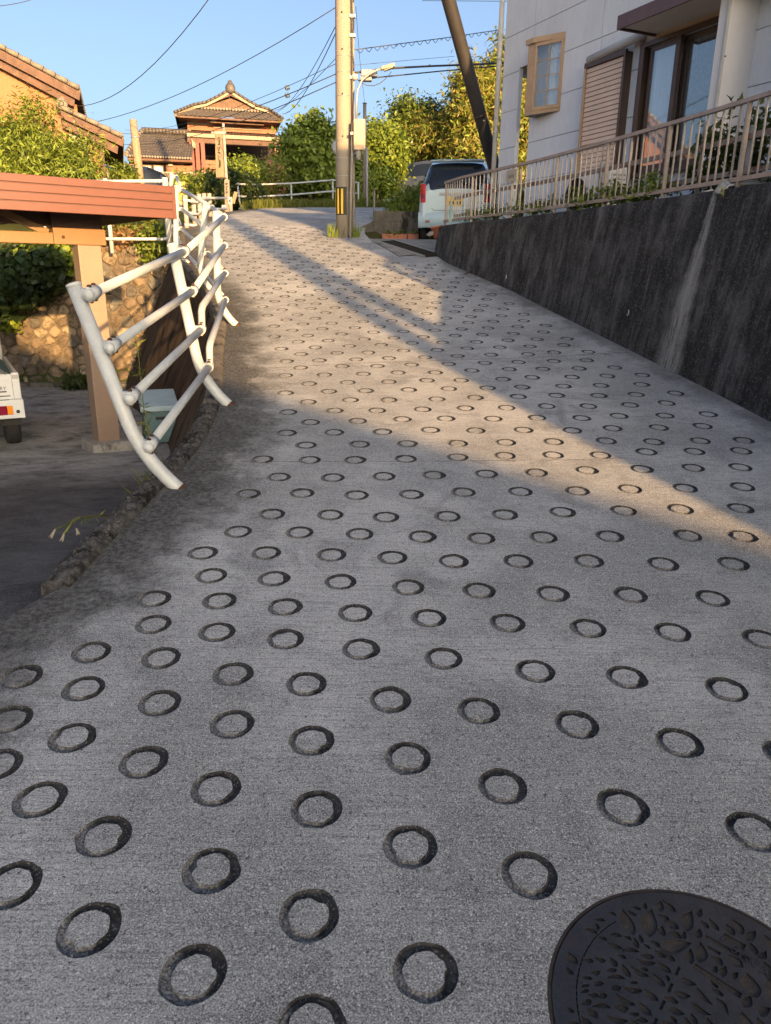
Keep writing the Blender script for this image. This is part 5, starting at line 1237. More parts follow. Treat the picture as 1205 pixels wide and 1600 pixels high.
a, b = at(596, 108, 15.55), at(617, 103, 15.55); d = (b - a).normalized(); m = MB(); m.prism([a + Vector((0, -.055, -.02)), b + Vector((0, -.075, -.02)), b + Vector((0, .075, -.02)), a + Vector((0, .055, -.02))], (0, 0, .06)); m.build('lamp_head', M['cream'], ls, bev=.012)
m = MB(); m.prism([a + Vector((.05, -.045, -.035)), b + Vector((-.03, -.06, -.035)), b + Vector((-.03, .06, -.035)), a + Vector((.05, .045, -.035))], (0, 0, .012)); m.build('lens', M['cream'], ls)
b0, b1 = at(553, 235, 15.5), at(571, 187, 15.5)
cb2 = thing('control_box', 'tan metal control box hung beside the utility pole', 'control box', (b0.x, 15.5, b0.z))
m = MB(); m.box(b0.x, b1.x, 15.42, 15.58, b0.z, b1.z); m.build('case', simple('tan_box_paint', (.52, .40, .27), .5, .08, 4, .08, 50), cb2, bev=.012)
m = MB(); m.box(b0.x + .03, b1.x - .025, 15.408, 15.419, b0.z + .06, b1.z - .06); m.build('door', simple('tan_door_paint', (.47, .36, .25), .5, .08, 4, .08, 50), cb2, bev=.006)
m = MB(); m.tube([(b0.x + .09, 15.5, b0.z), (b0.x + .09, 15.5, b0.z - .17)], .05, 12); m.build('gland', M['concrete'], cb2)
m = MB(); m.box(b0.x - .06, b0.x, 15.47, 15.53, (b0.z + b1.z) / 2, (b0.z + b1.z) / 2 + .05); m.build('bracket', M['steel'], cb2)
# round mirror on a red post, just showing behind the pole
mq = at(522, 230, 21.0); mr_ = thing('traffic_mirror', 'round road mirror on an orange post half hidden by the utility pole', 'mirror', (mq.x + .03, 21, g(21)))
m = MB(); m.tube([(mq.x + .10, 21, g(21)), (mq.x + .10, 21, mq.z + .1)], .038, 12); m.build('post', simple('orange_post', (.62, .14, .03), .5, .1, 4, .05, 40), mr_)
m = MB(); m.lathe([(.001, .02), (.15, .012), (.19, 0), (.20, -.02), (.19, -.05), (.001, -.09)], (mq.x + .13, 20.94, mq.z), 28, (0, -1, 0)); m.build('disc', M['steel'], mr_)
# thin white marker pole and a stake on the verge
for (px, y0, y1, Y, r, lab) in ((574, 232, 312, 19.5, .022, 'slim white marker pole standing on the verge'), (585, 296, 327, 17.6, .022, 'short wooden stake by the low concrete wall'), (570, 162, 300, 23.0, .05, 'thin dark post with a bare top far behind the control box')):
    a, b = at(px, y0, Y), at(px, y1, Y); m = MB(); m.tube([(b.x, Y, b.z - .15), a], r, 10); m.tube([a, a + Vector((0, 0, .02))], r * 1.25, 10); tag(m.build('marker_post', M['pvc'] if 'white' in lab else M['wood_grey'], loc=(b.x, Y, b.z)), lab, 'post')

# ------------------------------------------------------------------ leaning dark pole
a, b = at(768, 245, 15.2), at(701, 0, 13.9); d = (b - a).normalized(); foot = a - d * ((a.z - .8) / d.z)
lp = thing('leaning_pole', 'thick dark brace pole leaning behind the corner of the lilac-grey house', 'pole', foot)
m = MB(); m.tube([foot, a, b, b + d * 3.5], [.118, .116, .112, .10], 20); m.build('shaft', M['dark_pole'], lp)
m = MB(); q = a.lerp(b, .30); m.tube([q - d * .02, q + d * .02], .119, 20); m.build('band', M['dark_frame'], lp)
q = a.lerp(b, .25) + Vector((.02, -.115, 0)); m = MB(); m.tube([q, q + Vector((0, -.012, 0))], .014, 8); m.build('bolt', M['steel'], lp)

# ------------------------------------------------------------------ overhead wires
def wire(label, P, r=.010, sag=0, n=14, name='overhead_wire'):
    a, b = Vector(P[0]), Vector(P[-1])
    if len(P) == 2: P = [a.lerp(b, t) - Vector((0, 0, sag * 4 * t * (1 - t))) for t in np.linspace(0, 1, n)]
    m = MB(); m.tube(P, r * .72, 6); return tag(m.build(name, M['wire'], loc=a), label, 'wire', 'overhead wires')
wire('wire from the lower tiled eave up across the open sky', [at(107, 165, 19.2), at(340, -20, 11.5)], .009, .42)
wire('wire rising from the low roof ridge to the utility pole top', [at(152, 190, 25), at(524, 12, 15.8)], .011, .25)
wire('short wire crossing the upper left corner of the sky', [at(-30, 10, 14), at(70, -8, 15)], .008, .05)
PTL = PO + Vector((-.05, 0, 0))
for (px, py, Y, qy, lab, r) in ((185, 208, 34, 116, 'upper of the two bead-carrying wires left of the pole', .012), (185, 225, 34, 129, 'lower of the two bead-carrying wires left of the pole', .012), (430, 172, 38, 42, 'steep wire from the pole down behind the tiled gable', .012), (441, 178, 38, 53, 'second steep wire from the pole down beside the round tree', .014), (196, 203, 36, 100, 'faint thin wire running above the bead-carrying wires', .008), (385, 190, 40, 92, 'thin slack wire under the steep pair left of the pole', .008)):
    wire(lab, [at(px, py, Y), at(524, qy, 15.8)], r, .35)
for (px, py) in ((449, 137), (449, 149)): q = at(px, py, 19.5); m = MB(); m.lathe([(.001, -.07), (.05, -.04), (.06, 0), (.05, .04), (.001, .07)], q, 12, (.8, -.5, 0)); tag(m.build('wire_bead', M['white_paint'], loc=q), 'white bead clipped on the %s of the paired wires' % ('upper' if py == 137 else 'lower'), 'insulator')
wire('bundled cable running right from the pole over the lamp', [at(553, 114, 15.8), at(560, 113, 15.8)] + [at(px, py, 15.8 + (px - 560) * .012) for px, py in ((600, 107.5), (640, 105), (680, 103), (720, 101.5), (800, 98))], .026)
wire('lower cable running right from the splice boxes behind the leaning pole', [at(px, py, 15.8 + (px - 560) * .012) for px, py in ((560, 126), (590, 121), (640, 116), (690, 111), (760, 105), (800, 102))], .018)
wire('high spiral-wrapped wire running right towards the house roof', [at(px, py, 15.8 + (px - 550) * .02) for px, py in ((552, 78), (620, 69), (690, 60), (785, 46))], .012)
wire('thin wire just under the spiral-wrapped one', [at(px, py, 15.8 + (px - 550) * .02) for px, py in ((552, 102), (640, 94), (710, 88))], .006)
q = [at(px, py, 15.8 + (px - 550) * .02) for px, py in ((552, 78), (620, 69), (690, 60), (785, 46))]; m = MB(); S_ = []
for a, b in zip(q, q[1:]):
    L_ = (b - a).length; n = int(L_ / .02)
    for k in range(n): t = k / n; ph = 2 * math.pi * t * L_ / .32; S_.append(a.lerp(b, t) + Vector((0, .035 * math.cos(ph), .035 * math.sin(ph) - .03)))
m.tube(S_, .006, 5); tag(m.build('wire_spiral', M['wire'], loc=q[0]), 'spiral wrap wound along the high wire to the right', 'wire')
wire('drooping loop of cable under the street lamp', [at(px, py, 15.7) for px, py in ((555, 120), (562, 127), (572, 133), (584, 134), (594, 130), (604, 122), (612, 112))], .010)
wire('fine wire dropping from the pole top to the thin dark post', [at(556, 10, 15.8), at(562, 90, 18), at(570, 162, 23)], .006)
wire('top wire crossing the upper right of the sky', [at(660, 1, 22), at(800, 2, 20)], .008)

# ================================================================== roofs
def tiles(m, A, B, C, D_, n, rows, amp=.035, step=.022):
    """pantiles on the quad A,B (eave) D,C (ridge): rolls across, courses lapping downhill"""
    A, B, C, D_ = map(Vector, (A, B, C, D_)); nr = (B - A).cross(D_ - A).normalized()
    if nr.z < 0: nr = -nr
    prof = [0, .25, 1, .25]
    for r in range(rows):
        v0, v1 = r / rows, (r + 1) / rows; P = []
        for v, lift in ((v0, step), (v1, 0)):
            a = A.lerp(D_, v); b = B.lerp(C, v); P.append([a.lerp(b, (k / (4 * n))) + nr * (amp * prof[k % 4] + lift) for k in range(4 * n + 1)])
        m.grid(P, smooth=False)
        m.grid([[p - nr * (step + .015) for p in P[0]], P[0]], smooth=False)
def ribbed(m, fr_, a0, a1, b, c0, c1, pitch=.12, d=.012):
    n = int((a1 - a0) / pitch); P0, P1 = [], []
    for k in range(n + 1):
        for da, db in ((0, 0), (.35, 0), (.42, -d), (.93, -d)):
            a = a0 + (k + da) * pitch
            if a > a1: continue
            P0.append(fr_.p(a, b + db, c0)); P1.append(fr_.p(a, b + db, c1))
    m.grid([P0, P1], smooth=False); return m

# ------------------------------------------------------------------ orange house at the left
DL = Vector((math.sin(rad(-19)), math.cos(rad(-19)), 0)); RL = Vector((DL.y, -DL.x, 0))
LH = Frame((at(100, 200, 19.5).x, 19.5, 0), RL, DL)
lh = thing('house', 'orange sheet-clad house with stepped tiled gable roofs at the left', 'house', LH.p(-2, 0, .4))
def LHp(px, py, b=0): return LH.hit(px, py, b)
e1 = LHp(124, 140); k1_ = LHp(0, 74); sl1 = (k1_[1] - e1[1]) / (e1[0] - k1_[0])
e2 = LHp(192, 216); k2_ = LHp(95, 170); sl2 = (k2_[1] - e2[1]) / (e2[0] - k2_[0]); GB = .35; DEP = 7.0
ridge_a = e1[0] - 4.2; ridge_z = e1[1] + sl1 * 4.2
wall_r = LHp(150, 260)[0]; wall_r2 = LHp(100, 170)[0]
m = MB(); ribbed(m, LH, ridge_a - 4.0, wall_r2 - .05, .30, GB, ridge_z - .3, .10, .012); w_ = m.build('wall_cladding', M['orange_wall'], lh)
# trim the cladding to the gable by hiding nothing: rebuild it as a polygon wall with ribs
bpy.data.objects.remove(w_); m = MB()
a = ridge_a - 3.6; pit = .11
while a < e1[0] - .15:
    zt_ = ridge_z - sl1 * abs(a + pit / 2 - ridge_a) - .34
    if zt_ > GB: m.obox(LH.p(a, .30, GB), LH.R * (pit * .62), LH.D * .05, (0, 0, zt_ - GB)); m.obox(LH.p(a + pit * .62, .312, GB), LH.R * (pit * .38), LH.D * .038, (0, 0, zt_ - GB))
    a += pit
m.build('wall_cladding', M['orange_wall'], lh)
m = MB(); a = wall_r2 - .2
while a < wall_r:
    zt_ = k2_[1] - sl2 * (a - k2_[0]) - .30
    if zt_ > GB: m.obox(LH.p(a, .20, GB), LH.R * (pit * .62), LH.D * .05, (0, 0, zt_ - GB)); m.obox(LH.p(a + pit * .62, .212, GB), LH.R * (pit * .38), LH.D * .038, (0, 0, zt_ - GB))
    a += pit
m.build('wall_cladding', M['orange_wall'], lh)
c0, c1 = LHp(108, 210, .19), LHp(140, 240, .19); m = MB(); LH.box(m, c0[0], c1[0], .17, .198, c1[1] - .3, c0[1]); m.build('plaster_panel', M['cream'], lh)
c0, c1 = LHp(154, 232, .19), LHp(166, 275, .19); m = MB(); LH.box(m, c0[0], c1[0], .12, .24, GB, c0[1]); m.build('door_panel', M['wood_brown'], lh); m = MB(); LH.box(m, c1[0] + .02, c1[0] + .09, .16, .24, GB, c0[1] - .5); m.build('white_post', M['cream'], lh)
m = MB(); LH.box(m, wall_r - .1, wall_r - .02, .25, DEP, GB, e2[1] - .15); m.build('side_wall', M['maroon'], lh); m = MB(); LH.box(m, e1[0] - .55, e1[0] - .45, .36, DEP, GB, e1[1] - .2); m.build('side_wall', M['maroon'], lh)
def gable_roof(fr_, a_ridge, z_ridge, a_eave, z_eave, b0, b1, parent, nt=None, w=.16):
    sgn = 1 if a_eave > a_ridge else -1; nrm = 1
    L_ = math.hypot(a_eave - a_ridge, z_eave - z_ridge); rows = max(4, int(L_ / .26)); n = max(6, int((b1 - b0) / .27))
    m = MB(); tiles(m, fr_.p(a_eave, b0, z_eave), fr_.p(a_eave, b1, z_eave), fr_.p(a_ridge, b1, z_ridge), fr_.p(a_ridge, b0, z_ridge), n, rows); t = stuff(m.build('roof_tiles', M['tile'], parent))
    m = MB(); m.prism([fr_.p(a_eave, b0, z_eave - .05), fr_.p(a_ridge, b0, z_ridge - .05), fr_.p(a_ridge, b0, z_ridge - .11), fr_.p(a_eave, b0, z_eave - .11)], fr_.D * (b1 - b0)); m.build('roof_deck', M['wood_brown'], parent)
    m = MB(); m.prism([fr_.p(a_eave + .02 * sgn, b0 - .03, z_eave - .055), fr_.p(a_ridge, b0 - .03, z_ridge - .055), fr_.p(a_ridge, b0 - .03, z_ridge - .055 - w), fr_.p(a_eave - .02 * sgn, b0 - .03, z_eave - .055 - w * .95)], fr_.D * .035); m.build('barge_board', M['barge'], parent)
    m = MB(); m.prism([fr_.p(a_eave - .12 * sgn, b0 + .10, z_eave - .18), fr_.p(a_ridge, b0 + .10, z_ridge - .20), fr_.p(a_ridge, b0 + .10, z_ridge - .40), fr_.p(a_eave - .16 * sgn, b0 + .10, z_eave - .36)], fr_.D * .03); m.build('inner_board', M['barge'], parent)
    # verge tiles: one roll after another down the gable edge
    for k in range(rows):
        v0, v1 = k / rows, (k + 1) / rows; p = fr_.p(a_eave + (a_ridge - a_eave) * v0, b0 - .01, z_eave + (z_ridge - z_eave) * v0 + .035); q = fr_.p(a_eave + (a_ridge - a_eave) * v1, b0 - .01, z_eave + (z_ridge - z_eave) * v1 + .02); m = MB(); m.tube([p, p.lerp(q, .98)], [.062, .05], 10); m.build('verge_tile', M['tile_end'], parent)
    for k in range(n):
        p = fr_.p(a_eave + .03 * sgn, b0 + (k + .5) * (b1 - b0) / n, z_eave + .01); m = MB(); m.tube([p, p - fr_.R * .06 * sgn], .05, 10); m.build('eave_tile', M['tile_end'], parent)
gable_roof(LH, ridge_a, ridge_z, e1[0], e1[1], 0, DEP, lh, w=.19); gable_roof(LH, ridge_a, ridge_z, ridge_a - 4.3, ridge_z - sl1 * 4.3, 0, DEP, lh, w=.19)
gable_roof(LH, k2_[0], k2_[1], e2[0], e2[1], -.12, DEP - 1, lh, w=.16)
q = LH.p(*(lambda t: (t[0], -.14, t[1]))(LHp(97, 164))); m = MB(); m.lathe([(.001, .05), (.09, .05), (.13, .02), (.14, -.05), (.001, -.06)], q, 20, -LH.D); m.build('ridge_end_tile', M['tile_end'], lh)
m = MB(); m.tube([q - LH.D * .052 + Vector((.05 * math.cos(t), 0, .05 * math.sin(t))) for t in np.linspace(0, 6.28, 16)], .012, 6); m.build('crest', M['tile'], lh)

# ------------------------------------------------------------------ two-storey hall with hip-and-gable roof
DH = Vector((math.sin(rad(-13)), math.cos(rad(-13)), 0)); RH = Vector((DH.y, -DH.x, 0)); HH = Frame((at(360, 200, 40).x, 40, 0), RH, DH)
hh = thing('hall', 'two-storey wooden hall with hip-and-gable tiled roof and orange walls', 'house', HH.p(0, 2, 2.4))
def V(px, py, b=0): t = HH.hit(px, py, b); return HH.p(t[0], b, t[1])
def VA(px, py, b=0): return HH.hit(px, py, b)
eL, eR = VA(273, 180, -1.0), VA(442, 187, -1.0); ez = (eL[1] + eR[1]) / 2
gL, gR = VA(308, 171, .2), VA(415, 176, .2); gz_ = (gL[1] + gR[1]) / 2; ap = VA(360, 146, .2)
# front skirt roof
m = MB(); tiles(m, HH.p(eL[0], -1.0, ez), HH.p(eR[0], -1.0, ez), HH.p(gR[0], .2, gz_), HH.p(gL[0], .2, gz_), 24, 5, .03, .02); stuff(m.build('skirt_tiles', M['tile'], hh))
# main slopes, sweeping out at the eaves
for s_, e_, g_ in ((-1, eL, gL), (1, eR, gR)):
    m = MB(); pr_ = [(ap[0], ap[1] + .12), (ap[0] + (g_[0] - ap[0]) * .35, ap[1] - (ap[1] - gz_) * .40 + .10), (ap[0] + (g_[0] - ap[0]) * .72, gz_ + (ap[1] - gz_) * .24 + .08), (g_[0] + s_ * .15, gz_ + .12), (e_[0], ez + .06)]
    for (a0, z0_), (a1, z1_) in zip(pr_[1:], pr_):
        b0 = .0 if z0_ > gz_ else 0.0
        tiles(m, HH.p(a0, b0 if a0 != e_[0] else -1.0, z0_), HH.p(a0, 6.0, z0_), HH.p(a1, 6.0, z1_), HH.p(a1, b0, z1_), 22, 3, .03, .02)
    stuff(m.build('roof_tiles', M['tile'], hh))
    for (a0, z0_), (a1, z1_) in zip(pr_, pr_[1:]):
        p, q = HH.p(a0, -.05, z0_ + .02), HH.p(a1, -.05 if a1 != e_[0] else -1.05, z1_ + .02); n = max(3, int((q - p).length / .24))
        for k in range(n): m = MB(); m.tube([p.lerp(q, k / n), p.lerp(q, (k + .96) / n)], [.055, .075], 8); m.build('verge_tile', M['tile'], hh)
        m = MB(); m.bar(p + Vector((0, 0, -.13)), q + Vector((0, 0, -.13)), .05, .10); m.build('barge_board', M['cream_trim'], hh)
m = MB(); m.prism([HH.p(gL[0] + .15, .12, gz_ + .02), HH.p(gR[0] - .15, .12, gz_ + .02), HH.p(ap[0], .12, ap[1] - .22)], HH.D * .1); m.build('gable_panel', M['lattice'], hh)
for s_, e_ in ((-1, gL), (1, gR)):
    m = MB(); m.bar(HH.p(e_[0] - s_ * .25, .03, gz_ + .10), HH.p(ap[0], .03, ap[1] - .12), .06, .20, HH.D); m.build('gable_board', M['barge'], hh)
for k in range(1, 26):
    a = gL[0] + .4 + (gR[0] - gL[0] - .8) * k / 26; hh_ = (ap[1] - gz_ - .3) * (1 - abs(a - ap[0]) / (max(gR[0] - ap[0], ap[0] - gL[0]) - .1))
    if hh_ > .05: m = MB(); HH.box(m, a - .018, a + .018, .095, .119, gz_ + .03, gz_ + .03 + hh_); m.build('lattice_bar', M['barge'], hh)
m = MB(); q = HH.p(ap[0], -.1, ap[1] + .16); m.lathe([(.001, .1), (.16, .09), (.24, .0), (.20, -.12), (.001, -.14)], q, 16, -HH.D); m.lathe([(.001, .08), (.12, .06), (.10, -.1), (.001, -.1)], q + Vector((0, 0, .22)), 12, -HH.D); m.build('ridge_ornament', M['tile'], hh)
n = 22
for k in range(n):
    t = (k + .5) / n; p = HH.p(gL[0] + (gR[0] - gL[0]) * t, .16, gz_ + .05); m = MB(); m.tube([p, p - HH.D * .12], .06, 8); m.build('tile_end', M['tile_end'], hh)
m = MB(); HH.box(m, eL[0] + .1, eR[0] - .1, -.98, -.90, ez - .11, ez - .03); m.build('eave_board', M['barge'], hh); m = MB(); HH.box(m, eL[0] + .15, eR[0] - .15, -.895, 5.9, ez - .10, ez - .06); m.build('eave_soffit', M['wood_brown'], hh)
wl2, wr2 = VA(293, 200)[0], VA(431, 200)[0]; z_wt = ez - .1; z_lint = VA(360, 206)[1]
m = MB()
a = wl2; pit = .17
while a < wr2: m.obox(HH.p(a, 0, z_lint), HH.R * pit * .6, HH.D * .05, (0, 0, z_wt - z_lint)); m.obox(HH.p(a + pit * .6, .02, z_lint), HH.R * pit * .4, HH.D * .03, (0, 0, z_wt - z_lint)); a += pit
m.build('upper_cladding', M['orange_wall2'], hh)
w0, w1 = VA(334, 197), VA(408, 204); m = MB(); HH.box(m, w0[0], w1[0], -.06, -.002, w1[1], w0[1]); wnd = m.build('window', M['cream_trim'], hh); m = MB(); HH.box(m, w0[0] + .06, w1[0] - .06, -.066, -.061, w1[1] + .05, w0[1] - .05); m.build('pane', M['car_glass'], wnd)
w0, w1 = VA(328, 191), VA(411, 195.5); m = MB(); m.prism([HH.p(w0[0], -.002, w0[1]), HH.p(w0[0], -.002, w0[1] - .06), HH.p(w0[0], -.65, w1[1] - .12), HH.p(w0[0], -.65, w1[1] - .06)], HH.R * (w1[0] - w0[0])); m.build('window_hood', M['barge'], hh)
for (pa, pb, py) in ((293, 332, 191), (409, 431, 193)): x0, x1 = VA(pa, py)[0], VA(pb, py)[0]; z = VA(pa, py)[1]; m = MB(); HH.box(m, x0, x1, -.03, -.002, z - .07, z + .02); m.build('trim', M['cream_trim'], hh)
# lean-to awning over the open ground floor, posts and dark interior
zL = VA(293, 207.5, -1.6)[1]; x0, x1 = VA(292, 208, -1.6)[0], VA(444, 213, -1.6)[0]
m = MB(); HH.box(m, x0, x1, -1.62, -1.56, zL - .16, zL); m.build('awning_fascia', M['cream_trim'], hh)
nn = 30; P = [[HH.p(x0 + (x1 - x0) * k / (4 * nn), b, z + .03 * [0, .7, 1, .7][k % 4]) for k in range(4 * nn + 1)] for b, z in ((-1.6, zL + .005), (.0, zL + .33))]
m = MB(); m.grid(P, smooth=False); m.build('awning_sheet', M['barge'], hh)
m = MB(); HH.box(m, x0, x1, -1.5, -1.42, zL - .38, zL - .18); m.build('awning_beam', M['barge'], hh)
zG = 2.55
m = MB(); HH.box(m, wl2, wr2 + .3, 1.8, 1.9, zG, z_lint); m.build('inner_wall', M['maroon'], hh); m = MB(); HH.box(m, wl2, wr2, .06, 1.79, z_lint + .02, z_lint + .08); m.build('inner_ceiling', M['maroon'], hh)
for px, wpx in ((301, 6), (309.5, 4), (318, 4)):
    a = VA(px, 250, -1.4)[0]; m = MB(); HH.box(m, a - .09, a + .09, -1.5, -1.36, zG - .6, zL - .38); m.build('post', M['red_beam'], hh)
a0, a1 = VA(293, 230)[0], VA(300, 230)[0]; m = MB(); HH.box(m, a0, a1, -.05, .2, VA(296, 233)[1], z_lint - .01); m.build('corner_cladding', M['orange_wall2'], hh)
a0, a1 = VA(429, 230, -1.4)[0], VA(446, 230, -1.4)[0]; m = MB(); HH.box(m, a0, a1, -1.41, -.2, VA(430, 250, -1.4)[1], zL - .17); m.build('end_cladding', M['orange_wall'], hh)
for py, dd in ((251, -.8), (258, -.8), (266, -.8)): z = VA(310, py, dd)[1]; m = MB(); HH.box(m, VA(292, py)[0], VA(340, py)[0], dd, dd + .08, z - .14, z + .04); m.build('rail_board', M['orange_wall2'], hh)
p0 = V(299, 216, -1.7); q0 = [V(299, 216, -1.7), V(306, 225, -1.75), V(306, 231, -1.8), V(301, 232, -1.75)]; m = MB(); m.prism(q0, (0, .03, 0)); m.build('banner', M['cream_trim'], hh)

# ------------------------------------------------------------------ low tiled house left of the hall
LO = Frame((at(250, 240, 37).x, 37, 0), RH, DH); lo = thing('house', 'low grey-tiled house with orange walls beside the hall', 'house', LO.p(0, 1, 2.2))
def OA(px, py, b=0): return LO.hit(px, py, b)
a0, z0_ = OA(197, 243, -.6); a1 = OA(300, 246, -.6)[0]; r0, rz_ = OA(222, 208, 1.9); r1 = OA(296, 209, 1.9)[0]
m = MB(); tiles(m, LO.p(a0, -.6, z0_), LO.p(a1, -.6, z0_), LO.p(r1 + .3, 1.9, rz_), LO.p(r0, 1.9, rz_), 20, 9, .035, .02); stuff(m.build('roof_tiles', M['tile'], lo))
m = MB(); tiles(m, LO.p(a1, 4.4, z0_), LO.p(a0, 4.4, z0_), LO.p(r0, 1.9, rz_), LO.p(r1 + .3, 1.9, rz_), 20, 6, .035, .02); tiles(m, LO.p(a0, 4.4, z0_), LO.p(a0, -.6, z0_), LO.p(r0, 1.9, rz_), LO.p(r0, 1.9, rz_), 8, 6, .03, .02); stuff(m.build('roof_tiles', M['tile'], lo))
for k in range(14): t0, t1 = k / 14, (k + .97) / 14; m = MB(); m.tube([LO.p(r0 + (r1 - r0) * t0, 1.9, rz_ + .13), LO.p(r0 + (r1 - r0) * t1, 1.9, rz_ + .13)], .13, 10); m.build('ridge_tile', M['tile'], lo)
for k in range(10): t0, t1 = k / 10, (k + .97) / 10; p, q = LO.p(a0, -.6, z0_ + .06), LO.p(r0, 1.9, rz_ + .1); m = MB(); m.tube([p.lerp(q, t0), p.lerp(q, t1)], .10, 8); m.build('hip_tile', M['tile_end'], lo)
for k in range(24): p = LO.p(a0 + (a1 - a0) * (k + .5) / 24, -.62, z0_); m = MB(); m.tube([p, p + LO.D * .08], .05, 8); m.build('eave_tile', M['tile_end'], lo)
m = MB(); LO.box(m, a0 + .05, a1, -.57, 4.3, z0_ - .16, z0_ - .07); m.build('soffit', M['wood_brown'], lo)
zg = 2.0; wa0, wa1 = OA(203, 270)[0], OA(302, 270)[0]; zt_ = z0_ - .17
m = MB(); LO.box(m, wa0, wa1, .05, .2, zg - .5, zt_); m.build('wall', M['maroon'], lo)
def lop(nm, mat, pa, pb, ya, yb, d0=-.0, d1=.045, parent=None): x0_, zt1 = OA(pa, ya); x1_, zb1 = OA(pb, yb); m = MB(); LO.box(m, x0_, x1_, d0, d1, zb1, zt1); return m.build(nm, mat, parent or lo)
lop('cladding', M['orange_wall2'], 203, 222, 256, 275); lop('cladding', M['orange_wall2'], 259, 302, 257, 275); lop('lintel', M['cream_trim'], 203, 292, 253, 256, -.03)
for pa, pb in ((223, 257), (262, 268), (281, 292)): w_ = lop('window', M['concrete'], pa, pb, 247.5, 252.5); 
for pa, pb in ((223, 238), (240, 257)): w_ = lop('window', M['cream_trim'], pa, pb, 258, 278); lop('pane', M['curtain'], pa + 1.5, pb - 1.5, 260, 278, -.006, -.001, w_)
lop('meter_box', M['cream'], 263, 270, 254, 260, -.12, -.031)
for px in (221.5, 258, 274): lop('post', M['barge'], px, px + 3, 246, 276, -.035, -.001)

# bronze yard fence in front of the low house
yf = thing('yard_fence', 'thin brown upright-bar fence in front of the low tiled house', 'fence', at(260, 285, 33))
for py in (269, 289): m = MB(); m.bar(at(228, py, 33.4), at(336, py + 2, 34), .04, .04); m.build('rail', M['brown_metal'], yf)
for k in range(46): px = 229 + k * 2.3; m = MB(); m.bar(at(px, 268.5, 33.5), at(px, 289.5, 33.5), .02, .02, (0, 1, 0)); m.build('bar', M['brown_metal'], yf)
for px in (244, 282, 316): m = MB(); m.bar(at(px, 267, 33.45), at(px, 292, 33.45), .05, .05, (0, 1, 0)); m.build('post', M['white_stain'], yf)
# leaning wooden post
a, b = at(219, 282, 24), at(208, 187, 24); m = MB(); m.tube([a - (b - a) * .25, a.lerp(b, .5), b], [.125, .12, .10], 14); wp = tag(m.build('wooden_post', simple('old_pole_wood', (.30, .225, .155), .85, .25, 5, .4, 60, stretch=(4, 4, .4)), loc=a), 'old greying wooden pole leaning over the dark blue car', 'pole')
m = MB(); q = a.lerp(b, .7); m.tube([q, q + (b - a).normalized() * .04], .118, 14); m.build('band', M['steel'], wp)
# yellow cabinet by the hedge
a, b = at(275, 300, 26), at(290, 284, 26); m = MB(); m.box(a.x, b.x, 26, 26.25, a.z - .4, b.z); yb = tag(m.build('yellow_cabinet', simple('yellow_cabinet_paint', (.66, .56, .12), .5, .1, 3, .1, 40), loc=(a.x, 26, a.z - .4), bev=.02), 'small yellow cabinet behind the short stained fence', 'cabinet'); m = MB(); m.box(a.x + .05, b.x - .05, 25.985, 25.999, a.z - .3, b.z - .08); m.build('door', simple('yellow_door_paint', (.58, .49, .10), .5, .1, 3, .1, 40), yb)

# ------------------------------------------------------------------ wooden signs by the bend
Ys = 23.0
sgp = thing('sign_board', 'tall weathered wooden board with brush lettering hung on a pale mast', 'sign', (at(353, 318, Ys).x, Ys, g(Ys)))
m = MB(); m.tube([(at(354, 280, Ys).x, Ys, g(Ys) - .1), at(354, 280, Ys), at(349, 193, Ys)], .038, 12); m.build('mast', M['white_stain'], sgp)
q = [at(px, py, Ys - .06) for px, py in ((336, 209), (346.5, 209), (351, 277), (338, 277))]; m = MB(); m.prism(q, (0, .05, 0)); bd = m.build('board', M['wood_sign'], sgp)
m = MB(); m.bar(at(331, 207.5, Ys - .03), at(353, 207.5, Ys - .03), .05, .06); m.build('top_bracket', M['white_stain'], sgp); m = MB(); m.bar(at(337, 278, Ys - .03), at(355, 278.5, Ys - .03), .03, .03); m.build('foot_bracket', M['black_plastic'], sgp)
rr = random.Random(4)
def brush(px0, px1, y0, y1, n, Yb, parent, big=None):
    """illegible brush lettering: a column of dark strokes on the board"""
    hgt_ = (y1 - y0) / n
    for k in range(n):
        m = MB(); yc = y0 + hgt_ * k
        for s_ in range(5 if k != big else 9):
            ax_, ay_ = rr.uniform(px0, px1), yc + rr.uniform(.1, .85) * hgt_
            if s_ % 2: bx2, by2 = ax_ + rr.uniform(-.6, .6), ay_ + rr.uniform(.2, .5) * hgt_
            else: bx2, by2 = ax_ + rr.uniform(1.2, 2.8), ay_ + rr.uniform(-.3, .3)
            m.bar(at(ax_, ay_, Yb), at(min(bx2, px1 + .8), by2, Yb), .008, .020 if k != big else .045, (0, -1, 0) if False else (0, 0, 1))
        m.build('brush_character', M['ink'], parent)
brush(340.5, 343.5, 214, 252, 8, Ys - .065, bd); brush(341.5, 344, 252, 262, 1, Ys - .065, bd, 0)
sg2 = thing('sign_post', 'short grey lettered post standing below the hanging wooden board', 'sign', (at(357, 330, Ys).x, Ys, g(Ys)))
m = MB(); q = [at(px, py, Ys - .35) for px, py in ((350.5, 281), (358, 281), (359.5, 332), (352, 332))]; m.prism(q, (0, .08, 0)); pb = m.build('board', M['wood_grey'], sg2); brush(352.5, 355.5, 284, 302, 3, Ys - .355, pb)
m = MB(); q = [at(px, py, Ys - .42) for px, py in ((356, 308), (362.5, 308), (363, 319), (356.5, 319))]; m.prism(q, (0, .02, 0)); nb = m.build('notice', M['white_paint'], sg2); brush(357, 360, 310, 317, 2, Ys - .425, nb)
m = MB(); m.bar(at(361, 319, Ys - .4), at(361.5, 334, Ys - .4), .08, .05, (0, 1, 0)); m.build('notice_post', M['concrete'], sg2)
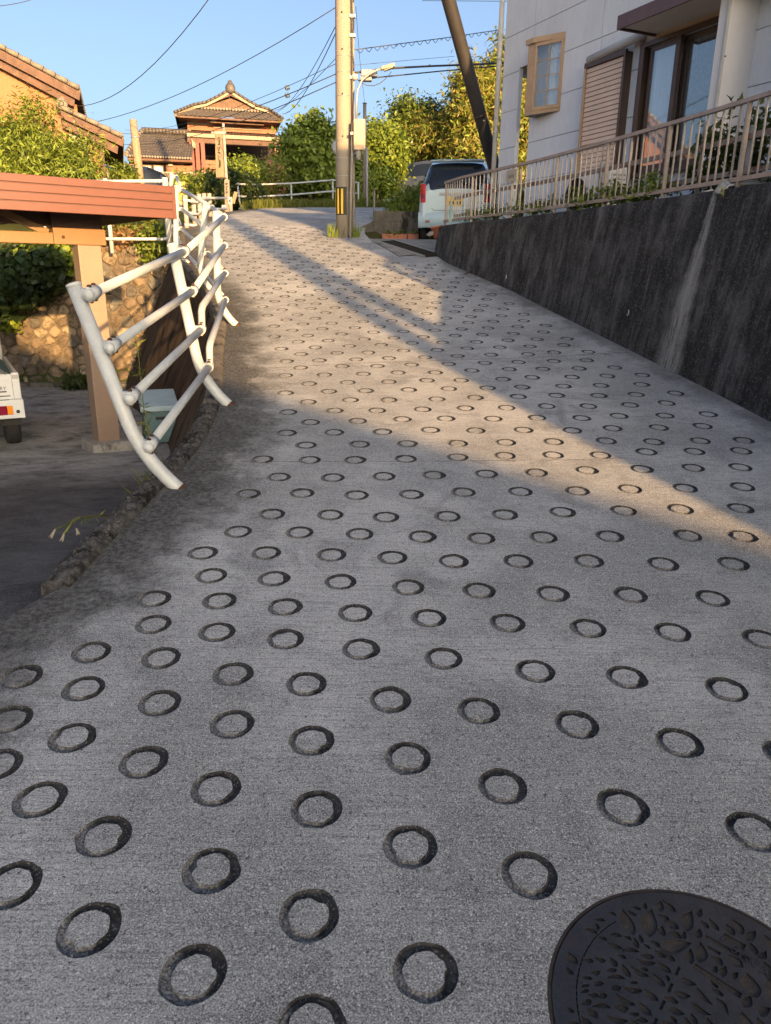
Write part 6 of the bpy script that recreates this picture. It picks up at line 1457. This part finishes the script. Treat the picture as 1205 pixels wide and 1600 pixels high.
m = MB(); m.bar(at(364, 318, Ys - .2), at(369, 300, Ys - .1), .10, .03, (0, 1, 0)); m.build('prop', M['wood_sign'], sg2)
mq = at(350, 324, Ys - .7); m = MB(); m.box(mq.x - .055, mq.x + .055, mq.y, mq.y + .05, mq.z - .06, mq.z + .06); mk = tag(m.build('meter_tag', M['white_paint'], loc=mq), 'little white square tag low beside the lettered post', 'tag'); m = MB(); m.bar((mq.x, mq.y + .03, mq.z - .06), (mq.x, mq.y + .03, g(mq.y) - .05), .015, .015, (0, 1, 0)); m.build('stake', M['wood_grey'], mk); m = MB(); m.box(mq.x - .03, mq.x + .03, mq.y - .003, mq.y - .001, mq.z - .03, mq.z + .02); m.build('print', simple('mauve_print', (.45, .2, .35), .7, .1, 9, 0), mk)

# ================================================================== VEGETATION
def leaf_cloud(name, C, N, size, aspect, mat, parent=None, loc=None, droop=0.0, up=.35, seed=1, fold=.18):
    """C (n,3) leaf positions, N (n,3) outward directions: one folded rhombus for every leaf"""
    r = np.random.default_rng(seed); n = len(C)
    nrm = N + r.normal(0, .75, (n, 3)); nrm[:, 2] += up; nrm /= np.linalg.norm(nrm, axis=1)[:, None] + 1e-9
    d = r.normal(0, 1, (n, 3)) + N * .5; d[:, 2] -= droop; d -= nrm * (d * nrm).sum(1)[:, None]; d /= np.linalg.norm(d, axis=1)[:, None] + 1e-9
    s = np.cross(nrm, d); L = size * (r.uniform(.45, 1.0, n) + r.uniform(0, .75, n) ** 2)[:, None]; w = L * aspect
    tipdrop = -nrm * L * fold
    v = np.stack([C, C + d * L * .45 + s * w * .5, C + d * L + tipdrop, C + d * L * .45 - s * w * .5], 1).reshape(-1, 3)
    o0 = np.array(ORIG[parent] if parent is not None else (loc or C.mean(0)), dtype=float)
    me = bpy.data.meshes.new(name); me.vertices.add(4 * n); me.vertices.foreach_set('co', (v - o0).astype(np.float32).ravel())
    me.loops.add(4 * n); me.loops.foreach_set('vertex_index', np.arange(4 * n, dtype=np.int32)); me.polygons.add(n)
    me.polygons.foreach_set('loop_start', np.arange(0, 4 * n, 4, dtype=np.int32)); me.update(calc_edges=True); me.validate(); me.materials.append(mat)
    ob = bpy.data.objects.new(name, me); COL.objects.link(ob)
    if parent is not None: ob.parent = parent; ORIG[ob] = ORIG[parent]
    else: ob.location = o0; ORIG[ob] = Vector(o0)
    return ob
def crown_points(ells, nclump, per, cr, seed, thr=-.18, freq=.9, surf=.45):
    r = np.random.default_rng(seed); E_ = np.array(ells, float); vol = E_[:, 3] * E_[:, 4] * E_[:, 5]; C, N, cl = [], [], []
    while len(cl) < nclump:
        e = E_[r.choice(len(E_), p=vol / vol.sum())]; d = r.normal(0, 1, 3); d /= np.linalg.norm(d); rr_ = r.uniform(.08, 1) ** surf if r.random() > .14 else r.uniform(1.0, 1.22)
        p = e[:3] + d * rr_ * e[3:]
        if mnoise.noise(Vector(p * freq)) < thr: continue
        cl.append(p); k = int(per * r.uniform(.5, 1.5)); q = r.normal(0, 1, (k, 3)) * cr * np.array([1, 1, .8]) * (r.uniform(.6, 1.3) if rr_ <= 1 else .55)
        C.append(p + q); dn = d * .8 + q / (cr * 2); N.append(dn / (np.linalg.norm(dn, axis=1)[:, None] + 1e-9))
    return np.concatenate(C), np.concatenate(N), cl
def tree(name, label, cat, base, ells, nclump, per, cr, leaf, aspect, mat, seed, trunk_r=.14, group=None, nlimb=14, droop=.2, mat2=None, thr=-.18, freq=.9, surf=.45):
    base = Vector(base); t = thing(name, label, cat, base, group); r = random.Random(seed)
    C, N, cl = crown_points(ells, nclump, per, cr, seed, thr, freq, surf)
    top = Vector((sum(e[0] for e in ells) / len(ells), sum(e[1] for e in ells) / len(ells), sum(e[2] for e in ells) / len(ells)))
    fork = base.lerp(top, .55); m = MB(); m.tube([base - Vector((0, 0, .2)), base.lerp(fork, .5) + Vector((r.gauss(0, .08), r.gauss(0, .08), 0)), fork, top], [trunk_r * 1.2, trunk_r, trunk_r * .8, trunk_r * .35], 10); m.build('trunk', M['bark'], t)
    for i in range(nlimb):
        c = Vector(cl[r.randrange(len(cl))]); s = base.lerp(fork, r.uniform(.6, 1.0)) if i % 2 else fork.lerp(top, r.uniform(0, .7)); mid = s.lerp(c, .5) + Vector((r.gauss(0, .1), r.gauss(0, .1), r.uniform(0, .2))) ; m = MB(); m.tube([s, mid, c], [trunk_r * .42, trunk_r * .25, trunk_r * .08], 7); m.build('limb', M['bark'], t)
    if mat2 is None: leaf_cloud('crown', C, N, leaf, aspect, mat, t, droop=droop, seed=seed)
    else:
        sel = np.random.default_rng(seed).random(len(C)) < .7; leaf_cloud('crown', C[sel], N[sel], leaf, aspect, mat, t, droop=droop, seed=seed); leaf_cloud('crown', C[~sel], N[~sel], leaf, aspect, mat2, t, droop=droop, seed=seed + 1)
    return t
def ell(px0, px1, py0, py1, Y, depth=None):
    """an ellipsoid that fills a box of the photograph at distance Y"""
    a, b = at(px0, (py0 + py1) / 2, Y), at(px1, (py0 + py1) / 2, Y); t, u = at((px0 + px1) / 2, py0, Y), at((px0 + px1) / 2, py1, Y)
    c = at((px0 + px1) / 2, (py0 + py1) / 2, Y); rx_ = (b.x - a.x) / 2; rz_ = (t.z - u.z) / 2
    return (c.x, Y, c.z, rx_, depth or rx_, rz_)
def gnd(Y, x): return terrain_h(x, Y)
T1 = [ell(452, 512, 178, 262, 31), ell(446, 492, 205, 275, 30.5), ell(486, 532, 196, 272, 30.5), ell(470, 530, 230, 288, 30)]
tree('round_tree', 'round glossy green tree between the hall and the utility pole', 'tree', (T1[0][0], 31, gnd(31, T1[0][0])), T1, 430, 50, .27, .19, .55, M['leaf_bright'], 11, .12, mat2=M['leaf_green'], freq=1.1, thr=-.14)
T2 = [ell(568, 622, 192, 280, 35), ell(580, 620, 180, 230, 35.5), ell(580, 622, 215, 300, 34.5), ell(556, 600, 235, 300, 35.4)]
tree('green_tree', 'yellow-green leafy tree right of the utility pole', 'tree', (T2[0][0], 35, gnd(35, T2[0][0])), T2, 520, 50, .30, .19, .5, M['leaf_bright'], 12, .12, mat2=M['leaf_green'], freq=.9)
T3 = [ell(608, 668, 165, 240, 46), ell(622, 662, 150, 190, 46), ell(598, 640, 185, 260, 45), ell(640, 700, 168, 270, 46), ell(655, 720, 185, 270, 47)]
tree('dark_tree', 'dark green tree rising behind the yellow-green one', 'tree', (T3[0][0], 46, gnd(46, T3[0][0])), T3, 620, 50, .42, .22, .5, M['leaf_green'], 13, .16, mat2=M['leaf_dark'], freq=.7)
T4 = [ell(690, 790, 115, 230, 43), ell(730, 815, 66, 180, 43.5), ell(660, 735, 150, 250, 44), ell(745, 850, 120, 270, 42.8), ell(700, 800, 200, 290, 42.2), ell(640, 715, 190, 246, 45), ell(800, 870, 90, 260, 44), ell(690, 760, 130, 200, 43)]
tree('loquat_tree', 'large golden sunlit tree with long leaves behind the parked cars', 'tree', (T4[0][0] + .3, 43, gnd(43, T4[0][0])), T4, 1150, 56, .42, .30, .28, M['leaf_gold'], 14, .2, nlimb=46, mat2=M['leaf_willow'], freq=.55, thr=-.10, droop=.3)
T5 = [ell(845, 960, 150, 300, 46), ell(790, 870, 190, 300, 47)]
tree('golden_tree', 'golden tree seen through the porch of the lilac-grey house', 'tree', (T5[0][0], 46, gnd(46, T5[0][0])), T5, 420, 50, .42, .28, .3, M['leaf_gold'], 15, .14, mat2=M['leaf_willow'], freq=.6)
T6 = [ell(575, 628, 240, 300, 42), ell(560, 610, 255, 300, 41)]
tree('dense_shrub', 'dense dark shrub low under the trees right of the pole', 'shrub', (T6[0][0], 40, gnd(40, T6[0][0])), T6, 260, 50, .32, .2, .5, M['leaf_dark'], 16, .05, nlimb=6)
T7 = [ell(435, 485, 262, 318, 31.5, .8), ell(475, 535, 266, 318, 32, .8), ell(525, 575, 258, 320, 32.5, .8)]
tree('low_hedge', 'shaded low hedge closing the view behind the white bend fence', 'hedge', (T7[1][0], 34, gnd(34, T7[1][0])), T7, 330, 52, .24, .16, .5, M['leaf_green'], 17, .04, nlimb=6, freq=2, thr=-.5)
# bush in front of the orange house, long hanging leaves
B1 = [ell(10, 110, 195, 300, 17.2), ell(-60, 60, 190, 300, 17.4), ell(70, 145, 215, 300, 17.0), ell(30, 70, 150, 240, 17.3), ell(95, 160, 250, 300, 16.9), ell(88, 150, 208, 250, 17.0), ell(55, 85, 150, 215, 17.2), ell(-30, 20, 150, 260, 17.3)]
tree('peach_bush', 'leafy olive bush with long drooping leaves behind the carport', 'bush', (B1[0][0], 17.2, .3), B1, 560, 36, .17, .14, .22, M['leaf_willow'], 21, .05, nlimb=30, droop=.7, mat2=M['leaf_green'], freq=1.6, thr=-.2)
# hedges by the bend
Hd = [ell(338, 398, 272, 332, 25.0, .9), ell(330, 362, 268, 335, 24.6, .7), ell(360, 410, 282, 330, 25.4, .9)]
tree('clipped_hedge', 'dark clipped hedge behind the lettered post', 'hedge', (Hd[0][0], 25, g(25) - .1), Hd, 300, 55, .16, .11, .55, M['leaf_dark'], 22, .05, nlimb=6, freq=3, thr=-.4)
H2 = [ell(312, 345, 270, 325, 25.2, .7), ell(300, 330, 285, 330, 25.6, .7)]
tree('clipped_hedge', 'sunlit green hedge left of the hanging wooden board', 'hedge', (H2[0][0], 25.2, g(25) - .1), H2, 150, 50, .16, .11, .55, M['leaf_green'], 23, .05, nlimb=5, freq=3, thr=-.4)
H3 = [ell(358, 402, 264, 292, 27.5, .8), ell(378, 408, 256, 275, 27.8, .5), ell(360, 380, 258, 280, 27.4, .6)]
tree('golden_shrub', 'yellow-green shrub glowing in front of the dark hall doorway', 'shrub', (H3[0][0], 27.5, g(27) - .1), H3, 170, 45, .20, .13, .5, M['leaf_bright'], 24, .06, nlimb=8, freq=2, thr=-.3)
H4 = [ell(404, 446, 260, 305, 28.5, .9), ell(412, 438, 250, 275, 28.8, .6), ell(390, 420, 270, 318, 28.0, .7)]
t4 = tree('flowering_shrub', 'loose shrub dotted with pink blossom beside the hall', 'shrub', (H4[0][0], 28.5, g(28) - .1), H4, 150, 38, .22, .14, .32, M['leaf_bright'], 25, .05, nlimb=10, mat2=M['leaf_dry'], freq=2, thr=-.3)
C, N, _ = crown_points(H4, 34, 18, .10, 77, -.5, 2, .3); leaf_cloud('blossom', C, N, .09, .8, M['leaf_pink'], t4, seed=5)
H5 = [ell(272, 302, 272, 305, 27.0, .6)]
tree('golden_shrub', 'small bright shrub against the thin brown fence', 'shrub', (H5[0][0], 27, g(27) - .2), H5, 70, 40, .16, .12, .5, M['leaf_lime'], 26, .04, nlimb=4, freq=2, thr=-.4)
H6 = [ell(180, 208, 262, 285, 20, .4)]
tree('low_shrub', 'small dark shrub by the white post of the orange house', 'shrub', (H6[0][0], 20, .4), H6, 40, 34, .12, .10, .5, M['leaf_green'], 27, .04, nlimb=4, freq=3, thr=-.5)
# ivy that hangs over the stone wall inside the carport
IV = [ell(-40, 75, 388, 470, 15.15, .30), ell(10, 92, 400, 455, 15.15, .28), ell(-60, 30, 420, 500, 15.15, .28), ell(60, 100, 385, 420, 15.2, .25)]
C, N, _ = crown_points(IV, 230, 40, .12, 31, -.5, 3, .35); iv = leaf_cloud('ivy', C, N, .16, .85, M['leaf_ivy'], None, loc=(-7.4, 15.3, -.5), droop=.8, up=.0, seed=31); tag(iv, 'dark ivy hanging thickly over the stone wall under the carport', 'ivy')
I2 = [ell(55, 112, 372, 400, 15.3, .3), ell(85, 125, 378, 410, 15.3, .25)]
C, N, _ = crown_points(I2, 46, 26, .11, 32, -.5, 3, .4); tag(leaf_cloud('vine', C, N, .15, .75, M['leaf_lime'], None, loc=(-6.2, 15.4, .3), droop=.5, seed=32), 'bright lime vine leaves catching the sun beside the dark ivy', 'vine')
I3 = [ell(0, 20, 495, 510, 15.2, .12)]
C, N, _ = crown_points(I3, 16, 26, .07, 33, -.9, 3, .4); stuff(leaf_cloud('wall_weed', C, N, .13, .5, M['leaf_lime'], None, loc=(-7.9, 15.3, -1), seed=33), 'bright weed growing from the stone wall below the ivy', 'weed')
I4 = [ell(152, 245, 372, 392, 15.9, .3), ell(160, 235, 362, 380, 16.2, .4)]
C, N, _ = crown_points(I4, 120, 34, .12, 34, -.5, 3, .5); dg = leaf_cloud('dry_groundcover', C, N, .10, .4, M['leaf_dry'], None, loc=(-5.3, 16, .45), seed=34); stuff(dg, 'reddish dry plants along the top of the stone wall', 'plants')
I5 = [ell(232, 268, 345, 400, 15.7, .35), ell(225, 260, 370, 410, 15.5, .3), ell(150, 240, 352, 372, 16.4, .4)]
C, N, _ = crown_points(I5, 90, 30, .12, 35, -.5, 3, .5); stuff(leaf_cloud('groundcover', C, N, .11, .4, M['leaf_green'], None, loc=(-4.8, 15.8, .6), seed=35), 'green weeds at the top corner of the stone wall', 'plants')
I6 = [ell(102, 138, 590, 610, 15.2, .2)]
C, N, _ = crown_points(I6, 20, 30, .08, 36, -.6, 3, .4); tag(leaf_cloud('fern', C, N, .13, .3, M['leaf_dark'], None, loc=(-6.5, 15.2, -2.3), seed=36), 'dark low fern at the foot of the stone wall', 'fern')
# grass: verge at the bend, bank behind the pole, tufts along edges
def grass(name, label, pts, h, mat, seed, w=.012, lean=.35):
    r = np.random.default_rng(seed); P = np.array(pts); n = len(P); ang = r.uniform(0, 6.28, n); H_ = h * r.uniform(.4, 1.3, n)
    d = np.stack([np.cos(ang), np.sin(ang), np.zeros(n)], 1); tip = P + d * (H_ * lean * r.uniform(.3, 1.6, n))[:, None]; tip[:, 2] += H_
    mid = P + (tip - P) * .55; mid[:, 2] += H_ * .08; s = np.stack([-np.sin(ang), np.cos(ang), np.zeros(n)], 1) * w
    v = np.stack([P - s, P + s, mid + s * .7, tip, mid - s * .7], 1).reshape(-1, 3); o0 = P.mean(0)
    me = bpy.data.meshes.new(name); me.from_pydata((v - o0).tolist(), [], [tuple(range(5 * i, 5 * i + 5)) for i in range(n)]); me.materials.append(mat)
    ob = bpy.data.objects.new(name, me); COL.objects.link(ob); ob.location = o0; ORIG[ob] = Vector(o0); return stuff(ob, label, 'grass')
rg = random.Random(9)
pts = []
while len(pts) < 7000:
    t = rg.random(); x = -4.2 + 7.5 * t; y = float(np.interp(x, [-4.2, -3.6, -2.4, -.6, 2.5, 8], [22.5, 23.7, 25.0, 25.7, 26.4, 27.3])) + abs(rg.gauss(0, .9)) + .03; pts.append((x, y, gnd(y, x)))
grass('verge_grass', 'sunlit grass along the outside of the bend', pts, .30, M['leaf_grass'], 41, .016)
pts = []
while len(pts) < 7000:
    x = rg.uniform(-.35, 4.5); y = rg.uniform(17.3, 22.0)
    if x < float(np.interp(y, [17.3, 18.6, 20.6, 22.4], [-.45, -.2, .75, 2.6])) + .05 or (1.0 < x < 3.4 and y < 20.2 and x > .9 + (17.6 - y) * 0): 
        if not (x < 1.1 and x > float(np.interp(y, [17.3, 18.6, 20.6, 22.4], [-.45, -.2, .75, 2.6]))): continue
    pts.append((x, y, gnd(y, x) + .02))
grass('bank_grass', 'rough green grass on the bank behind the low concrete wall', pts, .26, M['leaf_green'], 42, .014)
pts = [(x, y, gnd(y, x)) for x, y in ((rg.uniform(2.0, 9), rg.uniform(24.6, 27.5)) for _ in range(5000))]
grass('dry_grass', 'straw coloured dry grass under the black van', pts, .34, M['leaf_dry'], 43, .016)
BK = [ell(612, 680, 305, 332, 18.6, .5), ell(640, 690, 300, 335, 19.2, .5)]
tree('garden_shrub', 'leafy green shrub spilling over the low concrete wall', 'shrub', (BK[0][0], 18.6, gnd(18.6, BK[0][0])), BK, 110, 40, .14, .11, .5, M['leaf_green'], 44, .03, nlimb=6, mat2=M['leaf_bright'], freq=2.5, thr=-.4)
BK2 = [ell(660, 700, 285, 330, 22, .6), ell(690, 730, 262, 300, 24, .6)]
tree('garden_shrub', 'darker shrub beside the tail of the pale blue hatchback', 'shrub', (BK2[0][0], 22, gnd(22, BK2[0][0])), BK2, 110, 40, .18, .13, .5, M['leaf_dark'], 45, .03, nlimb=6, mat2=M['leaf_green'], freq=2.5, thr=-.4)
for i, (pa, pb) in enumerate(((600, 634), (640, 660))):
    E_ = [ell(pa, pb, 362, 373, 16.75, .10)]; C, N, _ = crown_points(E_, 14, 22, .05, 50 + i, -.8, 3, .5); tag(leaf_cloud('planter_plant', C, N, .06, .5, M['leaf_green'], None, loc=(E_[0][0], 16.75, E_[0][2]), seed=50 + i), ['low green plants in the longer brick red trough', 'low green plants in the shorter brick red trough'][i], 'plants')
# plants behind the balustrade
def wall_plants(name, label, y0, y1, hgt_, ncl, mat, seed, off=.35, leaf=.07, asp=.45, per=22):
    E_ = []
    for y in np.arange(y0, y1, .3): p = fpt(y, .80 + hgt_ / 2, off); E_.append((p.x, p.y, p.z, .16, .22, hgt_ / 2 + .05))
    C, N, _ = crown_points(E_, ncl, per, .055, seed, -.35, 4, .6); return tag(leaf_cloud(name, C, N, leaf, asp, mat, None, loc=(E_[0][0], (y0 + y1) / 2, .75), seed=seed), label, 'plants')
wall_plants('garden_plant', 'tall leafy garden plant behind the balustrade before the window', 6.9, 8.3, .62, 110, M['leaf_dark'], 61, leaf=.10, asp=.35)
wall_plants('garden_plant', 'low green plants along the wall top below the shutter', 8.5, 10.6, .16, 70, M['leaf_green'], 62, off=.12)
wall_plants('garden_plant', 'small mossy plants at the far end of the wall top', 10.8, 13.0, .10, 60, M['leaf_green'], 63, off=.10, leaf=.05)
wall_plants('garden_plant', 'trailing weeds along the wall top near the drain elbow', 5.3, 6.8, .18, 60, M['leaf_dark'], 64, off=.16, leaf=.06)
stuff(wall_plants('garden_plant', 'tangle of green stems behind the balustrade by the white wing', 5.6, 6.7, .40, 34, M['leaf_green'], 65, off=.30, leaf=.05, per=14))
def vine(label, P, mat, seed, leaf=.035):
    t = thing('trailing_vine', label, 'vine', P[0]); m = MB(); m.tube(P, .004, 6); m.build('stem', mat, t); C = []; r = np.random.default_rng(seed)
    for a, b in zip(P, P[1:]):
        for k in range(5): C.append(np.array(Vector(a).lerp(Vector(b), k / 5)) + r.normal(0, .012, 3))
    C = np.array(C); leaf_cloud('leaves', C, r.normal(0, 1, C.shape), leaf, .5, mat, t, seed=seed)
q = fpt(5.95, .80, -.05); vine('bright yellow vine hanging at the right end of the balustrade', [q + Vector(v) for v in ((.02, -.0, .13), (-.02, .02, .06), (-.0, -.05, .0), (.04, -.12, -.06))], M['yellow_stem'], 71)
q = fpt(7.2, .80, -.05); vine('small yellow sprig over the black wall below the window', [q + Vector(v) for v in ((.0, .02, .02), (-.03, 0, -.03), (-.02, -.06, -.08), (-.05, -.12, -.12))], M['yellow_stem'], 72)
q = fpt(6.0, .74, -.05); vine('thin green vine straggling down the black wall face', [q + Vector(v) for v in ((.0, .2, .0), (-.06, .1, -.06), (-.08, -.0, -.12), (-.07, -.12, -.15), (-.10, -.25, -.22))], M['leaf_grass'], 73)
# weeds on the lot side of the kerb
def stalk(label, base, h, lean, mat, seed, leaf=.10, n=60):
    base = Vector(base); t = thing('tall_weed', label, 'weed', base); top = base + Vector((lean[0], lean[1], h)); mid = base.lerp(top, .5) + Vector((-.03, 0, .0)); m = MB(); m.tube([base, mid, top], [.007, .006, .002], 7); m.build('stem', M['leaf_grass'], t)
    r = np.random.default_rng(seed); u = r.uniform(.08, 1, n); C = np.array([np.array(base.lerp(mid, x * 2) if x < .5 else mid.lerp(top, x * 2 - 1)) for x in u]); N = r.normal(0, 1, C.shape); N[:, 2] = .4; leaf_cloud('leaves', C, N, leaf, .16, mat, t, seed=seed, droop=-.5)
stalk('tall goldenrod weed standing between the white fence and the storage box', (at(240, 700, 7.2).x, 7.2, lot(7.2)), 1.30, (-.10, .1), M['leaf_grass'], 81)
q = wall = None
pts = []
for _ in range(420):
    y = rg.uniform(4.9, 6.9); x = lx(y) - .22 - abs(rg.gauss(0, .10)) - .40 * max(0, (g(y) - lot(y) - .35)); pts.append((x, y, lot(y)))
grass('kerb_weeds', 'feathery weeds below the kerb under the white fence', pts, .20, M['leaf_green'], 82, .003, .6)
fl = thing('wilted_lily', 'wilted pale lily flowers lying over the dark kerb', 'flower', at(140, 850, 3.45)); b0 = Vector((lx(3.42) - .12, 3.42, g(3.42) + .06))
def petal_fl(c, d, L_, s):
    m = MB(); d = Vector(d).normalized(); x = d.orthogonal().normalized(); y = d.cross(x)
    for k in range(5):
        a = 2 * math.pi * k / 5; o = x * math.cos(a) + y * math.sin(a); w_ = d.cross(o) * s; m.grid([[c + d * L_ * t + o * (s * .5 + s * 1.3 * t * t) - w_ * (.25 + math.sin(math.pi * t) * .45), c + d * L_ * t + o * (s * .6 + s * 1.4 * t * t) + w_ * (.25 + math.sin(math.pi * t) * .45)] for t in (0, .35, .7, 1)])
    m.build('flower_head', M['petal'], fl)
m = MB(); m.tube([b0 + Vector((.03, .42, -.02)), b0 + Vector((-.06, .22, .03)), b0 + Vector((-.02, .06, .06)), b0 + Vector((-.03, -.02, .03))], .005, 6); m.tube([b0 + Vector((-.02, .06, .06)), b0 + Vector((-.08, .0, .045))], .0035, 6); m.build('stem', M['leaf_grass'], fl)
petal_fl(b0 + Vector((-.03, -.02, .03)), (-.25, -.35, -.9), .042, .006); petal_fl(b0 + Vector((-.08, .0, .045)), (-.4, -.3, -.8), .05, .006); petal_fl(b0 + Vector((.01, .03, .04)), (.3, -.3, -.6), .035, .006)
q = np.array([np.array(b0 + Vector((.03, .42, -.02)).lerp(Vector((-.06, .1, .05)), t)) for t in np.linspace(0, 1, 26)]); leaf_cloud('leaves', q, RNG.normal(0, 1, q.shape), .05, .10, M['leaf_grass'], fl, seed=83)
pts = [(PO.x + rg.gauss(-.22, .07), PO.y + rg.gauss(-.12, .06), g(15.7)) for _ in range(60)] + [(PO.x + rg.gauss(.24, .05), PO.y + rg.gauss(-.08, .05), g(15.7)) for _ in range(50)]
grass('pole_weeds', 'yellow-green weeds at the foot of the utility pole', pts, .22, M['leaf_lime'], 84, .006)

# ================================================================== unseen casters placed behind the viewer to shade the foreground
def shade_house(label, A, B, drop, half, zbase):
    """an unseen shade caster built as a plain gabled house whose ridge runs from A to B"""
    A, B = Vector(A), Vector(B); d = B - A; d.z = 0; d.normalize(); n = Vector((-d.y, d.x, 0)); Fh = Frame((A.x, A.y, 0), d, n); L_ = (B - A).length; z = A.z
    h = thing('house', label, 'house', (A.x, A.y, zbase))
    m = MB(); m.prism([Fh.p(.4, -half + .4, zbase), Fh.p(.4, half - .4, zbase), Fh.p(.4, half - .4, z - drop + .1), Fh.p(.4, 0, z - .15), Fh.p(.4, -half + .4, z - drop + .1)], Fh.R * (L_ - .8)); m.build('wall', M['cream'], h)
    for s_ in (-1, 1): m = MB(); m.prism([Fh.p(0, 0, z), Fh.p(0, s_ * half, z - drop), Fh.p(0, s_ * half, z - drop - .1), Fh.p(0, 0, z - .1)], Fh.R * L_); m.build('roof', M['tile'], h)
    for k in range(3):
        for s_ in (-1, 1): a = 1.5 + k * (L_ - 3) / 3; m = MB(); Fh.box(m, a, a + 1.4, s_ * (half - .4) - .04, s_ * (half - .4) + .04, zbase + 1.2, zbase + 2.5); m.build('window', M['car_glass'], h)
    return h
T0 = 32.0
GA, GB_ = Vector((-1.35, 6.45, -.97)), Vector((1.40, 3.92, -1.28)); RA, RB = GA + SUN * T0, GB_ + SUN * (T0 + (GA.z - GB_.z) / SUN.z); rdv = (RB - RA).normalized(); RA2, RB2 = RA - rdv * 9, RB + rdv * 9; zr_ = (RA.z + RB.z) / 2; RA2.z = RB2.z = zr_
shade_house('cream gabled house added unseen behind the viewer to shade the foreground', RA2, RB2, 1.9, 3.4, -3.6)  # added out of view; ridge set so its shadow ends across the road
gx = thing('shade_garage', 'flat-roofed concrete block added unseen behind the viewer to shade the house front', 'shade_garage', (8.2, -.5, g(-.5)))  # added out of view; sized so its top shades the house front
GP = [(5.55, .9), (7.3, -3.1), (12.5, -3.1), (12.5, .9)]
m = MB(); m.prism([(x, y, g(-3) - .3) for x, y in GP], (0, 0, 4.85 - g(-3))); m.build('wall', M['concrete'], gx)
m = MB(); m.prism([(x + (-.12 if x < 10 else .1), y + (.12 if y > 0 else -.12), 4.552) for x, y in GP], (0, 0, .15)); m.build('roof', M['concrete_old'], gx)
m = MB(); q = [Vector((5.55 + .4375 * k - .03, .9 - k, g(-1))) for k in (.6, 3.4)]; m.prism([q[0], q[1], q[1] + Vector((0, 0, 2.1)), q[0] + Vector((0, 0, 2.1))], (-.03, -.012, 0)); m.build('shutter_door', M['pvc_grey'], gx)
# pole with a brace behind the viewer: its long shadow crosses the road
PS = Vector((1.16, 7.35, -.85)) + SUN * 17; PS.z = g(PS.y)
sp_ = thing('utility_pole', 'concrete utility pole with a brace behind the viewer', 'utility pole', PS)
m = MB(); m.tube([PS, PS + Vector((0, 0, 10))], [.17, .13], 20); m.build('shaft', M['pole'], sp_)
m = MB(); m.tube([PS + Vector((-.80, -.2, 0)), PS + Vector((-.08, 0, 7.8))], .15, 16); m.build('brace', M['dark_pole'], sp_)
